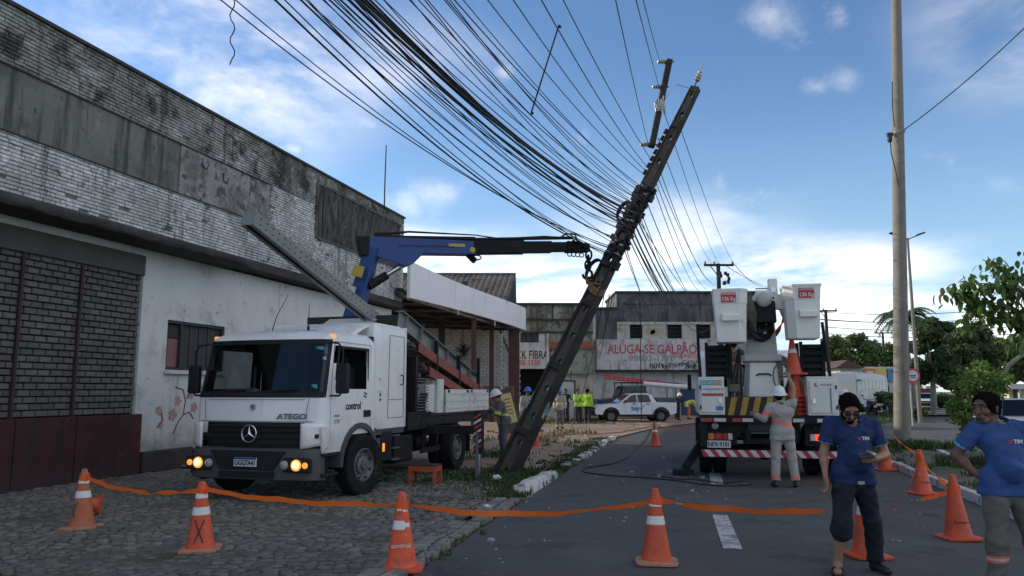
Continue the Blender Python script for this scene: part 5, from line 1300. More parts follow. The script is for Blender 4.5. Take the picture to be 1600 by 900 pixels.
    for k in range(14):
        x = px - .30 + q.uniform(-.06, .10); z = 3.58 + q.uniform(-.05, .05)
        cl.tube([(x, .42, z), (x + q.uniform(-.08, .05), .34, z - .2), (x + q.uniform(-.08, .1), .36, z - .45), (x + q.uniform(-.05, .12), .42, z - .62 - q.uniform(0, .25))], [.03, .05, .045, .02], 6)
    cl.build('canvas_cover', 'tarp_olive', t, smooth=60)
    cl = MB()
    for k in range(10): cl.tube([(px - .2 + q.uniform(-.1, .1), .45, 3.1), (px - .35 + q.uniform(-.1, .1), .3, 2.95), (px - .2 + q.uniform(-.2, .2), .35, 2.75 + q.uniform(-.1, .1)), (px + q.uniform(-.2, .2), .5, 2.9)], .018, 5)
    cl.build('hydraulic_hoses', 'hose', t)
    rc = MB()
    for k in range(5): rc.tube([(px + .32 + .03 * k, .5, 3.35), (px + .40 + .02 * k, .4, 3.1), (px + .34 - .02 * k, .45, 2.85), (px + .28, .55, 2.75)], .012, 5)
    rc.build('red_hose', 'lamp_red', t)
    MB().bar((px + .10, .42, 3.4), (px + .16, .40, 3.05), .04, .04).build('lever', 'chrome', t)
    # levelling post between the buckets
    MB().box((px + .24, .5, 3.62), (.17, .17, .52)).build('level_post', 'fibreglass', t, bevel=.012); MB().box((px + .24, .405, 3.66), (.09, .02, .10)).build('post_plate', 'chrome', t)
    for s, x, w in ((-1, px - .33, .22), (1, px + .36, .30)):
        br = MB().box((x, .5, 3.42), (w, .16, .30)).build('bucket_bracket', 'fibreglass', t, bevel=.012)
        for dx in (-.4, .4):
            for z in (3.34, 3.5): MB().lathe([(.02, 0), (.02, .02)], 8, 0, T(x + dx * w, .42, z) @ RX(90)).build('bolt', 'black_plastic', br)
    # buckets
    for s, xc, zt in ((-1, -.66, 3.63), (1, .66, 3.68)):
        zb = zt - 1.03; bk = MB(); W0, W1, D0, D1 = .265, .335, .28, .33
        def oct_(w, d, ch): return [(-w, -d), (w - ch if s < 0 else w, -d), (w, -d + (ch if s < 0 else 0)), (w, d), (-w, d)] if s < 0 else [(-w + ch, -d), (w, -d), (w, d), (-w, d), (-w, -d + ch)]
        lv = [(zb, .88, .0), (zb + .02, .92, 0), (zb + .74, 1.06, 0), (zb + .745, 1.10, 0), (zb + .99, 1.16, 0), (zb + .992, 1.22, 0), (zt, 1.22, 0)]
        vs = []; fs = []; nn = 5
        for z, k, _ in lv:
            kk = (k - .88) / .34; w = W0 + (W1 - W0) * kk + .0; d = D0 + (D1 - D0) * kk
            for (x, y) in oct_(w, d, .14): vs.append((xc + x, .12 + y, z))
        for i in range(len(lv) - 1):
            for j in range(nn): fs.append((i * nn + j, i * nn + (j + 1) % nn, (i + 1) * nn + (j + 1) % nn, (i + 1) * nn + j))
        fs.append(tuple(range(nn - 1, -1, -1)))
        bk.add(vs, fs); b = bk.build('bucket', 'fibreglass', t, solid=.02)
        fix_normals(b.data)
        yf = .12 - D0 - .035
        lx = xc + (-.04 if s < 0 else .06)
        MB().box((lx, .12 - D1 + .008, zb + .86), (.28, .012, .19), 0).build('weight_label', 'label_red', b)
        lettering('136 Kg', .105, facing((lx, .12 - D1 - .002, zb + .825), (1, 0, 0), (0, 0, 1)), 'sticker_white', b, sx=.86, bold=.004)
        lettering('CAPACIDADE', .042, facing((lx, .12 - D1 - .002, zb + .925), (1, 0, 0), (0, 0, 1)), 'sticker_white', b, sx=1.05, bold=.002)
        st = MB(); sx = xc - .02 if s < 0 else xc + .08
        st.prism([(-.30, zb + .40), (-.39, zb + .40), (-.39, zb + .51), (-.30, zb + .55)], sx - .16, sx + .16, 'x', M=T(0, .12, 0)); st.build('bucket_step', 'fibreglass', b, bevel=.01)
    # dark frames under the buckets (stored outrigger pads and ladder racks)
    for s, x in ((-1, -.92), (1, .88)):
        fr = MB()
        for dx in (-.20, .20): fr.box((x + dx, .5, 2.28), (.06, .06, .70))
        for k in range(5): fr.box((x, .5, 2.02 + k * .13), (.36, .04, .07))
        fr.build('pad_rack', 'black_metal', t)
        MB().box((x, .56, 2.25), (.38, .03, .62)).build('rack_panel', 'opening_dark', t)
        MB().tube([(x - .33 if s < 0 else x + .30, .4, 1.9), (x - .36 if s < 0 else x + .24, .4, 2.5), (x - .36 if s < 0 else x + .2, .4, 3.0)], .03, 6).build('rack_pole', 'black_metal', t)
        MB().tube([(x + .25 if s < 0 else x - .28, .45, 1.9), (x + .25 if s < 0 else x - .28, .45, 2.6)], .035, 6).build('rack_pole', 'black_metal', t)
    # pole tools, strap, coil of cable
    ct = MB()
    for k in range(16):
        r0 = .26 + .012 * k; ct.tube([(.26 + .10 * math.sin(k), .55 + .015 * k, 1.95)] + [(.28 + r0 * .55 * math.cos(a) + .02 * math.sin(k * 3), .5 + .016 * k, 1.95 + r0 * math.sin(a)) for a in [i * .5 for i in range(13)]], .016, 5)
    ct.build('cable_coil', 'cable_coil', t)
    for k in range(3): MB().tube([(-.72 + .12 * k, .3, 1.5), (-.62 + .07 * k, .3, 2.0), (-.50, .35, 2.5)], .02, 5).build('strap', 'black_plastic', t)
    MB().box((-.62, .35, 1.72), (.22, .2, .16), 0, None).build('tool_bag', 'tarp_olive', t, bevel=.03)
    # left outrigger leg reaching the road with its pad
    lg = MB(); lg.bar((-1.15, .75, .80), (-1.62, .70, .12), .16, .16); ol = lg.build('outrigger', 'black_metal', t, bevel=.01)
    MB().box((-1.64, .70, .06), (.42, .34, .11)).build('outrigger_pad', 'black_metal', ol, bevel=.02)
    lg = MB(); lg.bar((1.15, .75, .80), (1.55, .70, .12), .16, .16); ol = lg.build('outrigger', 'black_metal', t); MB().box((1.56, .70, .06), (.42, .34, .11)).build('outrigger_pad', 'black_metal', ol)
    # cab ahead
    cabm = MB(); cabm.prism([(4.55, 1.05), (4.55, 2.55), (4.75, 2.68), (6.0, 2.62), (6.35, 2.3), (6.5, 1.6), (6.5, .75), (6.0, .75), (5.95, 1.05)], -1.15, 1.15, 'x'); cabm.build('cab', 'paint_white', t, bevel=.08, seg=3)
    MB().box((0, 4.54, 2.05), (1.7, .03, .55)).build('rear_window', 'tinted', t)
    for s in (-1, 1): MB().box((s * 1.155, 5.4, 2.0), (.02, .8, .6)).build('side_window', 'tinted', t); MB().box((s * 1.38, 6.2, 1.9), (.1, .18, .42)).build('mirror', 'black_plastic', t, bevel=.02)
    for s in (-1, 1): MB().box((s * 1.2, 3.2, 1.45), (.2, 1.2, .5)).build('side_locker', 'paint_white_dull', t, bevel=.015)
    return t
btruck = bucket_truck()
# ============================================================ leaning concrete pole, cross-arm, cables
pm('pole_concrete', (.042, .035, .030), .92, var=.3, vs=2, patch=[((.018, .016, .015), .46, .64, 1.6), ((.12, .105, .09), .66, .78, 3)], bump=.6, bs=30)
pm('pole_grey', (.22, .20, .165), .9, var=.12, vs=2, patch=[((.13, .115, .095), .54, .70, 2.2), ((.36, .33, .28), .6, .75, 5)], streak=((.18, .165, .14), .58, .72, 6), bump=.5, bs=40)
pm('cable_black', (.011, .011, .012), .6, var=.15, vs=5); pm('insulator', (.36, .35, .31), .3, var=.15, vs=8); pm('rope', (.24, .13, .06), .9, var=.25, vs=12, bump=.6, bs=80); pm('strap_steel', (.42, .41, .39), .4, metal=.6)
pm('paint_bill', (.17, .30, .38), .8, var=.3, vs=14, patch=[((.45, .48, .47), .48, .54, 9), ((.12, .10, .09), .56, .6, 14)])
pm('pole_web_skylit', (.10, .086, .070), .92, var=.25, vs=3, patch=[((.08, .07, .06), .5, .66, 2.5), ((.20, .175, .145), .62, .72, 6)], streak=((.07, .06, .05), .56, .7, 4), bump=.6, bs=30)  # web concrete coloured lighter than the flanges, skylight painted into it
PB = G(790, 740); PT = at(1087, 138, 16.6)
def pole_frame():
    z = (PT - PB).normalized(); toc = Vector((-.55, -.83, 0)); y = (toc - z * toc.dot(z)).normalized(); x = y.cross(z)      # +y: web faces left towards the camera
    return basis(PB - z * .25, x, y, z)
PF = pole_frame(); PL = (PT - PB).length + .25
def pole_pt(t, x=0.0, y=0.0): return PF @ Vector((x, y, t))
def pole_t(px, py):
    """distance along the pole that appears at this place of the survey"""
    best = min(range(0, int(PL * 50)), key=lambda k: (lambda q: (q[0] - px) ** 2 + (q[1] - py) ** 2)(pjx(pole_pt(k / 50))))
    return best / 50
def pjx(p):
    v = Vector(p) - CAMP; z = v.dot(FWD); return (800 + FPX * v.x / z, 450 - FPX * v.dot(UPV) / z)
def leaning_pole():
    e = empty('leaning_pole', PB, 0, 'broken concrete utility pole leaning over the road, roped to the crane', 'utility pole')
    M0 = Matrix.Translation(-PB) @ PF
    def wd(t): k = t / PL; return .215 + (.100 - .215) * k, .17 + (.088 - .17) * k      # half sizes: x (flange spread), y (flange width)
    n = 36
    for s in (-1, 1):
        f = MB(); vs = []; fs = []; q = random.Random(3 + s)
        for i in range(n + 1):
            t = PL * i / n; a, b = wd(t); th = .30 * a
            if i == 0: j = [q.uniform(-.12, .1) for _ in range(4)]
            else: j = [0] * 4
            for k, (x, y) in enumerate(((s * a, -b), (s * a, b), (s * (a - th), b), (s * (a - th), -b))):
                vs.append((x + q.uniform(-.004, .004), y + q.uniform(-.004, .004), t + j[k]))
        for i in range(n):
            for k in range(4): fs.append((i * 4 + k, i * 4 + (k + 1) % 4, (i + 1) * 4 + (k + 1) % 4, (i + 1) * 4 + k))
        fs += [(0, 1, 2, 3), (n * 4 + 3, n * 4 + 2, n * 4 + 1, n * 4)]
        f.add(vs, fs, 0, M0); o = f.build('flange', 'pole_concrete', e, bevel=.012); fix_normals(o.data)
    w = MB(); step = .62; k = 0; t = .0
    while t < PL - .05:
        t1 = min(PL, t + step); a, _ = wd((t + t1) / 2); x = a * .78; tc = (t + t1) / 2; hw, hh = .042, .075
        for yy, sg in ((.055, 1), (-.055, -1)):
            N = 16; vs = []
            for i in range(N):
                an = 2 * math.pi * i / N; c, d = math.cos(an), math.sin(an); m = max(abs(c), abs(d))
                vs.append((x * c / m, yy, tc + (t1 - t) / 2 * d / m))
            for i in range(N): an = 2 * math.pi * i / N; vs.append((hw * math.cos(an), yy, tc + hh * math.sin(an)))
            fs = [(i, (i + 1) % N, N + (i + 1) % N, N + i) for i in range(N)]
            w.add(vs, fs if sg < 0 else [f[::-1] for f in fs], 0, M0)
        vs = [(hw * math.cos(2 * math.pi * i / 16), yy, tc + hh * math.sin(2 * math.pi * i / 16)) for yy in (.055, -.055) for i in range(16)]
        w.add(vs, [(i, (i + 1) % 16, 16 + (i + 1) % 16, 16 + i) for i in range(16)], 0, M0)
        t = t1; k += 1
    o = w.build('web', 'pole_web_skylit', e); 
    for t in [PL * (.12 + .155 * k) for k in range(6)]:
        a, b = wd(t); MB().box((0, 0, t), (a * 1.5, b * 1.9, .14), 0, M0).build('cross_rib', 'pole_concrete', e, bevel=.01)
    MB().box((0, 0, PL - .06), (wd(PL)[0] * 1.98, wd(PL)[1] * 1.98, .14), 0, M0).build('pole_head', 'pole_concrete', e, bevel=.015)
    # bills pasted near the foot
    q = random.Random(5)
    for x, y, t0, ww, hh, face in [(-.235, .0, 1.95, .22, .30, 'x'), (.19, .165, 1.9, .10, .32, 'y'), (-.12, .166, 2.0, .06, .4, 'y')]:
        pass
    for t0, sx in ((1.72, -1), (1.80, 1)):
        a, b = wd(t0); m = MB(); ring = [(q.uniform(.35, 1) * math.cos(i * .628), q.uniform(.4, 1) * math.sin(i * .628)) for i in range(10)]
        if sx > 0: m.add([(u * b * .55 * .9, b + .006, t0 + v * .24) if False else (sx * (a * .86) + u * a * .13, b + .006, t0 + v * .25) for u, v in ring], [tuple(range(9, -1, -1))], 0, M0)
        m.build('pasted_bill', 'paint_bill', e) if m.v else None
        m = MB(); side = sx * (a + .006); m.add([(side, u * b * .75, t0 + v * .26) for u, v in ring], [tuple(range(10))], 0, M0); m.build('pasted_bill', 'paint_bill', e)
    # steel straps and hardware near the cables
    tt = [pole_t(*p) for p in [(980, 345), (986, 335), (1003, 305), (968, 385), (960, 398)]]
    for t in tt:
        a, b = wd(t); MB().box((0, 0, t), (a * 2.06, b * 2.08, .045), 0, M0).build('steel_strap', 'strap_steel', e)
    t_lo, t_hi = pole_t(948, 420), pole_t(1012, 290)
    hw = MB(); hq = random.Random(17)
    for k in range(46):
        t = t_lo + (t_hi - t_lo) * hq.random() ** .8; a, b = wd(t); an = hq.uniform(0, 6.28); c = Vector((math.cos(an) * (a + .04), math.sin(an) * (b + .05), t))
        hw.box(c, (hq.uniform(.05, .16), hq.uniform(.05, .14), hq.uniform(.04, .18)), 0, M0 @ T(0, 0, 0))
    tag(hw.build('cable_clamps', 'cable_black', e, bevel=.008), kind='stuff')
    hk = MB()
    for k in range(7):
        t = pole_t(1020, 272) + k * .18; a, b = wd(t); hk.lathe([(.05, -.05), (.035, -.02), (.05, 0), (.035, .02), (.05, .05)], 10, 0, M0 @ T(a + .07, .02, t)); hk.box((a + .03, 0, t), (.1, .03, .03), 0, M0)
    hk.build('secondary_rack', 'cable_black', e, smooth=40)
    wr = MB(); hq = random.Random(23)
    for k in range(44):
        t = t_lo + .1 + (t_hi - t_lo - .2) * hq.random(); a, b = wd(t); g = hq.uniform(1.05, 1.35); tl = hq.uniform(-.25, .25)
        n_ = hq.randint(9, 15); wr.tube([Vector((a * g * math.cos(.5 * i), b * g * math.sin(.5 * i), t + tl * math.cos(.5 * i) + .006 * i)) for i in range(n_)], hq.choice((.01, .014, .02)), 5, 0, True, M0)
    wr.build('cable_wraps', 'cable_black', e)
    wr = MB()
    for k in range(9):
        t = t_lo + .15 + (t_hi - t_lo - .2) * hq.random(); a, b = wd(t); wr.tube([Vector((a * 1.25 * math.cos(.45 * i), b * 1.3 * math.sin(.45 * i), t + .05 * math.cos(.5 * i))) for i in range(8, 15)], .014, 5, 0, True, M0)
    wr.build('wire_ties', 'strap_steel', e)
    # coils of spare cable
    for (px, py, rad) in [(1003, 332, .22), (957, 425, .24)]:
        t = pole_t(px - 18, py); a, b = wd(t); m = MB()
        for k in range(9):
            rr = rad * (1 + .04 * hq.uniform(-1, 1)); oy = hq.uniform(-.05, .05)
            m.tube([Vector((a + .10 + rr * .62 * math.cos(i * .45), oy, t + rr * 1.1 * math.sin(i * .45))) for i in range(15)], .016, 5, 0, True, M0)
        m.build('cable_coil', 'cable_black', e)
    # crane rope round the shaft up to the hook
    t = pole_t(925, 452); a, b = wd(t); m = MB()
    for k in range(3): m.tube([Vector((a * 1.12 * math.cos(i * .42), b * 1.15 * math.sin(i * .42), t + .05 * k + .10 * math.cos(i * .42 + 1))) for i in range(16)], .028, 6, 0, True, M0)
    hook = at(918, 432, 16.25) - PB
    for k in (-1, 1): m.tube([hook + Vector((.02 * k, 0, .0)), hook + Vector((.02 * k, .0, -.14)), M0 @ Vector((-a * .9, b * 1.1 * k * .5, t + .16)), M0 @ Vector((-a * .6, b * 1.1, t + .04))], .03, 6)
    m.build('lifting_rope', 'rope', e, smooth=60)
    # arrester on the head
    m = MB(); hp = M0 @ Vector((.04, 0, PL)); tp = at(1099, 98, 16.6) - PB
    m.tube([hp, hp + (tp - hp) * .3], .015, 6); m.build('arrester_pin', 'cable_black', e)
    F = aim(hp, tp, (1, 0, 0)) @ RX(-90); d = (tp - hp).length; m = MB()
    m.lathe([(.02, d * .25), (.07, d * .30), (.05, d * .36), (.075, d * .4), (.055, d * .46), (.07, d * .5), (.04, d * .58), (.05, d * .62), (.02, d * .7), (.012, d * .95), (.008, d * 1.1)], 12, 0, F); m.build('arrester', 'insulator', e, smooth=40)
leaning_pole()

def cross_arm():
    a, b = at(1046, 94, 16.3), at(1018, 230, 16.3); e = empty('cross_arm', b, 0, 'dark concrete cross-arm with three insulators hanging beside the pole top', 'cross-arm')
    A = a - b; m = MB(); m.bar((0, 0, 0), A, .13, .17, 0, (0, -1, 0)); m.build('beam', 'pole_concrete', e, bevel=.012)
    for f, dx in ((.98, -.18), (.69, -.18), (.03, -.18)):
        p = A * f; ins = MB(); F = T(p + Vector((-.07, 0, 0))) @ RY(-90)
        ins.lathe([(.012, -.03), (.03, 0), (.065, .03), (.03, .05), (.065, .08), (.03, .10), (.065, .13), (.03, .15), (.05, .18), (.02, .20)], 14, 0, F, cap=True); ins.build('insulator', 'insulator', e, smooth=40)
        MB().tube([p + Vector((-.08, 0, 0)), p + Vector((.11, 0, 0))], .014, 6).build('pin', 'cable_black', e)
    q = random.Random(3); m = MB()
    for k in range(12): m.tube([A * .46 + Vector((.11 * math.cos(i * .6), .11 * math.sin(i * .6), q.uniform(-.06, .06) + .02 * i * q.uniform(-1, 1))) for i in range(12)], .014, 5)
    tp = pole_pt(PL - .15) - b
    m.tube([A * .46, A * .46 + Vector((.2, 0, .28)), tp + Vector((-.35, 0, .22)), tp + Vector((-.1, 0, .14)), tp], .012, 5); m.build('tie_wire', 'strap_steel', e)
cross_arm()

def cable(pts, r, name, label, group, mat='cable_black', n=5):
    pts = [Vector(p) for p in pts]; o = pts[0]; m = MB(); m.tube([p - o for p in pts], r, n)
    q = m.build(name, mat, None, smooth=80); q.location = o; return tag(q, label, 'cable', group)
def sag(a, b, s, n=18): return [a + (b - a) * (i / n) - Vector((0, 0, s * 4 * (i / n) * (1 - i / n))) for i in range(n + 1)]
def wires():
    q = random.Random(41)
    # near side: exits at the top edge of the view and goes on to the next pole behind the viewer
    spec = [(345, 0, 930, 372, .7, .014), (368, 0, 945, 382, .7, .011), (430, 0, 938, 390, .75, .020), (445, 0, 950, 395, .75, .012), (470, 0, 960, 372, .7, .018), (478, 0, 948, 400, .65, .011), (515, 0, 975, 348, .6, .018), (522, 0, 985, 350, .55, .011), (532, 0, 982, 338, .6, .020), (545, 0, 972, 352, .5, .028), (556, 0, 986, 332, .5, .030), (560, 0, 978, 345, .45, .026), (566, 0, 990, 335, .5, .028), (572, 0, 980, 340, .42, .024), (578, 0, 984, 336, .5, .022), (586, 0, 994, 330, .5, .012), (600, 0, 996, 322, .45, .011), (640, 0, 1000, 312, .5, .012), (668, 0, 990, 320, .45, .011), (698, 0, 1004, 305, .4, .011), (710, 0, 1008, 300, .3, .012), (762, 0, 1016, 285, .35, .011), (802, 0, 1020, 280, .3, .011), (846, 0, 1022, 275, .3, .011), (880, 0, 1026, 268, .2, .011), (962, 0, 1013, 226, .10, .010), (994, 0, 1030, 136, .05, .010), (1000, -20, 1031, 96, .05, .010)]
    for k in range(14):
        u = q.random(); spec.insert(20, (455 + 300 * u + q.uniform(-15, 15), 0, 955 + 55 * u + q.uniform(-8, 8), 385 - 90 * u + q.uniform(-8, 8), q.uniform(.25, .95), .010))
    for i, (x0, y0, x1, y1, s, r) in enumerate(spec):
        if i < 39: t = pole_t(x1, y1); b = pole_pt(t, q.uniform(-.16, -.02), q.uniform(-.05, .14))
        else: b = at(x1, y1, 16.3)
        Ya = 8.2 + q.uniform(-.9, .9) if i < 39 else 7.2
        a = at(x0, y0, Ya); ext = a + (a - b) * .9; ext.z = a.z + .35
        mid = sag(a, b, s * .55, 16)
        pre = [ext + (a - ext) * (k / 4) for k in range(4)]
        lab, grp = ('thick black cable of the dense bundle running from the leaning pole to the upper edge', 'thick bundle cables') if r >= .018 else ('thin black wire fanning from the leaning pole up and out of view', 'thin wires on the near side of the pole')
        if i >= 39: lab, grp = 'bare wire running from an insulator of the cross-arm out of view', 'cross-arm wires'
        cable(pre + mid, r * .66, 'overhead_cable', lab, grp)
    # spreader stick hanging across two wires, and a curled loose end
    st = empty('wire_spreader', at(830, 176, 10.5), 0, 'straight dark stick hanging between two thin overhead wires', 'spreader'); a = at(873, 40, 10.5) - st.location
    MB().tube([Vector((0, 0, 0)), a], .013, 6).build('rod', 'cable_black', st); MB().tube([a, a + Vector((.03, 0, -.03))], .02, 6).build('clip', 'cable_black', st); MB().tube([Vector((0, 0, 0)), Vector((.03, 0, -.02))], .02, 6).build('clip', 'cable_black', st)
    p0 = at(363, -4, 8.2); pts = [at(363 + 4 * math.sin(k * 1.15), -4 + k * 7.0, 8.2) for k in range(16)]
    cable(pts, .007, 'loose_wire', 'short curly loose wire end dangling above the warehouse roof', None)
    # far side: from the pole on to the far cross-arm pole and the shops
    far = [(1038, 215, 1112, 412, 50, .30, .010), (1040, 150, 1122, 411, 50, .3, .010), (1066, 180, 1146, 411, 50, .3, .010), (1030, 250, 1110, 440, 50, .5, .011), (1028, 262, 1118, 446, 50, .5, .011), (1026, 268, 1105, 452, 50, .5, .011), (1022, 275, 1098, 456, 50, .6, .011), (1014, 300, 1090, 470, 50, .5, .013), (1008, 318, 1080, 480, 50, .6, .012), (1000, 330, 1095, 490, 50, .7, .02), (996, 338, 1085, 486, 50, .7, .022), (992, 345, 1072, 482, 50, .7, .022), (988, 352, 1064, 478, 50, .6, .02), (984, 358, 1052, 474, 50, .5, .014), (990, 345, 1100, 500, 48, .9, .013), (985, 352, 1108, 512, 48, .9, .013), (1000, 330, 1102, 480, 50, .4, .013), (980, 365, 1012, 480, 46, .2, .012), (975, 370, 1022, 500, 44, .2, .012), (1004, 322, 1060, 470, 50, .3, .01)]
    for (x0, y0, x1, y1, Y, s, r) in far:
        t = pole_t(x0, y0); a = pole_pt(t, .1, -.05) if x0 < 1037 else at(x0 - 10, y0, 16.4)
        b = at(x1, y1, Y); lab = 'thick black cable drooping from the leaning pole towards the grey shop' if r >= .018 else 'thin wire running from the leaning pole away to the far poles'
        cable(sag(a, b, s * 1.2, 20), r * .95, 'overhead_cable', lab, 'cables on the far side of the pole')
    for k, (x0, y0, x1, y1) in enumerate([(952, 460, 936, 560), (957, 462, 934, 540), (1000, 470, 1002, 660), (945, 455, 905, 630)]):
        a, b = at(x0, y0, 16.6), at(x1, y1, 30 if k != 2 else 17.6); cable(sag(a, b, .25), .010, 'dangling_wire', 'thin loose wire dangling from the leaning pole towards the ground', 'dangling wires')
    # dropped cable: a loop lying on the asphalt, a light cord by the kerb
    pts = [at(1006, 480, 16.8), at(1000, 600, 22.0)] + [G(x, y, .012) for x, y in [(1010, 678), (1003, 692), (992, 706), (975, 718), (952, 726), (925, 729), (912, 733), (915, 738), (945, 742), (1000, 746), (1050, 750), (1100, 757), (1140, 759), (1175, 757)]]
    def smooth_path(p, n=6):
        out = []
        for i in range(len(p) - 1):
            p0, p1, p2, p3 = p[max(i - 1, 0)], p[i], p[i + 1], p[min(i + 2, len(p) - 1)]
            for k in range(n):
                t = k / n; out.append(.5 * ((2 * p1) + (p2 - p0) * t + (2 * p0 - 5 * p1 + 4 * p2 - p3) * t * t + (3 * p1 - p0 - 3 * p2 + p3) * t ** 3))
        return out + [p[-1]]
    lay = smooth_path([G(x, y, .012) for x, y in [(1018, 668), (1010, 684), (1000, 696), (985, 712), (962, 723), (935, 728), (914, 732), (912, 737), (945, 742), (1000, 746), (1050, 750), (1100, 757), (1140, 759), (1175, 757)]])
    cable(lay, .014, 'fallen_cable', 'black cable lying in a loop across the asphalt before the bucket truck', None)
    cable(smooth_path([G(x, y, .012) for x, y in [(1032, 744), (1060, 748), (1095, 750), (1130, 755), (1160, 751)]]), .012, 'fallen_cable', 'short black cable piece lying beside the outrigger pad', None)
    cable(smooth_path([at(905, 600, 24), at(898, 640, 21.5), at(888, 690, 18.5), at(860, 725, 16), G(838, 744, .10), G(800, 765, .02), G(760, 782, .02), G(700, 800, .02), G(640, 815, .02)]), .009, 'tied_cord', 'thin pale cord slanting from the verge down to the white kerb stone', None, 'rope')
    # wires across the far right sky
    for k, (xa, ya, xb, yb, Y) in enumerate([(1275, 487, 1640, 475, 72), (1278, 498, 1640, 492, 72), (1275, 499, 1640, 488, 70), (1282, 510, 1640, 505, 72), (1280, 520, 1640, 517, 74)]):
        cable(sag(at(xa, ya, Y), at(xb, yb, Y - 12), .5), .03, 'far_wire', 'thin wire crossing the pale sky above the far trees', 'far street wires')
    for k, (xa, ya, xb, yb) in enumerate([(1146, 411, 1190, 448), (1130, 412, 1215, 452)]): cable(sag(at(xa, ya, 50), at(xb, yb, 70), .3), .02, 'far_wire', 'thin wire running on from the far T-topped pole', 'far pole wires')
wires()

# ============================================================ standing poles
def round_pole():
    b = G(1410, 704); t0 = at(1400, -30, b.y); e = empty('round_pole', b, 0, 'tall round grey concrete pole standing on the median strip', 'utility pole')
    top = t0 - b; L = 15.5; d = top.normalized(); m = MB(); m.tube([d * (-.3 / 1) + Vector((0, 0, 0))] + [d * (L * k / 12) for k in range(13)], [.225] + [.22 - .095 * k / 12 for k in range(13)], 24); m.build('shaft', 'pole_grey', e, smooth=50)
    h = at(1394, 212, b.y) - b
    m = MB(); m.box(h + Vector((-.12, -.1, 0)), (.16, .1, .1)); m.lathe([(.05, -.16), (.07, -.1), (.07, .0), (.04, .05)], 10, 0, T(h + Vector((-.14, -.12, -.08)))); m.build('clamp', 'cable_black', e)
    m = MB(); hp = d * ((h.z) / d.z + .05)
    for k in range(3): m.tube([hp + Vector((.20 * math.cos(i * .5), .20 * math.sin(i * .5), .03 * k + .04 * math.cos(i * .5))) for i in range(14)], .008, 5)
    m.build('wire_band', 'strap_steel', e)
    m = MB(); m.tube([h + Vector((-.14, -.14, -.1)), h + Vector((-.13, -.14, -.6)), h + Vector((-.05, -.18, -1.2)), h + Vector((-.02, -.2, -1.6))], .018, 5); m.tube([h + Vector((-.02, -.2, .2)), h + Vector((-.04, -.2, .8)), h + Vector((.02, -.18, 1.6))], .015, 5); m.build('drop_cable', 'cable_black', e)
    for z, a in ((2.35, .5), (2.15, .9)):
        m = MB(); 
        m.grid(lambda u, v: (.232 * math.sin(a + .5 * u), -.232 * math.cos(a + .5 * u), z + .34 * v), 6, 2); m.build('pasted_bill', 'paint_bill', e)
    cable(sag(b + hp, at(1640, 5, 18.5), .15), .016, 'guy_cable', 'single dark cable running from the round pole to the upper right', None)
round_pole()
def far_pole(px, ytop, Y, arm, label, lean=0.0, name='street_pole'):
    tp = at(px, ytop, Y); e = empty(name, (tp.x - lean, Y, 0), 0, label, 'utility pole', None)
    MB().tube([(0, 0, 0), (lean * .5, 0, tp.z / 2), (lean, 0, tp.z)], [.2, .17, .13], 10).build('shaft', 'pole_concrete', e, smooth=50)
    if arm:
        MB().box((lean, -.16, tp.z - .12), (arm, .12, .14)).build('cross_arm', 'pole_concrete', e)
        for s in (-.46, -.15, .46): MB().lathe([(.05, 0), (.09, .05), (.05, .09), (.08, .13), (.03, .2)], 10, 0, T(lean + s * arm, -.16, tp.z - .05)).build('insulator', 'insulator', e)
        MB().bar((lean, -.1, tp.z - .9), (lean - arm * .3, -.16, tp.z - .15), .05, .05).build('brace', 'cable_black', e)
    return e
e = far_pole(1122, 412, 50, 1.95, 'dark T-topped utility pole rising behind the grey bucket')
q = random.Random(4); m = MB()
tz = at(1122, 412, 50).z
for k in range(12): m.box((.5 * q.uniform(-.2, 1.4), q.uniform(-.3, .1), tz - .5 - q.uniform(0, .9)), (.16, .16, .22))
tag(m.build('switchgear', 'cable_black', e), kind='stuff')
far_pole(1290, 484, 70, 1.9, 'dark utility pole with cross-arm beside the pair of buckets')
far_pole(1379, 519, 100, 2.3, 'far utility pole in front of the tree line and orange shop')
def lamp_post():
    tp = at(1418, 372, 41); e = empty('street_lamp', (tp.x, 41, 0), 0, 'slim white street lamp post with curved twin lamp heads', 'street lamp')
    MB().tube([(0, 0, 0), (0, 0, tp.z * .5), (0, 0, tp.z)], [.11, .09, .06], 12).build('post', 'pole_grey', e, smooth=50)
    for s in (-1, 1):
        MB().tube([(0, 0, tp.z - .1), (s * .2, 0, tp.z + .02), (s * .45, 0, tp.z + .1)], .035, 8).build('arm', 'galv', e)
        MB().prism([(s * .4, tp.z + .06), (s * .95, tp.z + .26), (s * .9, tp.z + .33), (s * .55, tp.z + .22)], -.12, .12, 'y').build('lamp_head', 'steel_dark', e)
lamp_post()
def round_sign():
    p = at(1426, 587, 37); e = empty('road_sign', (p.x - .12, 37, 0), 0, 'round white road sign with red rim behind the concrete pole', 'road sign')
    MB().tube([(0, .06, 0), (0, .06, p.z + .3)], .04, 8).build('post', 'galv', e)
    MB().lathe([(.34, 0), (.34, .02)], 28, 0, T(.12, .0, p.z) @ RX(90)).build('disc', 'sticker_white', e)
    m = MB(); N = 28; vs = [(.12 + r * math.cos(i * 6.283 / N), -.026, p.z + r * math.sin(i * 6.283 / N)) for r in (.35, .26) for i in range(N)]
    m.add(vs, [(i, (i + 1) % N, N + (i + 1) % N, N + i) for i in range(N)]); m.build('rim', 'label_red', e)
    MB().box((.12, -.027, p.z), (.30, .006, .05)).build('symbol', 'ink', e); MB().box((.12, -.027, p.z - .09), (.22, .006, .04)).build('symbol', 'ink', e)
round_sign()
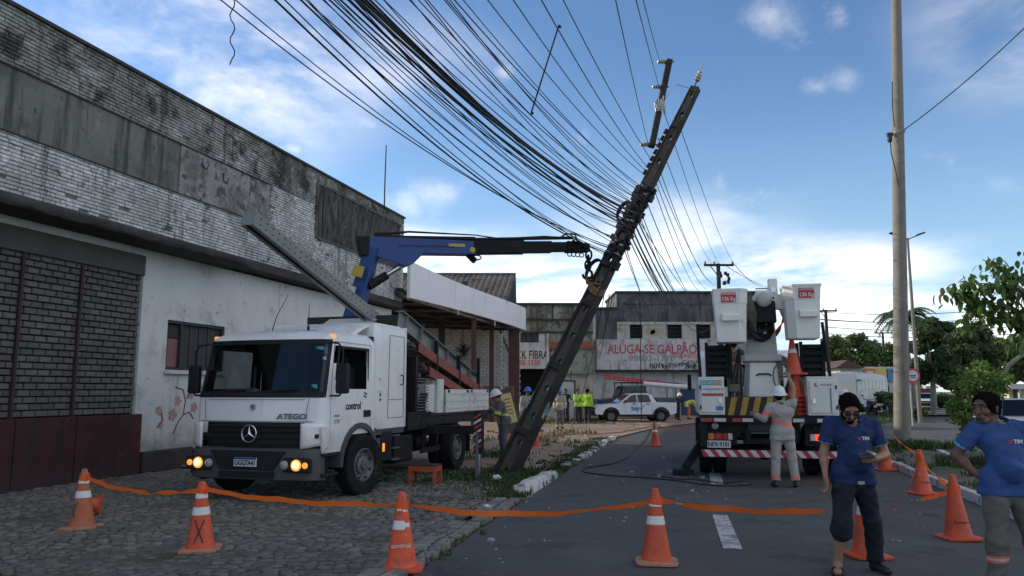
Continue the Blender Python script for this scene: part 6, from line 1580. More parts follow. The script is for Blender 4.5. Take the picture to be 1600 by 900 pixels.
# ============================================================ cones, tape, stool
pm('cone_orange', (.62, .085, .025), .55, var=.1, vs=6, patch=[((.40, .065, .03), .52, .66, 7), ((.28, .09, .05), .60, .68, 16), ((.60, .22, .13), .62, .70, 11)], rnd=.14); pm('cone_dirty', (.42, .115, .05), .7, var=.15, vs=5, patch=[((.26, .12, .07), .5, .68, 6), ((.5, .28, .2), .66, .75, 11)]); pm('cone_base_dirty', (.46, .21, .12), .75, var=.15, vs=6, patch=((.24, .12, .08), .52, .7, 8))
pm('cone_band', (.66, .65, .63), .4, var=.06, vs=8, patch=((.40, .38, .36), .62, .72, 12)); pm('tape_orange', (1.0, .19, .03), .4, var=.04, vs=3); pm('tape_red', (.62, .10, .07), .5, var=.06, vs=3)
pm('ink_cone', (.06, .03, .025), .7); pm('green_scrawl', (.03, .10, .05), .7)
for tn in ('tape_orange', 'tape_red'):     # thin plastic film lets some light through
    t = MATS[tn].node_tree; b_ = t.nodes['Principled BSDF']; tr = t.nodes.new('ShaderNodeBsdfTranslucent'); mx = t.nodes.new('ShaderNodeMixShader'); mx.inputs[0].default_value = .45
    t.links.new(b_.inputs['Base Color'].links[0].from_socket, tr.inputs[0]); out = next(x for x in t.nodes if x.type == 'OUTPUT_MATERIAL')
    t.links.new(b_.outputs[0], mx.inputs[1]); t.links.new(tr.outputs[0], mx.inputs[2]); t.links.new(mx.outputs[0], out.inputs[0])
H_C = .72
def cone_r(z): return .145 + (.036 - .145) * (z - .045) / (.70 - .045)
def cone(px, py, label, style, rz=0, name='traffic_cone', pos=None, tilt=0.0, group='traffic cones'):
    p = pos if pos is not None else G(px, py)
    e = empty(name, p, R(rz), label, 'traffic cone', group)
    body = {'worn': 'cone_dirty'}.get(style, 'cone_orange')
    bm_ = MB(); prof = [(.16, .03), (.150, .045), (cone_r(.1), .1)] + [(cone_r(.1 + .55 * k / 6), .1 + .55 * k / 6) for k in range(1, 7)] + [(.037, .69), (.033, .71), (.018, .718)]
    bm_.lathe(prof, 28, 0); bm_.build('cone_body', body, e, smooth=40)
    bs = MB(); bs.lathe([(.195, 0), (.205, .008), (.205, .028), (.19, .036), (.155, .042)], 32, 0, None, True, [6, 6, 6, 5, 2.2]); bs.build('base', 'cone_base_dirty' if style in ('worn', 'striped') else body, e, smooth=40)
    def band(z0, z1, mat='cone_band', part=1.0, a0=0.0, nm='reflective_band'):
        m = MB(); n = 28
        def fn(u, v):
            z = z0 + (z1 - z0) * v; r = cone_r(z) + .0035; a = a0 + 2 * math.pi * part * u; return (r * math.cos(a), r * math.sin(a), z)
        m.grid(fn, n, 2); m.build(nm, mat, e, smooth=80)
    if style in ('striped', 'worn'): band(.375, .455); band(.545, .60)
    if style == 'control':
        for z0, z1, a, p_ in ((.38, .46, 3.5, .25), (.40, .44, 5.0, .12), (.55, .61, 3.9, .14), (.54, .60, 4.9, .14)): band(z0, z1, 'cone_band', p_, a)
        r = cone_r(.23) + .004; lettering('control', .055, facing((.0, -r - .004, .24), (1, 0, 0), (0, .16, 1)), 'cone_band', e, sx=1.1)
    if style == 'logo':
        r = cone_r(.2) + .006; lettering('energisa', .035, facing((.015, -r, .2), (1, 0, 0), (0, .17, 1)), 'ink_cone', e, sx=1.1)
        MB().prism([(-.085, .215), (-.062, .235), (-.072, .21), (-.055, .19), (-.08, .185)], -r - .003, -r, 'y').build('printed_mark', 'ink_cone', e)
    if style == 'halfband': band(.42, .50)
    if style == 'cross':
        pass
    e.rotation_euler = (e.rotation_euler[0] + R(rng.uniform(-1.6, 1.6)), e.rotation_euler[1] + R(rng.uniform(-1.6, 1.6)), e.rotation_euler[2])
    return e
cone(127, 826, 'scuffed faded cone with green paint mark nearest the red plinth', 'worn')
c2 = cone(313, 860, 'striped cone with a dark X painted on it before the truck', 'striped', 12)
m = MB(); 
for a, b in (((-.045, .33), (.045, .10)), ((.05, .33), (-.045, .10))):
    pts = [(a[0] + (b[0] - a[0]) * k / 6, a[1] + (b[1] - a[1]) * k / 6) for k in range(7)]
    m.tube([(x, -math.sqrt(max(0, (cone_r(z) + .001) ** 2 - x * x)), z) for x, z in pts], .008, 5)
m.build('painted_cross', 'ink_cone', c2, smooth=60)
c1 = next(o for o in COL.objects if o.name.startswith('traffic_cone') and 'green' in o.get('label', ''))
m = MB()
for a, b in (((-.06, .30), (-.02, .16)), ((-.01, .32), (-.07, .18)), ((-.04, .30), (-.045, .15))):
    m.tube([(a[0] + (b[0] - a[0]) * k / 4, -math.sqrt(max(0.0001, (cone_r(a[1] + (b[1] - a[1]) * k / 4)) ** 2 - (a[0] + (b[0] - a[0]) * k / 4) ** 2)), a[1] + (b[1] - a[1]) * k / 4) for k in range(5)], .008, 5)
m.build('painted_mark', 'green_scrawl', c1, smooth=60)
cone(627, 890, 'orange cone printed with the word control beside the gutter', 'control', 6)
cone(1026, 880, 'striped cone with a tan base standing alone on the asphalt', 'striped', -8)
cone(1442, 772, 'plain orange cone on the kerb with tape tied round its top, beyond the bigger one', 'logo', 4)
cone(1498, 842, 'plain orange cone by the white kerb beside the man in grey trousers', 'logo', -4)
cone(1355, 870, 'orange cone with a white band half hidden behind the legs in navy trousers', 'halfband', 3)
cone(1024, 697, 'small far orange cone with white band on the road left of the bucket truck', 'halfband', 0)
cone(836, 700, 'orange cone half hidden behind the leaning pole on the verge', 'plain', 0)
cone(1384, 735, 'orange cone hidden behind the man with the phone by the kerb', 'plain', 0)
fall = cone(0, 0, 'orange cone lying on its side behind the scuffed faded cone', 'plain', 20, pos=G(158, 806) + Vector((0, 0, .15)))
fall.rotation_euler = (R(84), 0, R(-65)); fall.scale = (.8, .8, .45)
# the stack of cones on the bucket truck, the top one being set down by the worker
WB = lambda x, y, z: BTK + Vector((x * math.cos(BTH) + y * math.sin(BTH), -x * math.sin(BTH) + y * math.cos(BTH), z))
stk = ['lowest', 'second lowest', 'third', 'fourth', 'uppermost settled']
for k in range(5):
    cone(0, 0, f'{stk[k]} cone of the nested stack on the bucket truck deck', 'plain', k * 7, pos=WB(.52, .35, 1.215 + k * .085), group='stacked cones')
cone(0, 0, 'banded cone held by the worker above the nested cone stack', 'halfband', 9, pos=WB(.50, .30, 1.98), group='stacked cones')

def tape(pts, label, mat='tape_orange', w=.027, twist=(), group='barrier tape'):
    """plastic film ribbon through points with slight sag and twists"""
    pts = [Vector(p) for p in pts]; m = MB(); n = len(pts); o = pts[0]
    vs = []; fs = []
    for i, p in enumerate(pts):
        d = (pts[min(i + 1, n - 1)] - pts[max(i - 1, 0)]).normalized(); up = Vector((0, 0, 1)); s = d.cross(up).normalized()
        t = i / (n - 1); a = sum(A * math.exp(-((t - c) / s_) ** 2) for c, s_, A in twist) + .25 + .35 * math.sin(t * 11 + len(label)) * math.sin(t * 4.3)
        v = (up * math.cos(a) + s * math.sin(a)) * w; vs += [tuple(p - v - o), tuple(p + v - o)]
    for i in range(n - 1): fs.append((2 * i, 2 * i + 1, 2 * i + 3, 2 * i + 2))
    m.add(vs, fs); q = m.build('barrier_tape', mat, None, smooth=80); q.location = o
    return tag(q, label, 'tape', group)
def knot(px, py, z, mat, e_lab):
    pass
def span(a, b, s, n=60): return [p + Vector((0, 0, .006 * math.sin(i * .31) + .003 * math.sin(i * .83))) for i, p in enumerate(sag(a, b, s, n))]
top = lambda px, py, z=.62: G(px, py) + Vector((0, 0, z))
A, B, C_, D = top(127, 826, .615), top(313, 860, .63), top(627, 890, .60), top(1026, 880, .60)
tape(span(A, B, .10), 'orange tape stretched between scuffed cone and X-marked cone', twist=((.62, .05, 1.4), (.85, .08, .9)))
tape(span(B, C_, .05), 'orange tape stretched from X-marked cone to cone printed control', twist=((.3, .1, .4), (.95, .1, .6)))
tape(span(C_, D, .11), 'orange tape sagging across the kerb between printed cone and road cone', twist=((.03, .05, .9), (.75, .1, .7)))
E_ = top(1300, 848, .42)
tape(span(D, G(1290, 850) + Vector((0, 0, .36)), .05), 'orange tape running from the road cone towards the man with the phone', w=.03, twist=((.12, .04, 1.5), (.5, .15, .5)))
tape(span(G(1310, 850) + Vector((0, 0, .36)), top(1442, 772, .58), .42), 'thin red tape sagging between the phone man and the kerb cone', 'tape_red', .018, twist=((.4, .2, .7),))
K1, K2 = top(1442, 772, .60), top(1498, 842, .56)
tape(span(K1, K2, .08), 'orange tape running between the two plain kerb cones', w=.04, twist=((.4, .1, .8),))
tape(span(G(1398, 715) + Vector((0, 0, .55)), K1, .03), 'orange tape leading from behind the phone man to kerb cone', w=.032, twist=((.5, .2, .5),))
tape(span(K2, G(1440, 806) + Vector((0, 0, .22)), .02), 'loose end of orange tape hanging off the nearer kerb cone', w=.03, group='barrier tape')
for (px, py, z, lab) in [(127, 826, .615, 'scuffed'), (313, 860, .63, 'X'), (627, 890, .60, 'c'), (1026, 880, .60, 'r'), (1442, 772, .60, 'k'), (1498, 842, .56, 'k2')]:
    own = min((o for o in COL.objects if o.type == 'EMPTY' and o.name.startswith('traffic_cone')), key=lambda o: (o.location - G(px, py)).length)
    m = MB(); n = 24
    m.grid(lambda u, v: ((cone_r(z) + .010 + .004 * math.sin(9 * u)) * math.cos(6.283 * u), (cone_r(z) + .010) * math.sin(6.283 * u), z - .035 + .07 * v + .02 * math.sin(6.283 * u)), n, 3); m.build('tape_knot', 'tape_orange', own, smooth=80)
tape(span(G(760, 700) + Vector((0, 0, .5)), G(900, 695) + Vector((0, 0, .35)), .12), 'red tape running behind the leaning pole over the verge', 'tape_red', .018)
tape(span(G(900, 695) + Vector((0, 0, .35)), G(1022, 697) + Vector((0, 0, .62)), .10), 'red tape reaching from the verge to the small far cone', 'tape_red', .015)
tape(span(G(1022, 697) + Vector((0, 0, .62)), G(1100, 690) + Vector((0, 0, .5)), .10), 'red tape from the small far cone towards the bucket truck', 'tape_red', .018)

def stool():
    p = G(664, 757); e = empty('step_stool', p, R(-14), 'low orange-red wooden step stool standing beside the truck', 'stool')
    MB().box((0, 0, .345), (.52, .34, .035)).build('seat', 'timber_dark', e, bevel=.008); MB().box((0, -.165, .29), (.50, .025, .09)).build('apron', 'wood_red_stool', e); MB().box((0, .165, .29), (.50, .025, .09)).build('apron', 'wood_red_stool', e)
    for s in (-1, 1): MB().box((s * .245, 0, .29), (.025, .32, .09)).build('apron', 'wood_red_stool', e)
    for sx in (-1, 1):
        for sy in (-1, 1): MB().box((sx * .232, sy * .15, .165), (.06, .045, .33)).build('leg', 'wood_red_stool', e, bevel=.005)
stool()
# crumpled white scraps
for px, py, s, lab in [(776, 752, .10, 'crumpled white plastic scrap at the foot of the pole'), (762, 797, .07, 'white paper scrap lying beside the kerb stone end')]:
    q = random.Random(px); m = MB(); m.sphere((0, 0, s * .5), (s, s * .7, s * .7), 9, 6); m.v = [tuple(c * q.uniform(.6, 1.2) for c in v) for v in m.v]
    o = m.build('plastic_scrap', 'sticker_white', None); o.location = G(px, py); tag(o, lab, 'litter')
# ============================================================ other vehicles
pm('car_white', (.62, .63, .64), .3, var=.03, coat=.4); pm('car_navy', (.025, .04, .075), .35, var=.1, coat=.3); pm('car_silver', (.42, .43, .44), .35, metal=.2, var=.04, coat=.3); pm('car_grey', (.12, .125, .13), .4, var=.05); pm('car_red', (.30, .03, .03), .4)
pm('ladder_red', (.55, .06, .05), .5, var=.1, vs=4); pm('pvc_white', (.62, .62, .6), .5); pm('logo_blue', (.02, .13, .42), .5); pm('bus_silver', (.40, .43, .46), .4, metal=.1, var=.06, vs=.6)
glass('car_glass', (.03, .035, .04))
def shell(mb, poly, hw, m=0):
    """side outline (x, z) given both flanks with half-width hw(z)"""
    k = len(poly); vs = [(x, -hw(z), z) for x, z in poly] + [(x, hw(z), z) for x, z in poly]
    fs = [tuple(range(k - 1, -1, -1)), tuple(range(k, 2 * k))] + [(i, (i + 1) % k, k + (i + 1) % k, k + i) for i in range(k)]
    mb.add(vs, fs, m); return mb
def arcp(cx, cz, r, a0, a1, n=8): return [(cx + r * math.cos(R(a0 + (a1 - a0) * i / n)), cz + r * math.sin(R(a0 + (a1 - a0) * i / n))) for i in range(n + 1)]
def pickup():
    p = at(988, 655, 42); e = empty('pickup_truck', (p.x, 42, 0), R(7), 'white pickup with black cladding parked on the dirt verge', 'car')
    f, r_ = -1.36, 1.36; hw = lambda z: .84 - .02 * abs(z - .75) - max(0, z - .98) * .22
    body = [(-2.2, .42), (f - .40, .40)] + arcp(f, .34, .39, 172, 8) + [(f + .42, .30), (r_ - .42, .30)] + arcp(r_, .34, .39, 172, 8) + [(2.08, .42), (2.2, .5), (2.22, 1.04), (1.05, 1.06), (.55, 1.07), (-.95, 1.0), (-1.75, .92), (-2.12, .80), (-2.22, .62)]
    shell(MB(), body, hw).build('body', 'car_white', e, bevel=.03)
    cab = [(-.98, .98), (-.30, 1.47), (-.05, 1.53), (.62, 1.53), (.86, 1.45), (1.12, 1.05)]; shell(MB(), cab, hw).build('cabin', 'car_white', e, bevel=.025)
    for s in (-1, 1):
        def sidep(pts, nm, mat, d=.006):
            m = MB(); q = [(x, s * (hw(z) + d), z) for x, z in pts]; m.poly(q if s < 0 else q[::-1]); return m.build(nm, mat, e, solid=.006)
        sidep([(-.72, 1.04), (-.24, 1.42), (.02, 1.46), (.04, 1.05)], 'side_window', 'car_glass'); sidep([(.10, 1.05), (.08, 1.46), (.58, 1.46), (.70, 1.42), (.82, 1.10), (.78, 1.06)], 'side_window', 'car_glass')
        for c in (f, r_):
            o_, i_ = arcp(c, .34, .47, 185, -5, 10), arcp(c, .34, .385, 185, -5, 10); m = MB()
            for k in range(10):
                q = [(x, s * (hw(.7) + .015), z) for x, z in (o_[k], o_[k + 1], i_[k + 1], i_[k])]; m.poly(q if s > 0 else q[::-1])
            m.build('arch_cladding', 'black_plastic', e, solid=.03)
            wheel_y(e, c, s * .74, .335, .21, s)
        sidep([(f + .45, .30), (r_ - .45, .30), (r_ - .45, .42), (f + .45, .42)], 'sill_cladding', 'black_plastic', .012)
        for x in (-.62, .06, .86): MB().box((x, s * (hw(.8) + .003), .75), (.008, .006, .6)).build('door_gap', 'ink_grey', e)
        for x in (-.12, .62): MB().box((x, s * (hw(.95) + .012), .97), (.16, .03, .035)).build('door_handle', 'black_plastic', e)
        MB().box((-.62, s * .95, 1.10), (.10, .16, .13)).build('mirror', 'black_plastic', e, bevel=.02)
        MB().prism([(-2.12, .74), (-1.72, .88), (-1.80, .76), (-2.08, .66)], s * (.62), s * (.835), 'y').build('head_lamp', 'lamp_clear', e)
        MB().box((2.2, s * .76, .86), (.06, .12, .28)).build('tail_lamp', 'lamp_red', e)
        MB().tube([(-.15, s * .60, 1.56), (-.05, s * .60, 1.60), (.6, s * .60, 1.60), (.7, s * .60, 1.54)], .018, 6).build('roof_rail', 'black_plastic', e)
        MB().tube([(.72, s * .66, 1.5), (1.2, s * .68, 1.12)], .03, 6).build('bed_bar', 'black_plastic', e)
    m = MB(); m.poly([(-1.0, -.70, 1.0), (-1.0, .70, 1.0), (-.32, .60, 1.46), (-.32, -.60, 1.46)]); m.build('windscreen', 'car_glass', e, solid=.006)
    MB().box((-2.2, 0, .50), (.14, 1.5, .30)).build('front_bumper', 'black_plastic', e, bevel=.04); MB().box((2.22, 0, .52), (.14, 1.5, .26)).build('rear_bumper', 'black_plastic', e, bevel=.04)
    MB().box((-2.19, 0, .74), (.08, .9, .12)).build('grille', 'black_plastic', e); MB().box((1.62, 0, 1.05), (1.1, 1.4, .05)).build('bed_cover', 'black_plastic', e)
    M = facing((-.05, -(hw(.75) + .010), .74), (1, 0, 0), (0, 0, 1)); lettering('bsy', .34, M, 'logo_blue', e, bold=.008)
    m = MB(); m.tube([(.22, -(hw(.8) + .01), .72), (.27, -(hw(.8) + .01), .66), (.42, -(hw(.9) + .01), .93)], .022, 5); m.build('logo_tick', 'sticker_teal', e)
def wheel_y(parent, x, y, r, w, side, rim='wheel_rim'):
    M = T(x, y, r) @ RX(-90 * side)
    t = MB(); t.lathe([(r * .6, -w * .45), (r * .9, -w * .5), (r, -w * .35), (r, w * .35), (r * .9, w * .5), (r * .6, w * .45)], 24, 0, M, cap=False); ty = t.build('wheel', 'rubber', parent, smooth=40)
    q = MB(); q.lathe([(r * .62, w * .42), (r * .58, w * .2), (.02, w * .18)], 20, 0, M, cap=False)
    for k in range(5): q.box((r * .34 * math.cos(k * 1.257), r * .34 * math.sin(k * 1.257), w * .28), (r * .5, r * .13, w * .2), 0, M @ RZ(0)) if False else q.bar(M @ Vector((0, 0, w * .3)), M @ Vector((r * .58 * math.cos(k * 1.257), r * .58 * math.sin(k * 1.257), w * .3)), r * .14, w * .16, 0, M.to_3x3() @ Vector((0, 0, 1)))
    q.build('rim', rim, ty, smooth=40); return ty
pickup()
def service_jeep():
    p = at(992, 640, 46.5); e = empty('service_jeep', (p.x, 46.5, 0), R(8), 'dark blue service jeep with red ladder on its rack behind the white pickup', 'car')
    hw = lambda z: .82 - max(0, z - 1.2) * .12
    shell(MB(), [(-2.5, .5), (2.4, .5), (2.4, 1.25), (-.5, 1.25), (-1.0, 1.28), (-2.5, 1.15)], hw).build('body', 'car_navy', e, bevel=.03); shell(MB(), [(-1.2, 1.25), (-.85, 1.95), (.5, 1.98), (.52, 1.25)], hw).build('cabin', 'car_navy', e, bevel=.03)
    for s in (-1, 1):
        MB().prism([(-1.0, 1.32), (-.78, 1.86), (-.3, 1.88), (-.3, 1.32)], s * (hw(1.6) + .02), s * (hw(1.6) + .03), 'y').build('side_window', 'car_glass', e); MB().prism([(-.22, 1.32), (-.22, 1.88), (.4, 1.88), (.4, 1.32)], s * (hw(1.6) + .02), s * (hw(1.6) + .03), 'y').build('side_window', 'car_glass', e)
        for x in (-1.6, 1.5): wheel_y(e, x, s * .74, .38, .24, s)
        for x in (-1.0, .4, 2.3): MB().tube([(x, s * .78, 1.2), (x, s * .78, 2.14)], .03, 6).build('rack_post', 'black_metal', e)
        MB().tube([(-1.1, s * .78, 2.14), (2.5, s * .78, 2.10)], .03, 6).build('rack_rail', 'black_metal', e)
    MB().box((-2.4, 0, 1.0), (.06, 1.1, .35)).build('grille', 'black_plastic', e); MB().poly([(-1.21, -.62, 1.32), (-1.21, .62, 1.32), (-.90, .6, 1.88), (-.90, -.6, 1.88)]).build('windscreen', 'car_glass', e, solid=.01)
    l = empty('red_ladder', (p.x - 1.5, 46.1, 0), R(8), 'long red fibreglass ladder tied on the service jeep rack', 'ladder')
    for k in range(2):
        for z in (2.46, 2.30): MB().bar((-.2, .1 + k * .5, z + .1), (4.6, .1 + k * .5, z - .42), .05, .09).build('stile', 'ladder_red', l)
    for k in range(16): MB().tube([(.1 + k * .28, .1, 2.45 - k * .03), (.1 + k * .28, .6, 2.45 - k * .03)], .02, 5).build('rung', 'ladder_red', l)
    c = empty('pvc_tube', (p.x + .4, 45.6, 2.02), 0, 'white plastic tube strapped beneath the red ladder', 'tube'); MB().tube([(0, 0, .05), (2.6, .35, -.14)], .14, 14).build('pipe', 'pvc_white', c, smooth=50)
    for k in (.05, .95): MB().tube([(2.6 * k - .03, .35 * k, .05 - .19 * k), (2.6 * k + .03, .35 * k, .05 - .19 * k)], .15, 14).build('end_cap', 'pvc_white', c)
service_jeep()
def bus():
    a, b = Vector((25.6, 60.5, 0)), Vector((32.6, 70.0, 0)); L = (b - a).length; e = empty('city_bus', a, math.atan2(b.y - a.y, b.x - a.x), 'silver grey city bus with a row of windows behind the motorcycle', 'bus')
    bd = MB(); bd.prism([(-1.25, .35), (1.25, .35), (1.25, 2.75), (1.05, 3.05), (-1.05, 3.05), (-1.25, 2.75)], 0, L, 'x'); bd.build('body', 'bus_silver', e, bevel=.06)
    for k in range(8): MB().box((.75 + k * 1.34, -1.256, 2.15), (1.2, .02, .78)).build('window', 'tinted', e); MB().box((.75 + k * 1.34, -1.262, 2.15), (.05, .01, .8)).build('window_bar', 'bus_silver', e)
    for k in range(3): MB().box((1.5 + k * 3.2, -1.258, 1.1), (1.0, .02, .9)).build('panel', 'sticker_white', e)
    for x in (L - .5, 8.2, 2.4): wheel_y(e, min(x, L - 1.2), -1.1, .5, .3, -1)
    MB().box((L - .35, -1.257, 1.85), (.5, .02, 1.9)).build('front_door', 'tinted', e); MB().box((L + .005, 0, 2.05), (.02, 2.2, 1.3)).build('windscreen', 'tinted', e)
    MB().box((L * .5, 0, 3.10), (L * .7, 1.4, .12)).build('roof_pod', 'bus_silver', e, bevel=.03)
bus()
def motorcycle(px, py, Y, lab, rz):
    p = at(px, py, Y); e = empty('motorcycle', (p.x, Y, .11), R(rz), lab, 'motorcycle', 'parked motorcycles')
    for y in (-.62, .68):
        M = T(0, y, .31) @ RY(90); t = MB(); t.lathe([(.22, -.05), (.29, -.055), (.315, -.02), (.315, .02), (.29, .055), (.22, .05)], 20, 0, M, cap=False); ty = t.build('wheel', 'rubber', e, smooth=40)
        q = MB(); q.lathe([(.225, -.03), (.225, .03), (.05, .05), (.05, -.05)], 16, 0, M, cap=False); q.build('rim', 'wheel_rim', ty)
    MB().prism([(-.55, .75), (.05, .78), (.2, .95), (.5, .92), (.55, .7), (.2, .5), (-.2, .5)], -.14, .14, 'x').build('body', 'black_plastic', e, bevel=.04)
    MB().box((0, -.25, .84), (.26, .7, .1)).build('seat', 'interior', e, bevel=.04); MB().prism([(-.72, .8), (-.5, .95), (-.45, .72)], -.1, .1, 'x').build('tail', 'car_red', e)
    MB().box((0, -.72, .84), (.14, .05, .08)).build('tail_lamp', 'lamp_red', e); MB().box((0, -.76, .62), (.18, .02, .14)).build('number_plate', 'plate_white', e)
    MB().tube([(-.36, .42, 1.06), (-.1, .5, 1.0), (.1, .5, 1.0), (.36, .42, 1.06)], .018, 6).build('handlebar', 'black_metal', e)
    for s in (-1, 1): MB().tube([(s * .3, .42, 1.06), (s * .36, .44, 1.22)], .01, 5).build('mirror_stalk', 'black_metal', e); MB().box((s * .36, .44, 1.25), (.12, .03, .08)).build('mirror', 'black_plastic', e, bevel=.02); MB().tube([(s * .07, .68, .31), (s * .07, .45, .95)], .025, 6).build('fork', 'chrome', e)
    MB().box((0, .15, .4), (.24, .4, .3)).build('engine', 'black_metal', e, bevel=.03); MB().sphere((.02, .6, .9), (.1, .1, .1)).build('head_lamp', 'lamp_clear', e); MB().box((.2, -.76, .95), (.1, .06, .1)).build('red_bag', 'lamp_red', e)
motorcycle(1362, 640, 47, 'black motorcycle seen from behind beside the round concrete pole', -8)
motorcycle(1392, 642, 52, 'motorcycle mostly hidden behind the round concrete pole', -30)
def car(x, y, rz, paint, lab, name='parked_car'):
    e = empty(name, (x, y, 0), R(rz), lab, 'car', 'parked cars')
    hw = lambda z: .86 - max(0, z - .9) * .25; f, r_ = -1.3, 1.3
    shell(MB(), [(-2.1, .35), (f - .38, .34)] + arcp(f, .32, .36, 170, 10) + [(f + .4, .25), (r_ - .4, .25)] + arcp(r_, .32, .36, 170, 10) + [(2.05, .36), (2.12, .85), (1.9, .95), (-.95, .95), (-1.9, .82), (-2.12, .65)], hw).build('body', paint, e, bevel=.03)
    shell(MB(), [(-1.0, .94), (-.35, 1.42), (1.0, 1.44), (1.75, .95)], hw).build('cabin', paint, e, bevel=.03)
    for s in (-1, 1):
        for c in (f, r_): wheel_y(e, c, s * .76, .32, .2, s)
        m = MB(); q = [(x_, s * (hw(z) + .006), z) for x_, z in [(-.75, .98), (-.28, 1.36), (.95, 1.38), (1.4, .98)]]; m.poly(q if s < 0 else q[::-1]); m.build('side_window', 'car_glass', e, solid=.006)
        MB().box((-2.06, s * .62, .70), (.1, .3, .14)).build('head_lamp', 'lamp_clear', e, bevel=.02); MB().box((2.1, s * .66, .75), (.06, .26, .16)).build('tail_lamp', 'lamp_red', e); MB().box((-.7, s * .95, 1.0), (.1, .16, .12)).build('mirror', paint, e, bevel=.02)
    m = MB(); m.poly([(-1.03, -.72, .97), (-1.03, .72, .97), (-.38, .62, 1.40), (-.38, -.62, 1.40)]); m.build('windscreen', 'car_glass', e, solid=.006); m = MB(); m.poly([(1.73, .72, .97), (1.73, -.72, .97), (1.03, -.62, 1.42), (1.03, .62, 1.42)]); m.build('rear_window', 'car_glass', e, solid=.006)
    MB().box((-2.1, 0, .45), (.1, 1.5, .22)).build('front_bumper', 'black_plastic', e, bevel=.03); MB().box((-2.11, 0, .68), (.06, .7, .12)).build('grille', 'black_plastic', e)
c = G(1592, 690); car(15.0, 23.2, 68, 'car_silver', 'silver car facing the viewer behind the man leaning at the edge')
p = at(1448, 632, 72); car(p.x, 72, 60, 'car_white', 'small white far car under the dark tree'); p = at(1392, 634, 84); car(p.x - 3, 84, 20, 'car_grey', 'dark far car beside the orange shopfront')
# ============================================================ far shops and vegetation
pm('leaf_big', (.115, .19, .038), .6, var=.25, vs=3, rnd=.35); pm('leaf_lime', (.14, .22, .04), .6, var=.25, vs=3, island=.35); pm('leaf_dark', (.06, .095, .03), .65, var=.3, vs=.4, island=.45); pm('leaf_mid', (.10, .145, .04), .65, var=.3, vs=.3, island=.45); pm('leaf_palm', (.06, .10, .03), .6, var=.2, vs=1, island=.3)
pm('bark', (.13, .105, .08), .95, var=.3, vs=3, bump=.6, bs=20); pm('bark_pale', (.24, .21, .17), .95, var=.25, vs=2, bump=.5, bs=20); pm('shop_orange', (.60, .20, .03), .6, var=.05); pm('shop_yellow', (.65, .45, .10), .6, var=.05); pm('shop_cream', (.68, .60, .40), .8, var=.05); pm('tile_roof', (.10, .06, .05), .9, var=.2, vs=1)
for nm in ('leaf_big', 'leaf_lime', 'leaf_dark', 'leaf_mid', 'leaf_palm', 'grass_blade'):
    mt = MATS[nm]; t = mt.node_tree; b = t.nodes['Principled BSDF']; tr = t.nodes.new('ShaderNodeBsdfTranslucent'); mx = t.nodes.new('ShaderNodeMixShader'); mx.inputs[0].default_value = .35
    src = b.inputs['Base Color'].links[0].from_socket; t.links.new(src, tr.inputs[0]); out = next(x for x in t.nodes if x.type == 'OUTPUT_MATERIAL')
    t.links.new(b.outputs[0], mx.inputs[1]); t.links.new(tr.outputs[0], mx.inputs[2]); t.links.new(mx.outputs[0], out.inputs[0])
def leaf_mass(name, clumps, n, size, mat, parent, seed, flat=.75):
    """leaf clumps: (centre, radius); each leaf a small folded blade"""
    g = np.random.default_rng(seed); C = np.array([c for c, _ in clumps], float); Rr = np.array([r for _, r in clumps], float)
    w = Rr ** 2; idx = g.choice(len(C), n, p=w / w.sum()); d = g.normal(size=(n, 3)); d /= np.linalg.norm(d, axis=1)[:, None]
    rad = Rr[idx] * g.uniform(.45, 1.08, n); p = C[idx] + d * rad[:, None] * np.array([1, 1, flat])
    u = g.normal(size=(n, 3)); u[:, 2] *= .6; u /= np.linalg.norm(u, axis=1)[:, None]; v = np.cross(u, d + .3 * g.normal(size=(n, 3))); v /= np.linalg.norm(v, axis=1)[:, None] + 1e-9
    s = size * g.uniform(.6, 1.3, n)[:, None]; w_ = np.cross(u, v)
    P = np.stack([p - u * s * .5, p + v * s * .30 + w_ * s * .08, p + u * s * .55, p - v * s * .30 + w_ * s * .08], 1).reshape(-1, 3)
    me = bpy.data.meshes.new(name); F = np.arange(n * 4).reshape(-1, 4); me.from_pydata(P.tolist(), [], F.tolist()); me.materials.append(MATS[mat]); return tag(link(name, me, parent), kind='stuff')
def tree(px, pytop, Y, wpx, label, mat='leaf_mid', n=5000, leaf=.22, trunk_px=None, hfrac=.62, seed=1, bark='bark', nclump=22, zbase=.0, forks=5):
    r = random.Random(seed); c = at(px, 600, Y); H = at(px, pytop, Y).z; Wd = wpx / FPX * Y / 2; tx = at(trunk_px if trunk_px else px, 600, Y).x
    e = empty('tree', (tx, Y, 0), 0, label, 'tree', None); off = c.x - tx
    zc = H * (1 - hfrac / 2); rz = H * hfrac / 2; clumps = []
    for k in range(nclump):
        a, q = r.uniform(0, 6.28), math.sqrt(r.random()); z = r.uniform(-1, 1); k_ = math.sqrt(max(.1, 1 - z * z * .7)); cr = r.uniform(.20, .36) * min(Wd, rz * 1.3)
        clumps.append(((off + (Wd - cr * .8) * q * k_ * math.cos(a), (Wd - cr * .8) * q * k_ * math.sin(a) * .8, zc + (rz - cr * .5) * z), cr))
    th = H * (1 - hfrac) + rz * .5; tr = MB(); b = .018 * H + .06; tr.tube([(0, 0, -.1), (off * .15 + r.uniform(-.1, .1), 0, th * .5), (off * .5, 0, th)], [b * 1.25, b, b * .7], 10)
    for k in range(forks):
        q = Vector(clumps[k % nclump][0]); tr.tube([(off * .4, 0, th * .85), (q.x * .6 + off * .2, q.y * .6, (th + q.z) / 2), q], [b * .55, b * .35, b * .12], 6)
    tr.build('trunk', bark, e, smooth=60); leaf_mass('crown', clumps, n, leaf, mat, e, seed); return e
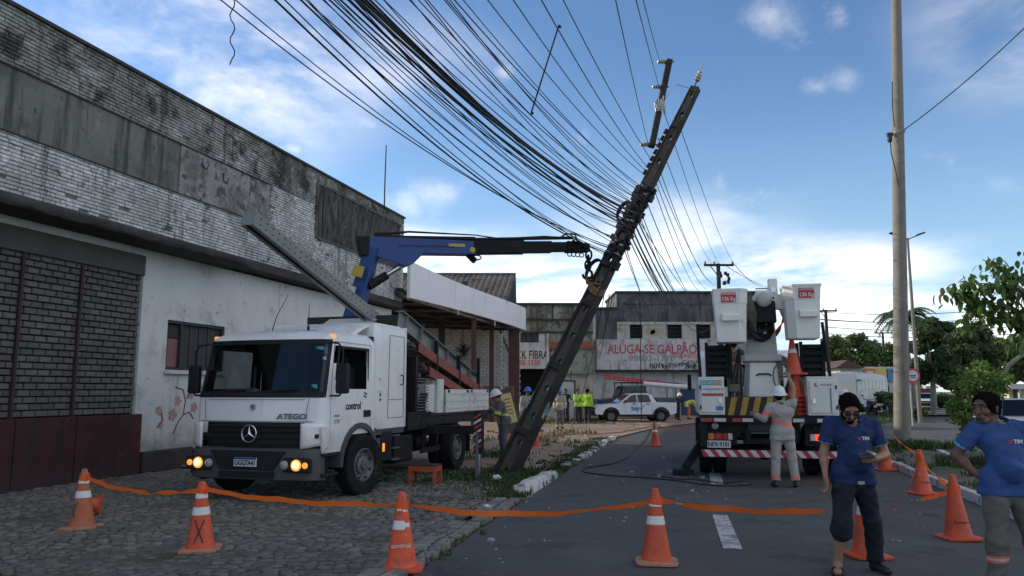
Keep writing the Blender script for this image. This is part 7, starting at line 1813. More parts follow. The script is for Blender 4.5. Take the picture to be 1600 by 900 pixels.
# far shops
def far_shops():
    Y = 92; x0 = at(1310, 600, Y).x; ax, az = facade_tools(Y, x0)
    b = empty('far_shopfront', (x0, Y, 0), 0, 'far shopfront with orange and yellow sign boards beyond the bus', 'building')
    rect(MB(), ax, az, (1312, 573, 1400, 628), 0, 8).build('wall', 'white_far', b)
    for p, m in [((1348, 576, 1365, 590), 'shop_orange'), ((1365, 576, 1382, 590), 'shop_yellow'), ((1349, 590, 1382, 598), 'shop_cream'), ((1384, 576, 1394, 596), 'sticker_blue')]: rect(MB(), ax, az, p, -.3, -.05).build('sign_board', m, b)
    rect(MB(), ax, az, (1352, 580, 1361, 583), -.34, -.3).build('sign_stripe', 'sticker_white', b)
    MB().prism([(ax(1300), az(575)), (ax(1318), az(563)), (ax(1346), az(575))], -1, 8, 'y').build('roof', 'tile_roof', b)
    for k in range(4): rect(MB(), ax, az, (1352 + k * 9, 602, 1359 + k * 9, 618), -.05, .02).build('window', 'shutter_dark', b)
    Y2 = 62; x1 = at(1560, 600, Y2).x; ax, az = facade_tools(Y2, x1); c = empty('yellow_house', (x1, Y2, 0), 0, 'pale yellow house in sunlight beyond the far trees at the edge', 'building')
    rect(MB(), ax, az, (1572, 607, 1680, 650), 0, 6).build('wall', 'shop_cream', c); rect(MB(), ax, az, (1560, 600, 1690, 608), -1.2, 6.5).build('roof', 'white_far', c)
    for x in (1582, 1600, 1620): rect(MB(), ax, az, (x, 614, x + 8, 634), -.05, .05).build('window', 'shutter_dark', c)
    rect(MB(), ax, az, (1574, 608, 1576, 650), -1.1, -.9).build('porch_post', 'white_far', c)
    Y3 = 88; x2 = at(1440, 600, Y3).x; ax, az = facade_tools(Y3, x2); d = empty('red_kiosk', (x2, Y3, 0), 0, 'small red kiosk glimpsed under the dark tree', 'building')
    rect(MB(), ax, az, (1441, 607, 1456, 634), 0, 4).build('wall', 'car_red', d); rect(MB(), ax, az, (1439, 603, 1458, 607), -.6, 4).build('roof', 'white_far', d); rect(MB(), ax, az, (1444, 612, 1452, 622), -.05, .05).build('hatch', 'opening_dark', d)
far_shops()
T_ = [(1300, 525, 100, 70, 'rounded green tree left in the far tree line beside the utility pole', 'leaf_mid', 5000, .5, 1), (1335, 520, 105, 80, 'tallest spreading tree in the middle of the far tree line', 'leaf_mid', 6000, .5, 2), (1372, 533, 108, 70, 'green tree in the far tree line above the orange shopfront', 'leaf_mid', 5000, .5, 3), (1398, 538, 98, 46, 'small green tree of the far line just beside the round pole', 'leaf_mid', 3000, .5, 4),
      (1462, 498, 52, 90, 'big dark tree with a pale double trunk behind the lamp post', 'leaf_dark', 15000, .36, 5), (1520, 505, 55, 100, 'broad dark tree next to the big dark tree', 'leaf_dark', 15000, .36, 6), (1500, 540, 48, 90, 'lower dark leafy tree hanging over the far car', 'leaf_dark', 7000, .32, 8), (1585, 525, 62, 90, 'mid green tree at the edge above the yellow house', 'leaf_mid', 7000, .38, 7), (1640, 500, 70, 120, 'large tree outside the view beyond the yellow house', 'leaf_mid', 4000, .5, 11),
      (1250, 548, 115, 90, 'distant tree behind the bucket truck deck', 'leaf_mid', 3000, .6, 12), (1425, 560, 80, 60, 'shaded tree behind the round road sign', 'leaf_dark', 4000, .42, 13), (1545, 560, 75, 80, 'dark bushy tree in the gap beneath the broad dark tree', 'leaf_dark', 4000, .42, 14)]
for px, pt, Y, w, lab, mat, n, lf, sd in T_: tree(px, pt, Y, w, lab, mat, n, lf, seed=sd, bark='bark_pale' if sd in (5, 6) else 'bark', nclump=26, trunk_px=1456 if sd == 5 else None)
def palm():
    tp = at(1408, 498, 62); e = empty('palm_tree', (tp.x + .6, 62, 0), 0, 'palm with drooping fronds peeking out beside the round pole', 'palm'); MB().tube([(0, 0, 0), (-.2, 0, tp.z * .5), (-.6, 0, tp.z)], [.3, .22, .2], 10).build('trunk', 'bark_pale', e, smooth=60)
    r = random.Random(5)
    for k in range(30):
        a = r.uniform(0, 6.28); L = r.uniform(1.8, 2.9); up = r.uniform(.2, 1.3); m = MB(); pts = [Vector((-.6, 0, tp.z)) + Vector((math.cos(a) * L * t, math.sin(a) * L * t, up * L * t - 1.1 * L * t * t)) for t in [i / 9 for i in range(10)]]
        m.tube(pts, [.05 - .004 * i for i in range(10)], 4)
        for i in range(1, 10):
            d = (pts[i] - pts[i - 1]).normalized(); s = d.cross(Vector((0, 0, 1))).normalized()
            for sg in (-1, 1):
                for h in (0, .5):
                    b = pts[i - 1] + (pts[i] - pts[i - 1]) * h; l = .75 * (1 - abs(i / 9 - .45)); tpp = b + s * sg * l * .8 + d * l * .45 + Vector((0, 0, -.35 * l)); m.add([b - d * .09, b + d * .09, tpp], [(0, 1, 2)])
        m.build('frond', 'leaf_palm', e)
palm()
def bushes():
    for k, (px, py, Y, w, h, lab, mat) in enumerate([(1385, 640, 46, 40, 50, 'dark bush beside the black motorcycle', 'leaf_dark'), (1432, 640, 44, 30, 22, 'low green bush at the foot of the road sign', 'leaf_mid'), (1330, 648, 50, 40, 30, 'low bush in front of the silver bus', 'leaf_dark'), (1478, 632, 64, 60, 26, 'low hedge-like bush beyond the far kerb', 'leaf_dark'), (1535, 640, 58, 60, 40, 'bush under the dark trees beyond the road', 'leaf_dark')]):
        p = at(px, py, Y); e = empty('bush', (p.x, Y, .05), 0, lab, 'bush'); r = random.Random(k); W = w / FPX * Y / 2; H = h / FPX * Y
        cl = [((r.uniform(-1, 1) * W * .7, r.uniform(-.5, .5) * W, H * r.uniform(.25, .75)), r.uniform(.3, .5) * min(W, H)) for _ in range(9)]
        leaf_mass('foliage', cl, 1600, .16 if Y < 50 else .24, mat, e, 60 + k); m = MB()
        for q in range(5): m.tube([(0, 0, -.05), cl[q][0]], [.03, .01], 5)
        m.build('stems', 'bark', e)
bushes()
# ---- young tree on the median: lime foliage low down, big drooping leaves above
def near_tree():
    base = Vector((10.35, 16.6, .1)); e = empty('young_tree', base, 0, 'young tree with big drooping leaves rising behind the man at the edge', 'tree'); r = random.Random(77)
    P = lambda px, py, Y=16.6: at(px, py, Y) - base
    tr = MB(); fork = P(1545, 628); tr.tube([(0, 0, -.12), (.02, 0, .6), fork], [.085, .07, .06], 9); tr.tube([fork, P(1560, 600), P(1577, 570), P(1600, 553), P(1640, 520), P(1660, 470)], [.055, .05, .045, .042, .04, .035], 8)
    tw = [[P(1660, 470), P(1610, 500), P(1575, 480), P(1530, 465), P(1470, 455)], [P(1660, 470), P(1620, 440), P(1565, 425), P(1535, 405)], [P(1610, 500), P(1560, 500), P(1520, 478), P(1505, 430)], [P(1660, 470), P(1600, 455), P(1560, 445), P(1500, 440)], [P(1660, 470), P(1640, 420), P(1600, 395)], [P(1600, 553), P(1592, 520), P(1596, 490)], [P(1610, 500), P(1590, 470), P(1560, 410)], [P(1530, 465), P(1512, 500), P(1508, 520)], [P(1660, 470), P(1625, 450), P(1590, 430)]]
    for t in tw: tr.tube(t, [.022 - .004 * i for i in range(len(t))], 5)
    tr.build('trunk', 'bark_pale', e, smooth=60)
    # leaf: ovate, folded, drooping tip
    def leaf_mesh(k):
        q = random.Random(k); m = MB(); n = 5; vs = []; L = 1.0
        for i in range(n + 1):
            t = i / n; w = .30 * math.sin(math.pi * min(1, t * .96 + .04)) ** .75 * (1.15 - .45 * t); z = -.20 * t * t
            vs += [(t * L, -w, z + .07), (t * L, 0, z), (t * L, w, z + .07)]
        fs = []
        for i in range(n):
            for j in (0, 1): fs.append((i * 3 + j, i * 3 + j + 1, (i + 1) * 3 + j + 1, (i + 1) * 3 + j))
        m.add(vs, fs); return m.mesh('leaf', 'leaf_big', 60)
    lms = [leaf_mesh(k) for k in range(3)]; cnt = 0
    pts = []
    for t in tw:
        for a, b in zip(t, t[1:]):
            k = max(2, int((b - a).length / .055))
            for i in range(k): pts.append(a + (b - a) * (i / k))
    r.shuffle(pts)
    def place(p, i):
        a = r.uniform(0, 6.28); droop = r.uniform(25, 80); s = r.uniform(.15, .24)
        q = p + Vector((r.gauss(0, .10), r.gauss(0, .18), r.gauss(-.01, .09))); return T(q) @ Matrix.Rotation(a, 4, 'Z') @ RY(droop) @ RX(r.uniform(-40, 40)) @ Matrix.Diagonal((s, s, s, 1))
    k = 0; rest = MB()
    lv = lms[0]
    data = [tuple(v.co) for v in lv.vertices], [tuple(f.vertices) for f in lv.polygons]
    while k < 800:
        p = pts[k % len(pts)]; M = place(p, k)
        if k < 300: link('leaf', lms[k % 3], e, M)
        else: rest.add(data[0], data[1], 0, M)
        k += 1
    tag(rest.build('leaves', 'leaf_big', e, smooth=60), kind='stuff')
    cl = [(tuple(P(px + r.gauss(0, 4), py + r.gauss(0, 5), 16.6 + r.uniform(-.4, .4))), .20) for px, py in [(1505, 590), (1520, 600), (1500, 615), (1515, 630), (1505, 645), (1522, 655), (1535, 605), (1545, 590), (1550, 620), (1560, 605), (1510, 665), (1530, 580), (1498, 600), (1570, 590), (1500, 640), (1508, 735), (1515, 690)] for _ in range(2)]
    g = leaf_mass('low_foliage', cl, 2600, .105, 'leaf_lime', e, 90, 1.1)
    st = MB()
    for c, _ in cl[::2]: st.tube([(0, 0, .2), Vector(c) * .6 + Vector((0, 0, .1)), c], [.02, .012, .005], 5)
    st.build('low_stems', 'bark_pale', e)
near_tree()
# ============================================================ people
pm('skin_tan', (.33, .17, .10), .55, var=.1, vs=9); pm('skin_dark', (.16, .078, .048), .5, var=.12, vs=9); pm('hair_black', (.006, .005, .0045), .95, var=.3, vs=30, spec=.12)
pm('polo_blue', (.011, .028, .098), .85, var=.12, vs=5, bump=.6, bs=16); pm('polo_blue_bright', (.032, .078, .23), .85, var=.12, vs=5, bump=.6, bs=16); pm('navy', (.009, .011, .020), .88, var=.2, vs=5, bump=.7, bs=16); pm('trouser_grey', (.125, .115, .098), .9, var=.15, vs=6, bump=.7, bs=16)
pm('uniform_grey', (.36, .345, .31), .9, var=.12, vs=6, patch=((.22, .21, .19), .56, .7, 5), bump=.7, bs=16); pm('uniform_dark', (.12, .125, .135), .9, var=.15, vs=6); pm('band_pink', (.75, .16, .12), .5, var=.08, vs=9); pm('band_lime', (.55, .62, .08), .5, var=.08, vs=9); pm('band_silver', (.55, .53, .50), .35)
pm('shirt_lime', (.38, .68, .06), .8, var=.1, vs=6); pm('shirt_black', (.018, .018, .02), .85, var=.2, vs=6); pm('trouser_orange', (.62, .13, .03), .85, var=.1, vs=6); pm('helmet_white', (.72, .72, .70), .35, var=.04); pm('helmet_blue', (.03, .16, .55), .35, var=.05); pm('shoe_black', (.015, .014, .014), .5, var=.2); pm('trim_cyan', (.20, .55, .75), .7); pm('eye_white', (.22, .20, .18), .3); pm('lip', (.16, .07, .055), .6); pm('glove', (.20, .17, .12), .9)
V3 = Vector
def vn(v): v = V3(v); return v.normalized()
def ser(prims, k, grow=0.0, fold=0.0):
    def f(X, Y, Z):
        o = None
        for p in prims:
            d = d_cone(X, Y, Z, p[0], p[1], p[2], p[3], p[4] if len(p) > 4 else None) - grow
            if len(p) > 5 and p[5] is not None:
                c, nn = p[5]; d = np.maximum(d, (X - c[0]) * nn[0] + (Y - c[1]) * nn[1] + (Z - c[2]) * nn[2])
            o = d if o is None else smin(o, d, k)
        if fold: o = o + fold * (1.5 * np.sin(X * 14 + Z * 19 + 2.5 * np.sin(Z * 7 + Y * 5)) * np.sin(Z * 11 - X * 8 + Y * 6) + np.sin(X * 31 + 2.2 * np.sin(Z * 17 + X * 9)) * np.sin(Z * 38 + 3 * np.sin(X * 13 + Y * 11)) + .7 * np.sin(Y * 41 + Z * 23 + 2 * np.sin(X * 19)))
        return o
    return f
def cutf(f, planes):
    """keep the side of each plane (point, outward normal) that lies inside"""
    def g(X, Y, Z):
        o = f(X, Y, Z)
        for c, nn in planes: o = np.maximum(o, (X - c[0]) * nn[0] + (Y - c[1]) * nn[1] + (Z - c[2]) * nn[2])
        return o
    return g
def J0(s=1.0):
    j = dict(pelvis=(0, 0, .95), belly=(0, -.01, 1.10), chest=(0, .005, 1.30), neck=(0, .02, 1.44), head=(0, -.015, 1.605))
    for n, sg in (('L', -1), ('R', 1)):      # L = picture-left of a figure facing the viewer
        j.update({'sh' + n: (sg * .185, .015, 1.40), 'el' + n: (sg * .235, .03, 1.13), 'wr' + n: (sg * .245, -.05, .89), 'hip' + n: (sg * .092, 0, .92), 'kn' + n: (sg * .10, -.02, .50), 'an' + n: (sg * .105, .03, .085), 'toe' + n: (sg * .125, -.13, .035)})
    return {k: V3(v) * s for k, v in j.items()}
def hand_prims(w, d, side, curl=.6, spread=.012):
    """wrist, hand direction, direction of the thumb side"""
    d = vn(d); th = vn(V3(side) - d * V3(side).dot(d)); nr = d.cross(th)
    pr = [(w, w + d * .045, .026, .034, (nr.x, nr.y, nr.z, .6)), (w + d * .04, w + d * .088, .036, .038, (nr.x, nr.y, nr.z, .5))]
    for i, L in enumerate((.068, .078, .073, .056)):
        b = w + d * .085 + th * (.030 - .020 * i); c = curl * (1 + .08 * i); d1 = vn(d * math.cos(c * .5) + nr * math.sin(c * .5) + th * (.10 - .07 * i) * spread * 20); d2 = vn(d * math.cos(c * 1.4) + nr * math.sin(c * 1.4))
        m = b + d1 * L * .5; pr += [(b - d * .01, m, .0098, .0090), (m, m + d2 * L * .5, .0090, .0075)]
    b = w + d * .028 + th * .026; m = b + vn(d * .6 + th * .75 + nr * .2) * .042; pr += [(b, m, .0125, .0108), (m, m + vn(d + th * .2 + nr * .35) * .034, .0105, .0085)]
    return pr
def person(loc, rz, label, j=None, skin='skin_tan', top=('polo_blue', 'short'), leg=('navy', None), shoes='shoe_black', hair='short', helmet=None, head=(0, 0), vox=.02, belly=0.0, bands=(), rolled=None, glove=None, hem=.84, hands=(None, None), scale=1.0, collar=True, group=None, fat=1.0, bare_foot=None):
    J = J0(); J.update({k: V3(v) for k, v in (j or {}).items()})
    e = empty('person', loc, R(rz), label, 'person', group); e.scale = (scale,) * 3
    sv = max(.009, vox)
    Yf = (0, 1, 0)
    torso = [(J['pelvis'] + V3((-.07, 0, 0)), J['pelvis'] + V3((.07, 0, 0)), .118 * fat, .118 * fat, (*Yf, .88)), (J['pelvis'], J['belly'], .138 * fat, .140 * fat, (*Yf, .74)), (J['belly'], J['chest'], .140 * fat, .146 * fat, (*Yf, .74 / fat ** .5)), (J['chest'] + V3((-.075 * fat, 0, 0)), J['chest'] + V3((.075 * fat, 0, 0)), .112 * fat, .112 * fat, (*Yf, .95)), (J['shL'] * .8 + J['shR'] * .2, J['shR'] * .8 + J['shL'] * .2, .066, .066)]
    if belly: torso.append((J['belly'] + V3((0, -.05 - belly, -.03)), J['belly'] + V3((0, -.03 - belly, .08)), .11, .10))
    neck = [(J['neck'] - V3((0, 0, .06)), J['head'] - V3((0, -.01, .06)), .062, .055)]
    arms = {}; legs = {}
    for n in 'LR':
        arms[n] = [(J['sh' + n], J['el' + n], .054, .039), (J['el' + n], J['el' + n] * .65 + J['wr' + n] * .35, .039, .038), (J['el' + n] * .65 + J['wr' + n] * .35, J['wr' + n], .038, .024)]
        kn, an = J['kn' + n], J['an' + n]; cf = kn * .68 + an * .32 + V3((0, .018, 0))
        legs[n] = [(J['hip' + n], kn, .088, .060), (kn, cf, .056, .058), (cf, an, .056, .038)]
    feet = {n: [(J['an' + n] - V3((0, 0, .03)), J['toe' + n] + V3((0, 0, .0)), .040, .034, (0, 0, 1, .85)), (J['an' + n], J['an' + n] + V3((0, .035, -.045)), .036, .034)] for n in 'LR'}
    parts = []
    bp = torso + neck + arms['L'] + arms['R'] + legs['L'] + legs['R'] + [p for n in 'LR' for p in feet[n]]
    bp2 = [(q[0], q[1], q[2] - .014, q[3] - .014, *q[4:]) for q in torso] + [(q[0], q[1], q[2] - .012, q[3] - .008, *q[4:]) for n in 'LR' for q in legs[n][:1]] + [(q[0], q[1], q[2] - (.0 if bare_foot == n else .014), q[3] - (.0 if bare_foot == n else .012), *q[4:]) for n in 'LR' for q in legs[n][1:]] + neck + arms['L'] + arms['R'] + [p for n in 'LR' for p in feet[n]]
    parts.append(surface_net(ser(bp2, .028), *bounds(bp), max(.012, vox)))
    # head in its own frame: yaw about z, pitch down
    Hm = Matrix.Translation(J['head']) @ RZ(head[0]) @ RX(head[1]) @ Matrix.Scale(1.07, 4); Hq = lambda x, y, z: Hm @ V3((x, y, z)); fw = (Hm.to_3x3() @ V3((0, -1, 0))).normalized(); rt = (Hm.to_3x3() @ V3((1, 0, 0))).normalized(); upv = (Hm.to_3x3() @ V3((0, 0, 1))).normalized()
    fx = tuple(rt)
    hp = [(Hq(0, .022, .028), Hq(0, -.018, .030), .088, .084, (*fx, .86)), (Hq(0, -.03, -.01), Hq(0, -.045, -.062), .066, .046, (*fx, .92)), (Hq(-.018, -.058, -.088), Hq(.018, -.058, -.088), .027, .027), (Hq(0, -.088, .012), Hq(0, -.108, -.026), .010, .0165), (Hq(-.038, -.078, .030), Hq(.038, -.078, .030), .016, .016), (Hq(-.036, -.062, -.02), Hq(.036, -.062, -.02), .028, .028), (Hq(0, .03, -.05), Hq(0, .02, -.10), .058, .055), (Hq(-.022, -.084, -.058), Hq(.022, -.084, -.058), .012, .012)]
    hp += [(Hq(s * .078, .012, .012), Hq(s * .076, .006, -.026), .015, .010, (*fx, .55)) for s in (-1, 1)]
    parts.append(surface_net(ser(hp, .018), *bounds(hp, .03), max(.006, vox * .55)))
    for n, hs in zip('LR', hands):
        d = V3(J['wr' + n]) - V3(J['el' + n]); sd = (-1 if n == 'L' else 1)
        dd, side, curl = hs if hs else (d, (0, -1, 0), .55)
        pr = hand_prims(J['wr' + n] - vn(dd) * .01, dd, side, curl); parts.append(surface_net(ser(pr, .008), *bounds(pr, .02), max(.0045, vox * .38)))
    link('body', net_mesh('body', parts, [skin]), e)
    # eyes, brows, mouth
    if vox < .018 and not (rz % 360 > 120 and rz % 360 < 240):
        m = MB(); mb2 = MB()
        for s in (-1, 1): m.sphere(Hq(s * .032, -.083, .010), (.013, .013, .009), 10, 6); mb2.sphere(Hq(s * .032, -.0945, .010), (.006, .004, .006), 8, 6); mb2.tube([Hq(s * .014, -.098, .034), Hq(s * .034, -.098, .040), Hq(s * .052, -.086, .033)], .005, 5)
        m.build('eyes', 'eye_white', e, smooth=60); mb2.build('brows', 'hair_black', e)
        m = MB(); m.tube([Hq(-.024, -.090, -.058), Hq(0, -.098, -.056), Hq(.024, -.090, -.058)], .0055, 6); m.build('lips', 'lip', e, smooth=60)
    if hair:
        pr = [(Hq(0, .026, .034), Hq(0, -.016, .038), .099, .095, (*fx, .885)), (Hq(0, .055, -.01), Hq(0, .05, -.055), .056, .048), (Hq(-.045, .024, .01), Hq(-.046, .03, -.02), .032, .022), (Hq(.045, .024, .01), Hq(.046, .03, -.02), .032, .022)]
        c = Hq(0, -.062, .056); nn = vn(fw * .62 - upv * .79); c2 = Hq(0, 0, -.075)
        def hf(X, Y, Z, f=ser(pr, .02)):
            o = f(X, Y, Z) + .006 * np.sin(X * 150) * np.sin(Y * 140) * np.sin(Z * 160) + .004 * np.sin(X * 330 + Z * 90) * np.sin(Y * 310)
            fc = d_cone(X, Y, Z, Hq(0, -.095, .022), Hq(0, -.11, -.07), .071, .085, (*fx, .95)) if False else d_cone(X, Y, Z, Hq(0, -.098, .016), Hq(0, -.10, -.10), .074, .090)
            o = np.maximum(o, -fc); return np.maximum(o, -((X - c2.x) * upv.x + (Y - c2.y) * upv.y + (Z - c2.z) * upv.z))
        P, Q = surface_net(hf, *bounds(pr, .03), max(.006, vox * .5)); link('hair', net_mesh('hair', [(P, Q)], ['hair_black']), e)
        if vox < .012:
            g = np.random.default_rng(5); cc = np.array(Hq(0, .005, .02)); k = g.integers(0, len(P), 5000); b0 = P[k]; n_ = b0 - cc; n_ /= np.linalg.norm(n_, axis=1)[:, None]; t_ = g.normal(size=(5000, 3)); L = g.uniform(.003, .009, (5000, 1)); w_ = np.cross(n_, t_); w_ /= np.linalg.norm(w_, axis=1)[:, None]
            tri = np.stack([b0 - w_ * .0016, b0 + w_ * .0016, b0 + n_ * L + t_ * L * .45], 1).reshape(-1, 3); me = bpy.data.meshes.new('hair_strands'); me.from_pydata(tri.tolist(), [], np.arange(15000).reshape(-1, 3).tolist()); me.materials.append(MATS['hair_black']); tag(link('hair_strands', me, e), kind='stuff')
        if hair == 'beard':
            pr = [(Hq(-.052, -.03, -.045), Hq(0, -.066, -.086), .026, .034), (Hq(.052, -.03, -.045), Hq(0, -.066, -.086), .026, .034), (Hq(-.024, -.094, -.044), Hq(.024, -.094, -.044), .009, .009)]
            link('beard', net_mesh('beard', [surface_net(ser(pr, .012), *bounds(pr, .02), .006)], ['hair_black']), e)
    if helmet:
        M = Hm @ T(0, .004, .035); h = MB(); h.lathe([(.128, -.01), (.126, .0), (.120, .03), (.105, .07), (.075, .105), (.035, .122), (.002, .126)], 24, 0, M @ Matrix.Diagonal((.92, 1.08, 1, 1)), cap=False); ho = h.build('helmet', helmet, e, smooth=60)
        b = MB(); N = 24; vs = []
        for r0, z in ((.120, .0), (.150, -.012), (.150, -.017), (.118, -.006)):
            for i in range(N): a = 6.283 * i / N; k = 1 + .18 * max(0, -math.sin(a)); vs.append((r0 * .93 * math.cos(a), r0 * 1.06 * k * math.sin(a), z))
        fs = [(q * N + i, q * N + (i + 1) % N, (q + 1) * N + (i + 1) % N, (q + 1) * N + i) for q in range(3) for i in range(N)]; b.add(vs, fs, 0, M); b.build('brim', helmet, ho, smooth=60)
        rd = MB(); rd.tube([M @ V3((0, .11 * math.cos(a), .02 + .11 * math.sin(a))) for a in [i * math.pi / 10 for i in range(11)]], .014, 6); rd.build('ridge', helmet, ho, smooth=60)
    # clothes
    tm, sl = top; g = .011
    def arm_cloth(n):
        a, b, c = J['sh' + n], J['el' + n], J['wr' + n]
        if sl == 'short': k = .68; q = a + (b - a) * k; return [(a, q + (b - a) * .1, .056, .062, None, (q, vn(b - a)))]
        q = b + (c - b) * .93; return [(a, b, .066, .054), (b, q + vn(c - b) * .06, .054, .044, None, (q, vn(c - b)))]
    sp = torso + arm_cloth('L') + arm_cloth('R') + [(J['pelvis'] - V3((.088, 0, .10)), J['pelvis'] - V3((-.088, 0, .10)), .116, .116, (*Yf, .96)), (J['pelvis'] + V3((-.075, 0, .03)), J['pelvis'] + V3((.075, 0, .03)), .116, .116, (*Yf, .94))]
    sf = cutf(ser(sp, .024, g, .0022 if vox > .012 else .0042), [((0, 0, hem), (0, 0, -1)), (tuple(J['neck'] + V3((0, 0, .085))), (0, 0, 1))])
    nk0, nk1 = J['neck'] + V3((0, .01, -.035)), J['neck'] + V3((0, -.035, .13))
    sf0 = sf; sf = lambda X, Y, Z: np.maximum(sf0(X, Y, Z), -d_cone(X, Y, Z, nk0, nk1, .058, .085))
    lo, hi = bounds(sp); smats = [tm]; fm = None
    bl = [b for b in bands if b[0] == 'top']
    def fmat(C, bl=None):
        o = np.zeros(len(C))
        for _, pt, dr, hwid, md, mi in bl:
            pt = np.array(pt); dr = np.array(vn(dr)); q = C - pt; o[(np.abs(q @ dr) < hwid) & (np.linalg.norm(q, axis=1) < md)] = mi
        return o
    if sl == 'short':
        smats.append('trim_cyan')
        for n in 'LR': bl.append(('top', tuple(J['sh' + n] + (J['el' + n] - J['sh' + n]) * .67), tuple(J['el' + n] - J['sh' + n]), .008, .11, 1))
    for b in bands:
        if b[0] == 'top' and len(smats) < 3: smats += ['band_pink' if b[5] == 1 else 'band_lime']
    if any(b[0] == 'top' for b in bands): smats = [tm, 'band_pink', 'band_lime']
    link('shirt', net_mesh('shirt', [surface_net(sf, lo, hi, sv)], smats, (lambda C: fmat(C, bl)) if bl else None), e)
    if collar and vox < .02:
        m = MB(); nk = J['neck'] + V3((0, -.005, .005)); m.grid(lambda u, v: tuple(nk + V3(((.072 + .014 * v) * math.sin(6.283 * (u * .86 + .07)), -(.070 + .016 * v) * math.cos(6.283 * (u * .86 + .07)), .032 - .034 * v - .030 * math.cos(6.283 * (u * .86 + .07)) * .9))), 20, 3); m.build('collar', tm, e, smooth=60, solid=.006)
    lm, ends = leg; pl = [(J['pelvis'] - V3((.04, 0, .07)), J['pelvis'] - V3((-.04, 0, .07)), .112 * fat, .112 * fat, (*Yf, .9)), (J['pelvis'] + V3((-.06, 0, .0)), J['pelvis'] + V3((.06, 0, .0)), .122 * fat, .122 * fat, (*Yf, .90)), (J['pelvis'], J['pelvis'] + V3((0, 0, .1)), .130 * fat, .132 * fat, (*Yf, .76))]
    for n in 'LR':
        kn, an = J['kn' + n], J['an' + n]; end = (ends or {}).get(n, .93); q = kn + (an - kn) * end
        pl += [(J['hip' + n], kn, .092, .066), (kn, q + vn(an - kn) * .08, .066, .066 if end > .7 else .074, None, (q, vn(an - kn)))]
        if end < .7: pl += [(q - vn(an - kn) * .03, q - vn(an - kn) * .02, .083, .083)]
    pf = cutf(ser(pl, .03, .012, .0025 if vox > .012 else .0046), [((0, 0, min(J['pelvis'].z + .12, hem + .03)), (0, 0, 1))]); lo, hi = bounds(pl)
    bl2 = [b for b in bands if b[0] == 'leg']
    link('trousers', net_mesh('trousers', [surface_net(pf, lo, hi, sv)], [lm, 'band_pink', 'band_lime', 'band_silver'] if bl2 else [lm], (lambda C: fmat(C, bl2)) if bl2 else None), e)
    for n in 'LR':
        if bare_foot == n:
            m = MB(); t_, a_ = J['toe' + n], J['an' + n]; f = vn(V3((t_.x - a_.x, t_.y - a_.y, 0))); s = V3((f.y, -f.x, 0)); c = (t_ + a_) / 2; ring = []
            for i in range(16): a = 6.283 * i / 16; ring.append(V3((c.x, c.y, 0)) + f * (.142 * math.cos(a) - .01) + s * (.050 * math.sin(a) * (1.1 + .15 * math.cos(a))))
            m.add([(p.x, p.y, z) for z in (.001, .016) for p in ring], [tuple(range(15, -1, -1)), tuple(range(16, 32))] + [(i, (i + 1) % 16, 16 + (i + 1) % 16, 16 + i) for i in range(16)])
            for sg in (-1, 1): m.tube([c + f * .07 + V3((0, 0, .055)) - V3((0, 0, c.z)), V3((c.x, c.y, .07)) + s * sg * .03 + f * .02, V3((c.x, c.y, .03)) + s * sg * .05 - f * .04], .007, 5)
            m.build('flip_flop', 'shoe_black', e); continue
        pr = [(p[0], p[1], p[2] + .008, p[3] + .010, *p[4:]) for p in feet[n]] + [(J['an' + n] + V3((0, 0, .07)), J['an' + n] - V3((0, 0, .03)), .046, .044)]
        link('shoe', net_mesh('shoe', [surface_net(cutf(ser(pr, .02), [((0, 0, .002), (0, 0, -1))] if min(J['anL'].z, J['anR'].z) < .2 else []), *bounds(pr, .03), max(.009, vox * .7))], [shoes]), e)
    if glove:
        for n in glove: 
            d = vn(J['wr' + n] - J['el' + n]); pr = [(p[0], p[1], p[2] + .005, p[3] + .005, *p[4:]) for p in hand_prims(J['wr' + n] - d * .01, (hands['LR'.index(n)] or (d,))[0], (hands['LR'.index(n)] or (0, (0, -1, 0)))[1], .8)]
            link('glove', net_mesh('glove', [surface_net(ser(pr, .01), *bounds(pr, .02), .008)], ['glove']), e)
    return e, J, Hq
# --- man with the phone
jp = dict(pelvis=(0, .01, .90), belly=(.01, -.015, 1.06), chest=(.02, .005, 1.27), neck=(.010, -.01, 1.40), head=(-.045, -.095, 1.515), shL=(-.185, .01, 1.375), elL=(-.255, .04, 1.09), wrL=(-.275, -.03, .87), shR=(.215, .0, 1.355), elR=(.305, -.02, 1.075), wrR=(.10, -.245, 1.055), hipL=(-.10, .0, .87), knL=(-.165, -.09, .47), anL=(-.195, .0, .085), toeL=(-.255, -.14, .035), hipR=(.09, .01, .87), knR=(.155, .0, .46), anR=(.19, .07, .085), toeR=(.225, -.09, .035))
pmn, J, Hq = person(G(1342, 895), 0, 'man in a dark blue polo and navy trousers looking down at his phone', jp, 'skin_tan', ('polo_blue', 'short'), ('navy', {'L': .28, 'R': .97}), head=(-8, 36), vox=.0095, belly=.03, hair='beard', hem=.80, hands=((V3((-.02, -.25, -1)), (0, -1, 0), .5), (V3((-1, -.12, .05)), (0, -.2, 1), .9)), fat=.97, bare_foot='L')
sg = MB()
for s in (-1, 1): sg.sphere(Hq(s * .034, -.098, .010), (.030, .010, .018), 12, 8)
sg.tube([Hq(-.012, -.106, .014), Hq(.012, -.106, .014)], .004, 5)
for s in (-1, 1): sg.tube([Hq(s * .062, -.088, .014), Hq(s * .082, .0, .016)], .004, 5)
sg.build('sunglasses', 'black_plastic', pmn, smooth=60)
def chest_logo(e, x, y, z, up=(0, .06, 1), rt=(1, 0, 0)):
    lettering('TIM', .042, facing((x + .012, y, z), rt, up), 'sticker_white', e, name='chest_logo', bold=.002); MB().box((x - .048, y, z), (.026, .008, .022)).build('chest_mark', 'label_red', e)
chest_logo(pmn, .06, -.146, 1.235)
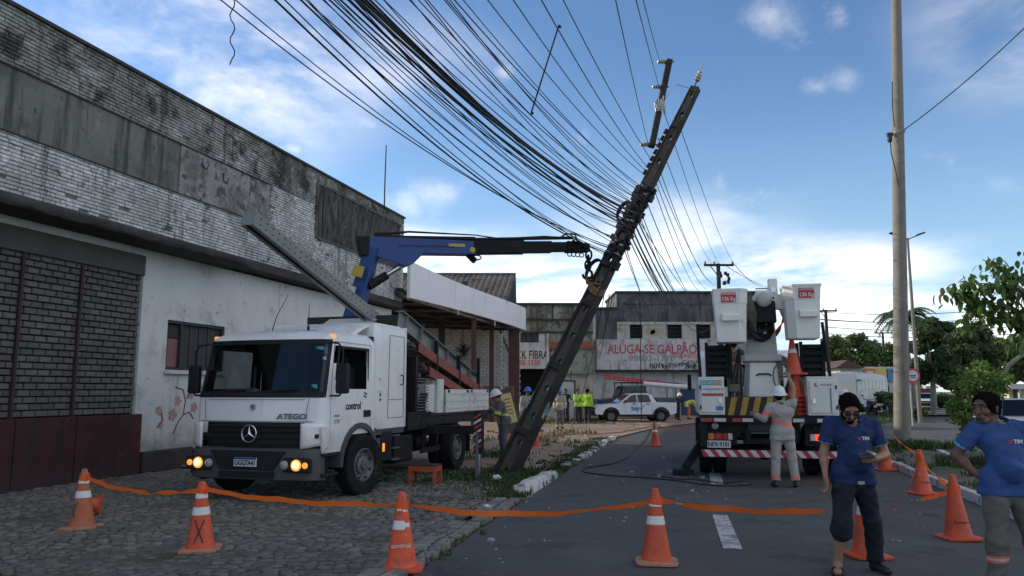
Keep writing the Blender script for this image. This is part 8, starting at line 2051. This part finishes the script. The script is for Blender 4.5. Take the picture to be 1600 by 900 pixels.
MB().box((0, -.155, .835), (.06, .02, .03)).build('belt_buckle', 'chrome', pmn); MB().box((-.19, -.10, .80), (.07, .02, .05)).build('belt_clip', 'black_plastic', pmn)
ph = empty('mobile_phone', pmn.location + V3((.005, -.275, 1.085)), 0, 'dark mobile phone held in the bearded man\'s hand', 'phone')
M = RX(28) @ RZ(12); MB().box((0, 0, 0), (.15, .075, .010), 0, M).build('case', 'black_plastic', ph, bevel=.004); MB().box((0, 0, .0055), (.14, .066, .002), 0, M).build('screen', 'ink', ph)
# --- man at the right edge, hand on hip
jr = dict(pelvis=(.0, .01, .93), belly=(.0, -.01, 1.08), chest=(.0, .01, 1.27), neck=(-.01, .02, 1.41), head=(-.105, .0, 1.53), shL=(-.185, .02, 1.365), elL=(-.325, .12, 1.14), wrL=(-.205, .03, .98), shR=(.155, .01, 1.37), elR=(.275, -.05, 1.33), wrR=(.215, -.14, 1.47), hipL=(-.10, 0, .90), knL=(-.12, -.03, .48), anL=(-.13, .03, .085), toeL=(-.18, -.11, .035), hipR=(.10, 0, .90), knR=(.16, -.04, .48), anR=(.22, .02, .085), toeR=(.27, -.12, .035))
bd = [('leg', (-.128, 0, .335), (0, 0, 1), .028, .16, 1), ('leg', (.19, -.005, .335), (.1, 0, 1), .028, .16, 1), ('leg', (-.128, 0, .335), (0, 0, 1), .011, .16, 3), ('leg', (.19, -.005, .335), (.1, 0, 1), .011, .16, 3)]
prr, J, Hq = person((4.05, 6.45, 0), -4, 'man in a bright blue polo and grey trousers with his hand on his hip', jr, 'skin_dark', ('polo_blue_bright', 'short'), ('trouser_grey', None), head=(-66, 4), vox=.0095, belly=.012, hem=.83, bands=bd, hands=((V3((.8, .1, -.7)), (0, -1, 0), .7), (V3((-.15, -.35, .9)), (-1, -.2, 0), 1.0)), fat=.91)
chest_logo(prr, .03, -.146, 1.27)
ph = empty('white_phone', prr.location + V3((.215, -.20, 1.54)), 0, 'white phone held up by the man in grey trousers', 'phone'); MB().box((0, 0, 0), (.07, .010, .14)).build('case', 'sticker_white', ph, bevel=.004); MB().box((0, -.006, 0), (.062, .002, .125)).build('screen', 'ink', ph)
# --- linesman behind the bucket truck, back to the viewer
jw = dict(pelvis=(.0, 0, .95), head=(.03, -.03, 1.60), shL=(-.19, .02, 1.44), elL=(-.24, -.06, 1.72), wrL=(-.20, -.22, 1.93), shR=(.19, .01, 1.39), elR=(.31, .02, 1.18), wrR=(.42, -.16, 1.24), hipL=(-.10, 0, .92), knL=(-.15, -.01, .50), anL=(-.19, .03, .085), toeL=(-.22, -.12, .04), hipR=(.10, 0, .92), knR=(.13, 0, .50), anR=(.15, .03, .085), toeR=(.17, -.12, .04))
bw = [('top', (0, 0, 1.10), (-.28, 0, 1), .032, .26, 1), ('top', (.27, .02, 1.27), (.3, 0, -1), .035, .10, 1), ('top', (-.215, -.02, 1.58), (-.1, -.1, 1), .03, .10, 1), ('leg', (-.18, .02, .17), (0, 0, 1), .028, .15, 1), ('leg', (.145, .02, .17), (0, 0, 1), .028, .15, 1)]
lw, J, Hq = person(G(1226, 761), 172, 'worker in pale grey uniform and white helmet reaching up to the cones', jw, 'skin_tan', ('uniform_grey', 'long'), ('uniform_grey', None), helmet='helmet_white', vox=.013, hem=.80, bands=bw, hands=((V3((0, -.5, .8)), (1, 0, 0), .9), (V3((.6, -.6, .2)), (0, 0, 1), .7)), glove='LR', fat=1.1, head=(0, -12))
# --- workers further away
ST = dict()
person(G(787, 716), -72, 'worker with white helmet and tool harness bending by the truck tail', dict(pelvis=(0, .05, .92), belly=(0, -.02, 1.07), chest=(0, -.09, 1.25), neck=(0, -.14, 1.39), head=(0, -.20, 1.54), shL=(-.18, -.10, 1.34), elL=(-.2, -.22, 1.10), wrL=(-.12, -.40, 1.22), shR=(.18, -.10, 1.34), elR=(.2, -.22, 1.10), wrR=(.12, -.40, 1.25)), 'skin_tan', ('uniform_dark', 'long'), ('uniform_dark', None), helmet='helmet_white', vox=.018, head=(0, 18), bands=[('top', (0, -.02, 1.08), (0, 0, 1), .03, .3, 2), ('top', (-.2, -.22, 1.12), (0, 0, 1), .035, .1, 2), ('top', (.2, -.22, 1.12), (0, 0, 1), .035, .1, 2)])
person((0.55, 27.0, 0.03), 10, 'worker with blue helmet half hidden behind the leaning pole', None, 'skin_dark', ('uniform_grey', 'long'), ('uniform_grey', None), helmet='helmet_blue', vox=.022)
person(G(875, 672), -12, 'worker in grey uniform with blue helmet standing on the verge', dict(wrL=(-.22, -.08, .88)), 'skin_dark', ('uniform_grey', 'long'), ('uniform_dark', None), helmet='helmet_blue', vox=.022, bands=[('top', (0, 0, 1.12), (0, 0, 1), .035, .3, 2), ('leg', (0, 0, .2), (0, 0, 1), .03, .3, 2)])
p = at(904, 640, 39); person((p.x, 39, .03), 15, 'person in lime shirt facing the road beside the pickup', dict(elL=(-.22, -.08, 1.15), wrL=(-.02, -.2, 1.18), elR=(.22, -.08, 1.15), wrR=(.02, -.2, 1.2)), 'skin_tan', ('shirt_lime', 'long'), ('shirt_black', None), vox=.024)
p = at(918, 640, 39.6); person((p.x, 39.6, .03), 150, 'person in lime shirt seen from behind next to the pickup nose', None, 'skin_dark', ('shirt_lime', 'long'), ('shirt_black', None), vox=.024)
p = at(884, 640, 40.5); person((p.x, 40.5, .03), -20, 'person in black shirt standing by the workshop door', dict(elR=(.3, 0, 1.2), wrR=(.42, -.1, 1.16)), 'skin_dark', ('shirt_black', 'short'), ('shirt_black', None), vox=.024)
p = at(1058, 645, 43.5); person((p.x, 43.5, .02), 30, 'person in dark clothes with white helmet behind the pickup tail', dict(pelvis=(0, .05, .85), chest=(0, -.12, 1.12), neck=(0, -.18, 1.24), head=(0, -.24, 1.36), shL=(-.18, -.13, 1.2), shR=(.18, -.13, 1.2), elL=(-.22, -.25, 1.0), wrL=(-.1, -.4, .95), elR=(.22, -.25, 1.0), wrR=(.1, -.4, .95), belly=(0, -.03, .97)), 'skin_dark', ('shirt_black', 'long'), ('shirt_black', None), helmet='helmet_white', vox=.024)
p = at(1076, 648, 44.5); person((p.x, 44.5, .02), 82, 'worker in orange trousers bending over with white helmet', dict(pelvis=(0, .1, .88), belly=(0, -.06, .97), chest=(0, -.24, 1.02), neck=(0, -.36, 1.02), head=(0, -.48, .97), shL=(-.18, -.30, 1.03), shR=(.18, -.30, 1.03), elL=(-.2, -.38, .78), wrL=(-.15, -.46, .58), elR=(.2, -.38, .78), wrR=(.15, -.46, .58)), 'skin_tan', ('band_lime', 'long'), ('trouser_orange', None), helmet='helmet_white', vox=.024, head=(0, 60), hem=.72)
person(WB(-.46, 2.3, 1.22), 165, 'worker in tan uniform standing on the bucket truck deck behind the pedestal', dict(elL=(-.25, -.1, 1.2), wrL=(-.2, -.3, 1.3)), 'skin_tan', ('tarp_olive', 'long'), ('tarp_olive', None), helmet='helmet_white', vox=.022, bands=[('top', (0, 0, 1.15), (0, 0, 1), .04, .3, 1)], scale=.92)
person((7.35, 17.2, 0), 190, 'worker with white helmet standing on the far side of the bucket truck', None, 'skin_tan', ('uniform_grey', 'long'), ('uniform_grey', None), helmet='helmet_white', vox=.02, scale=.97)
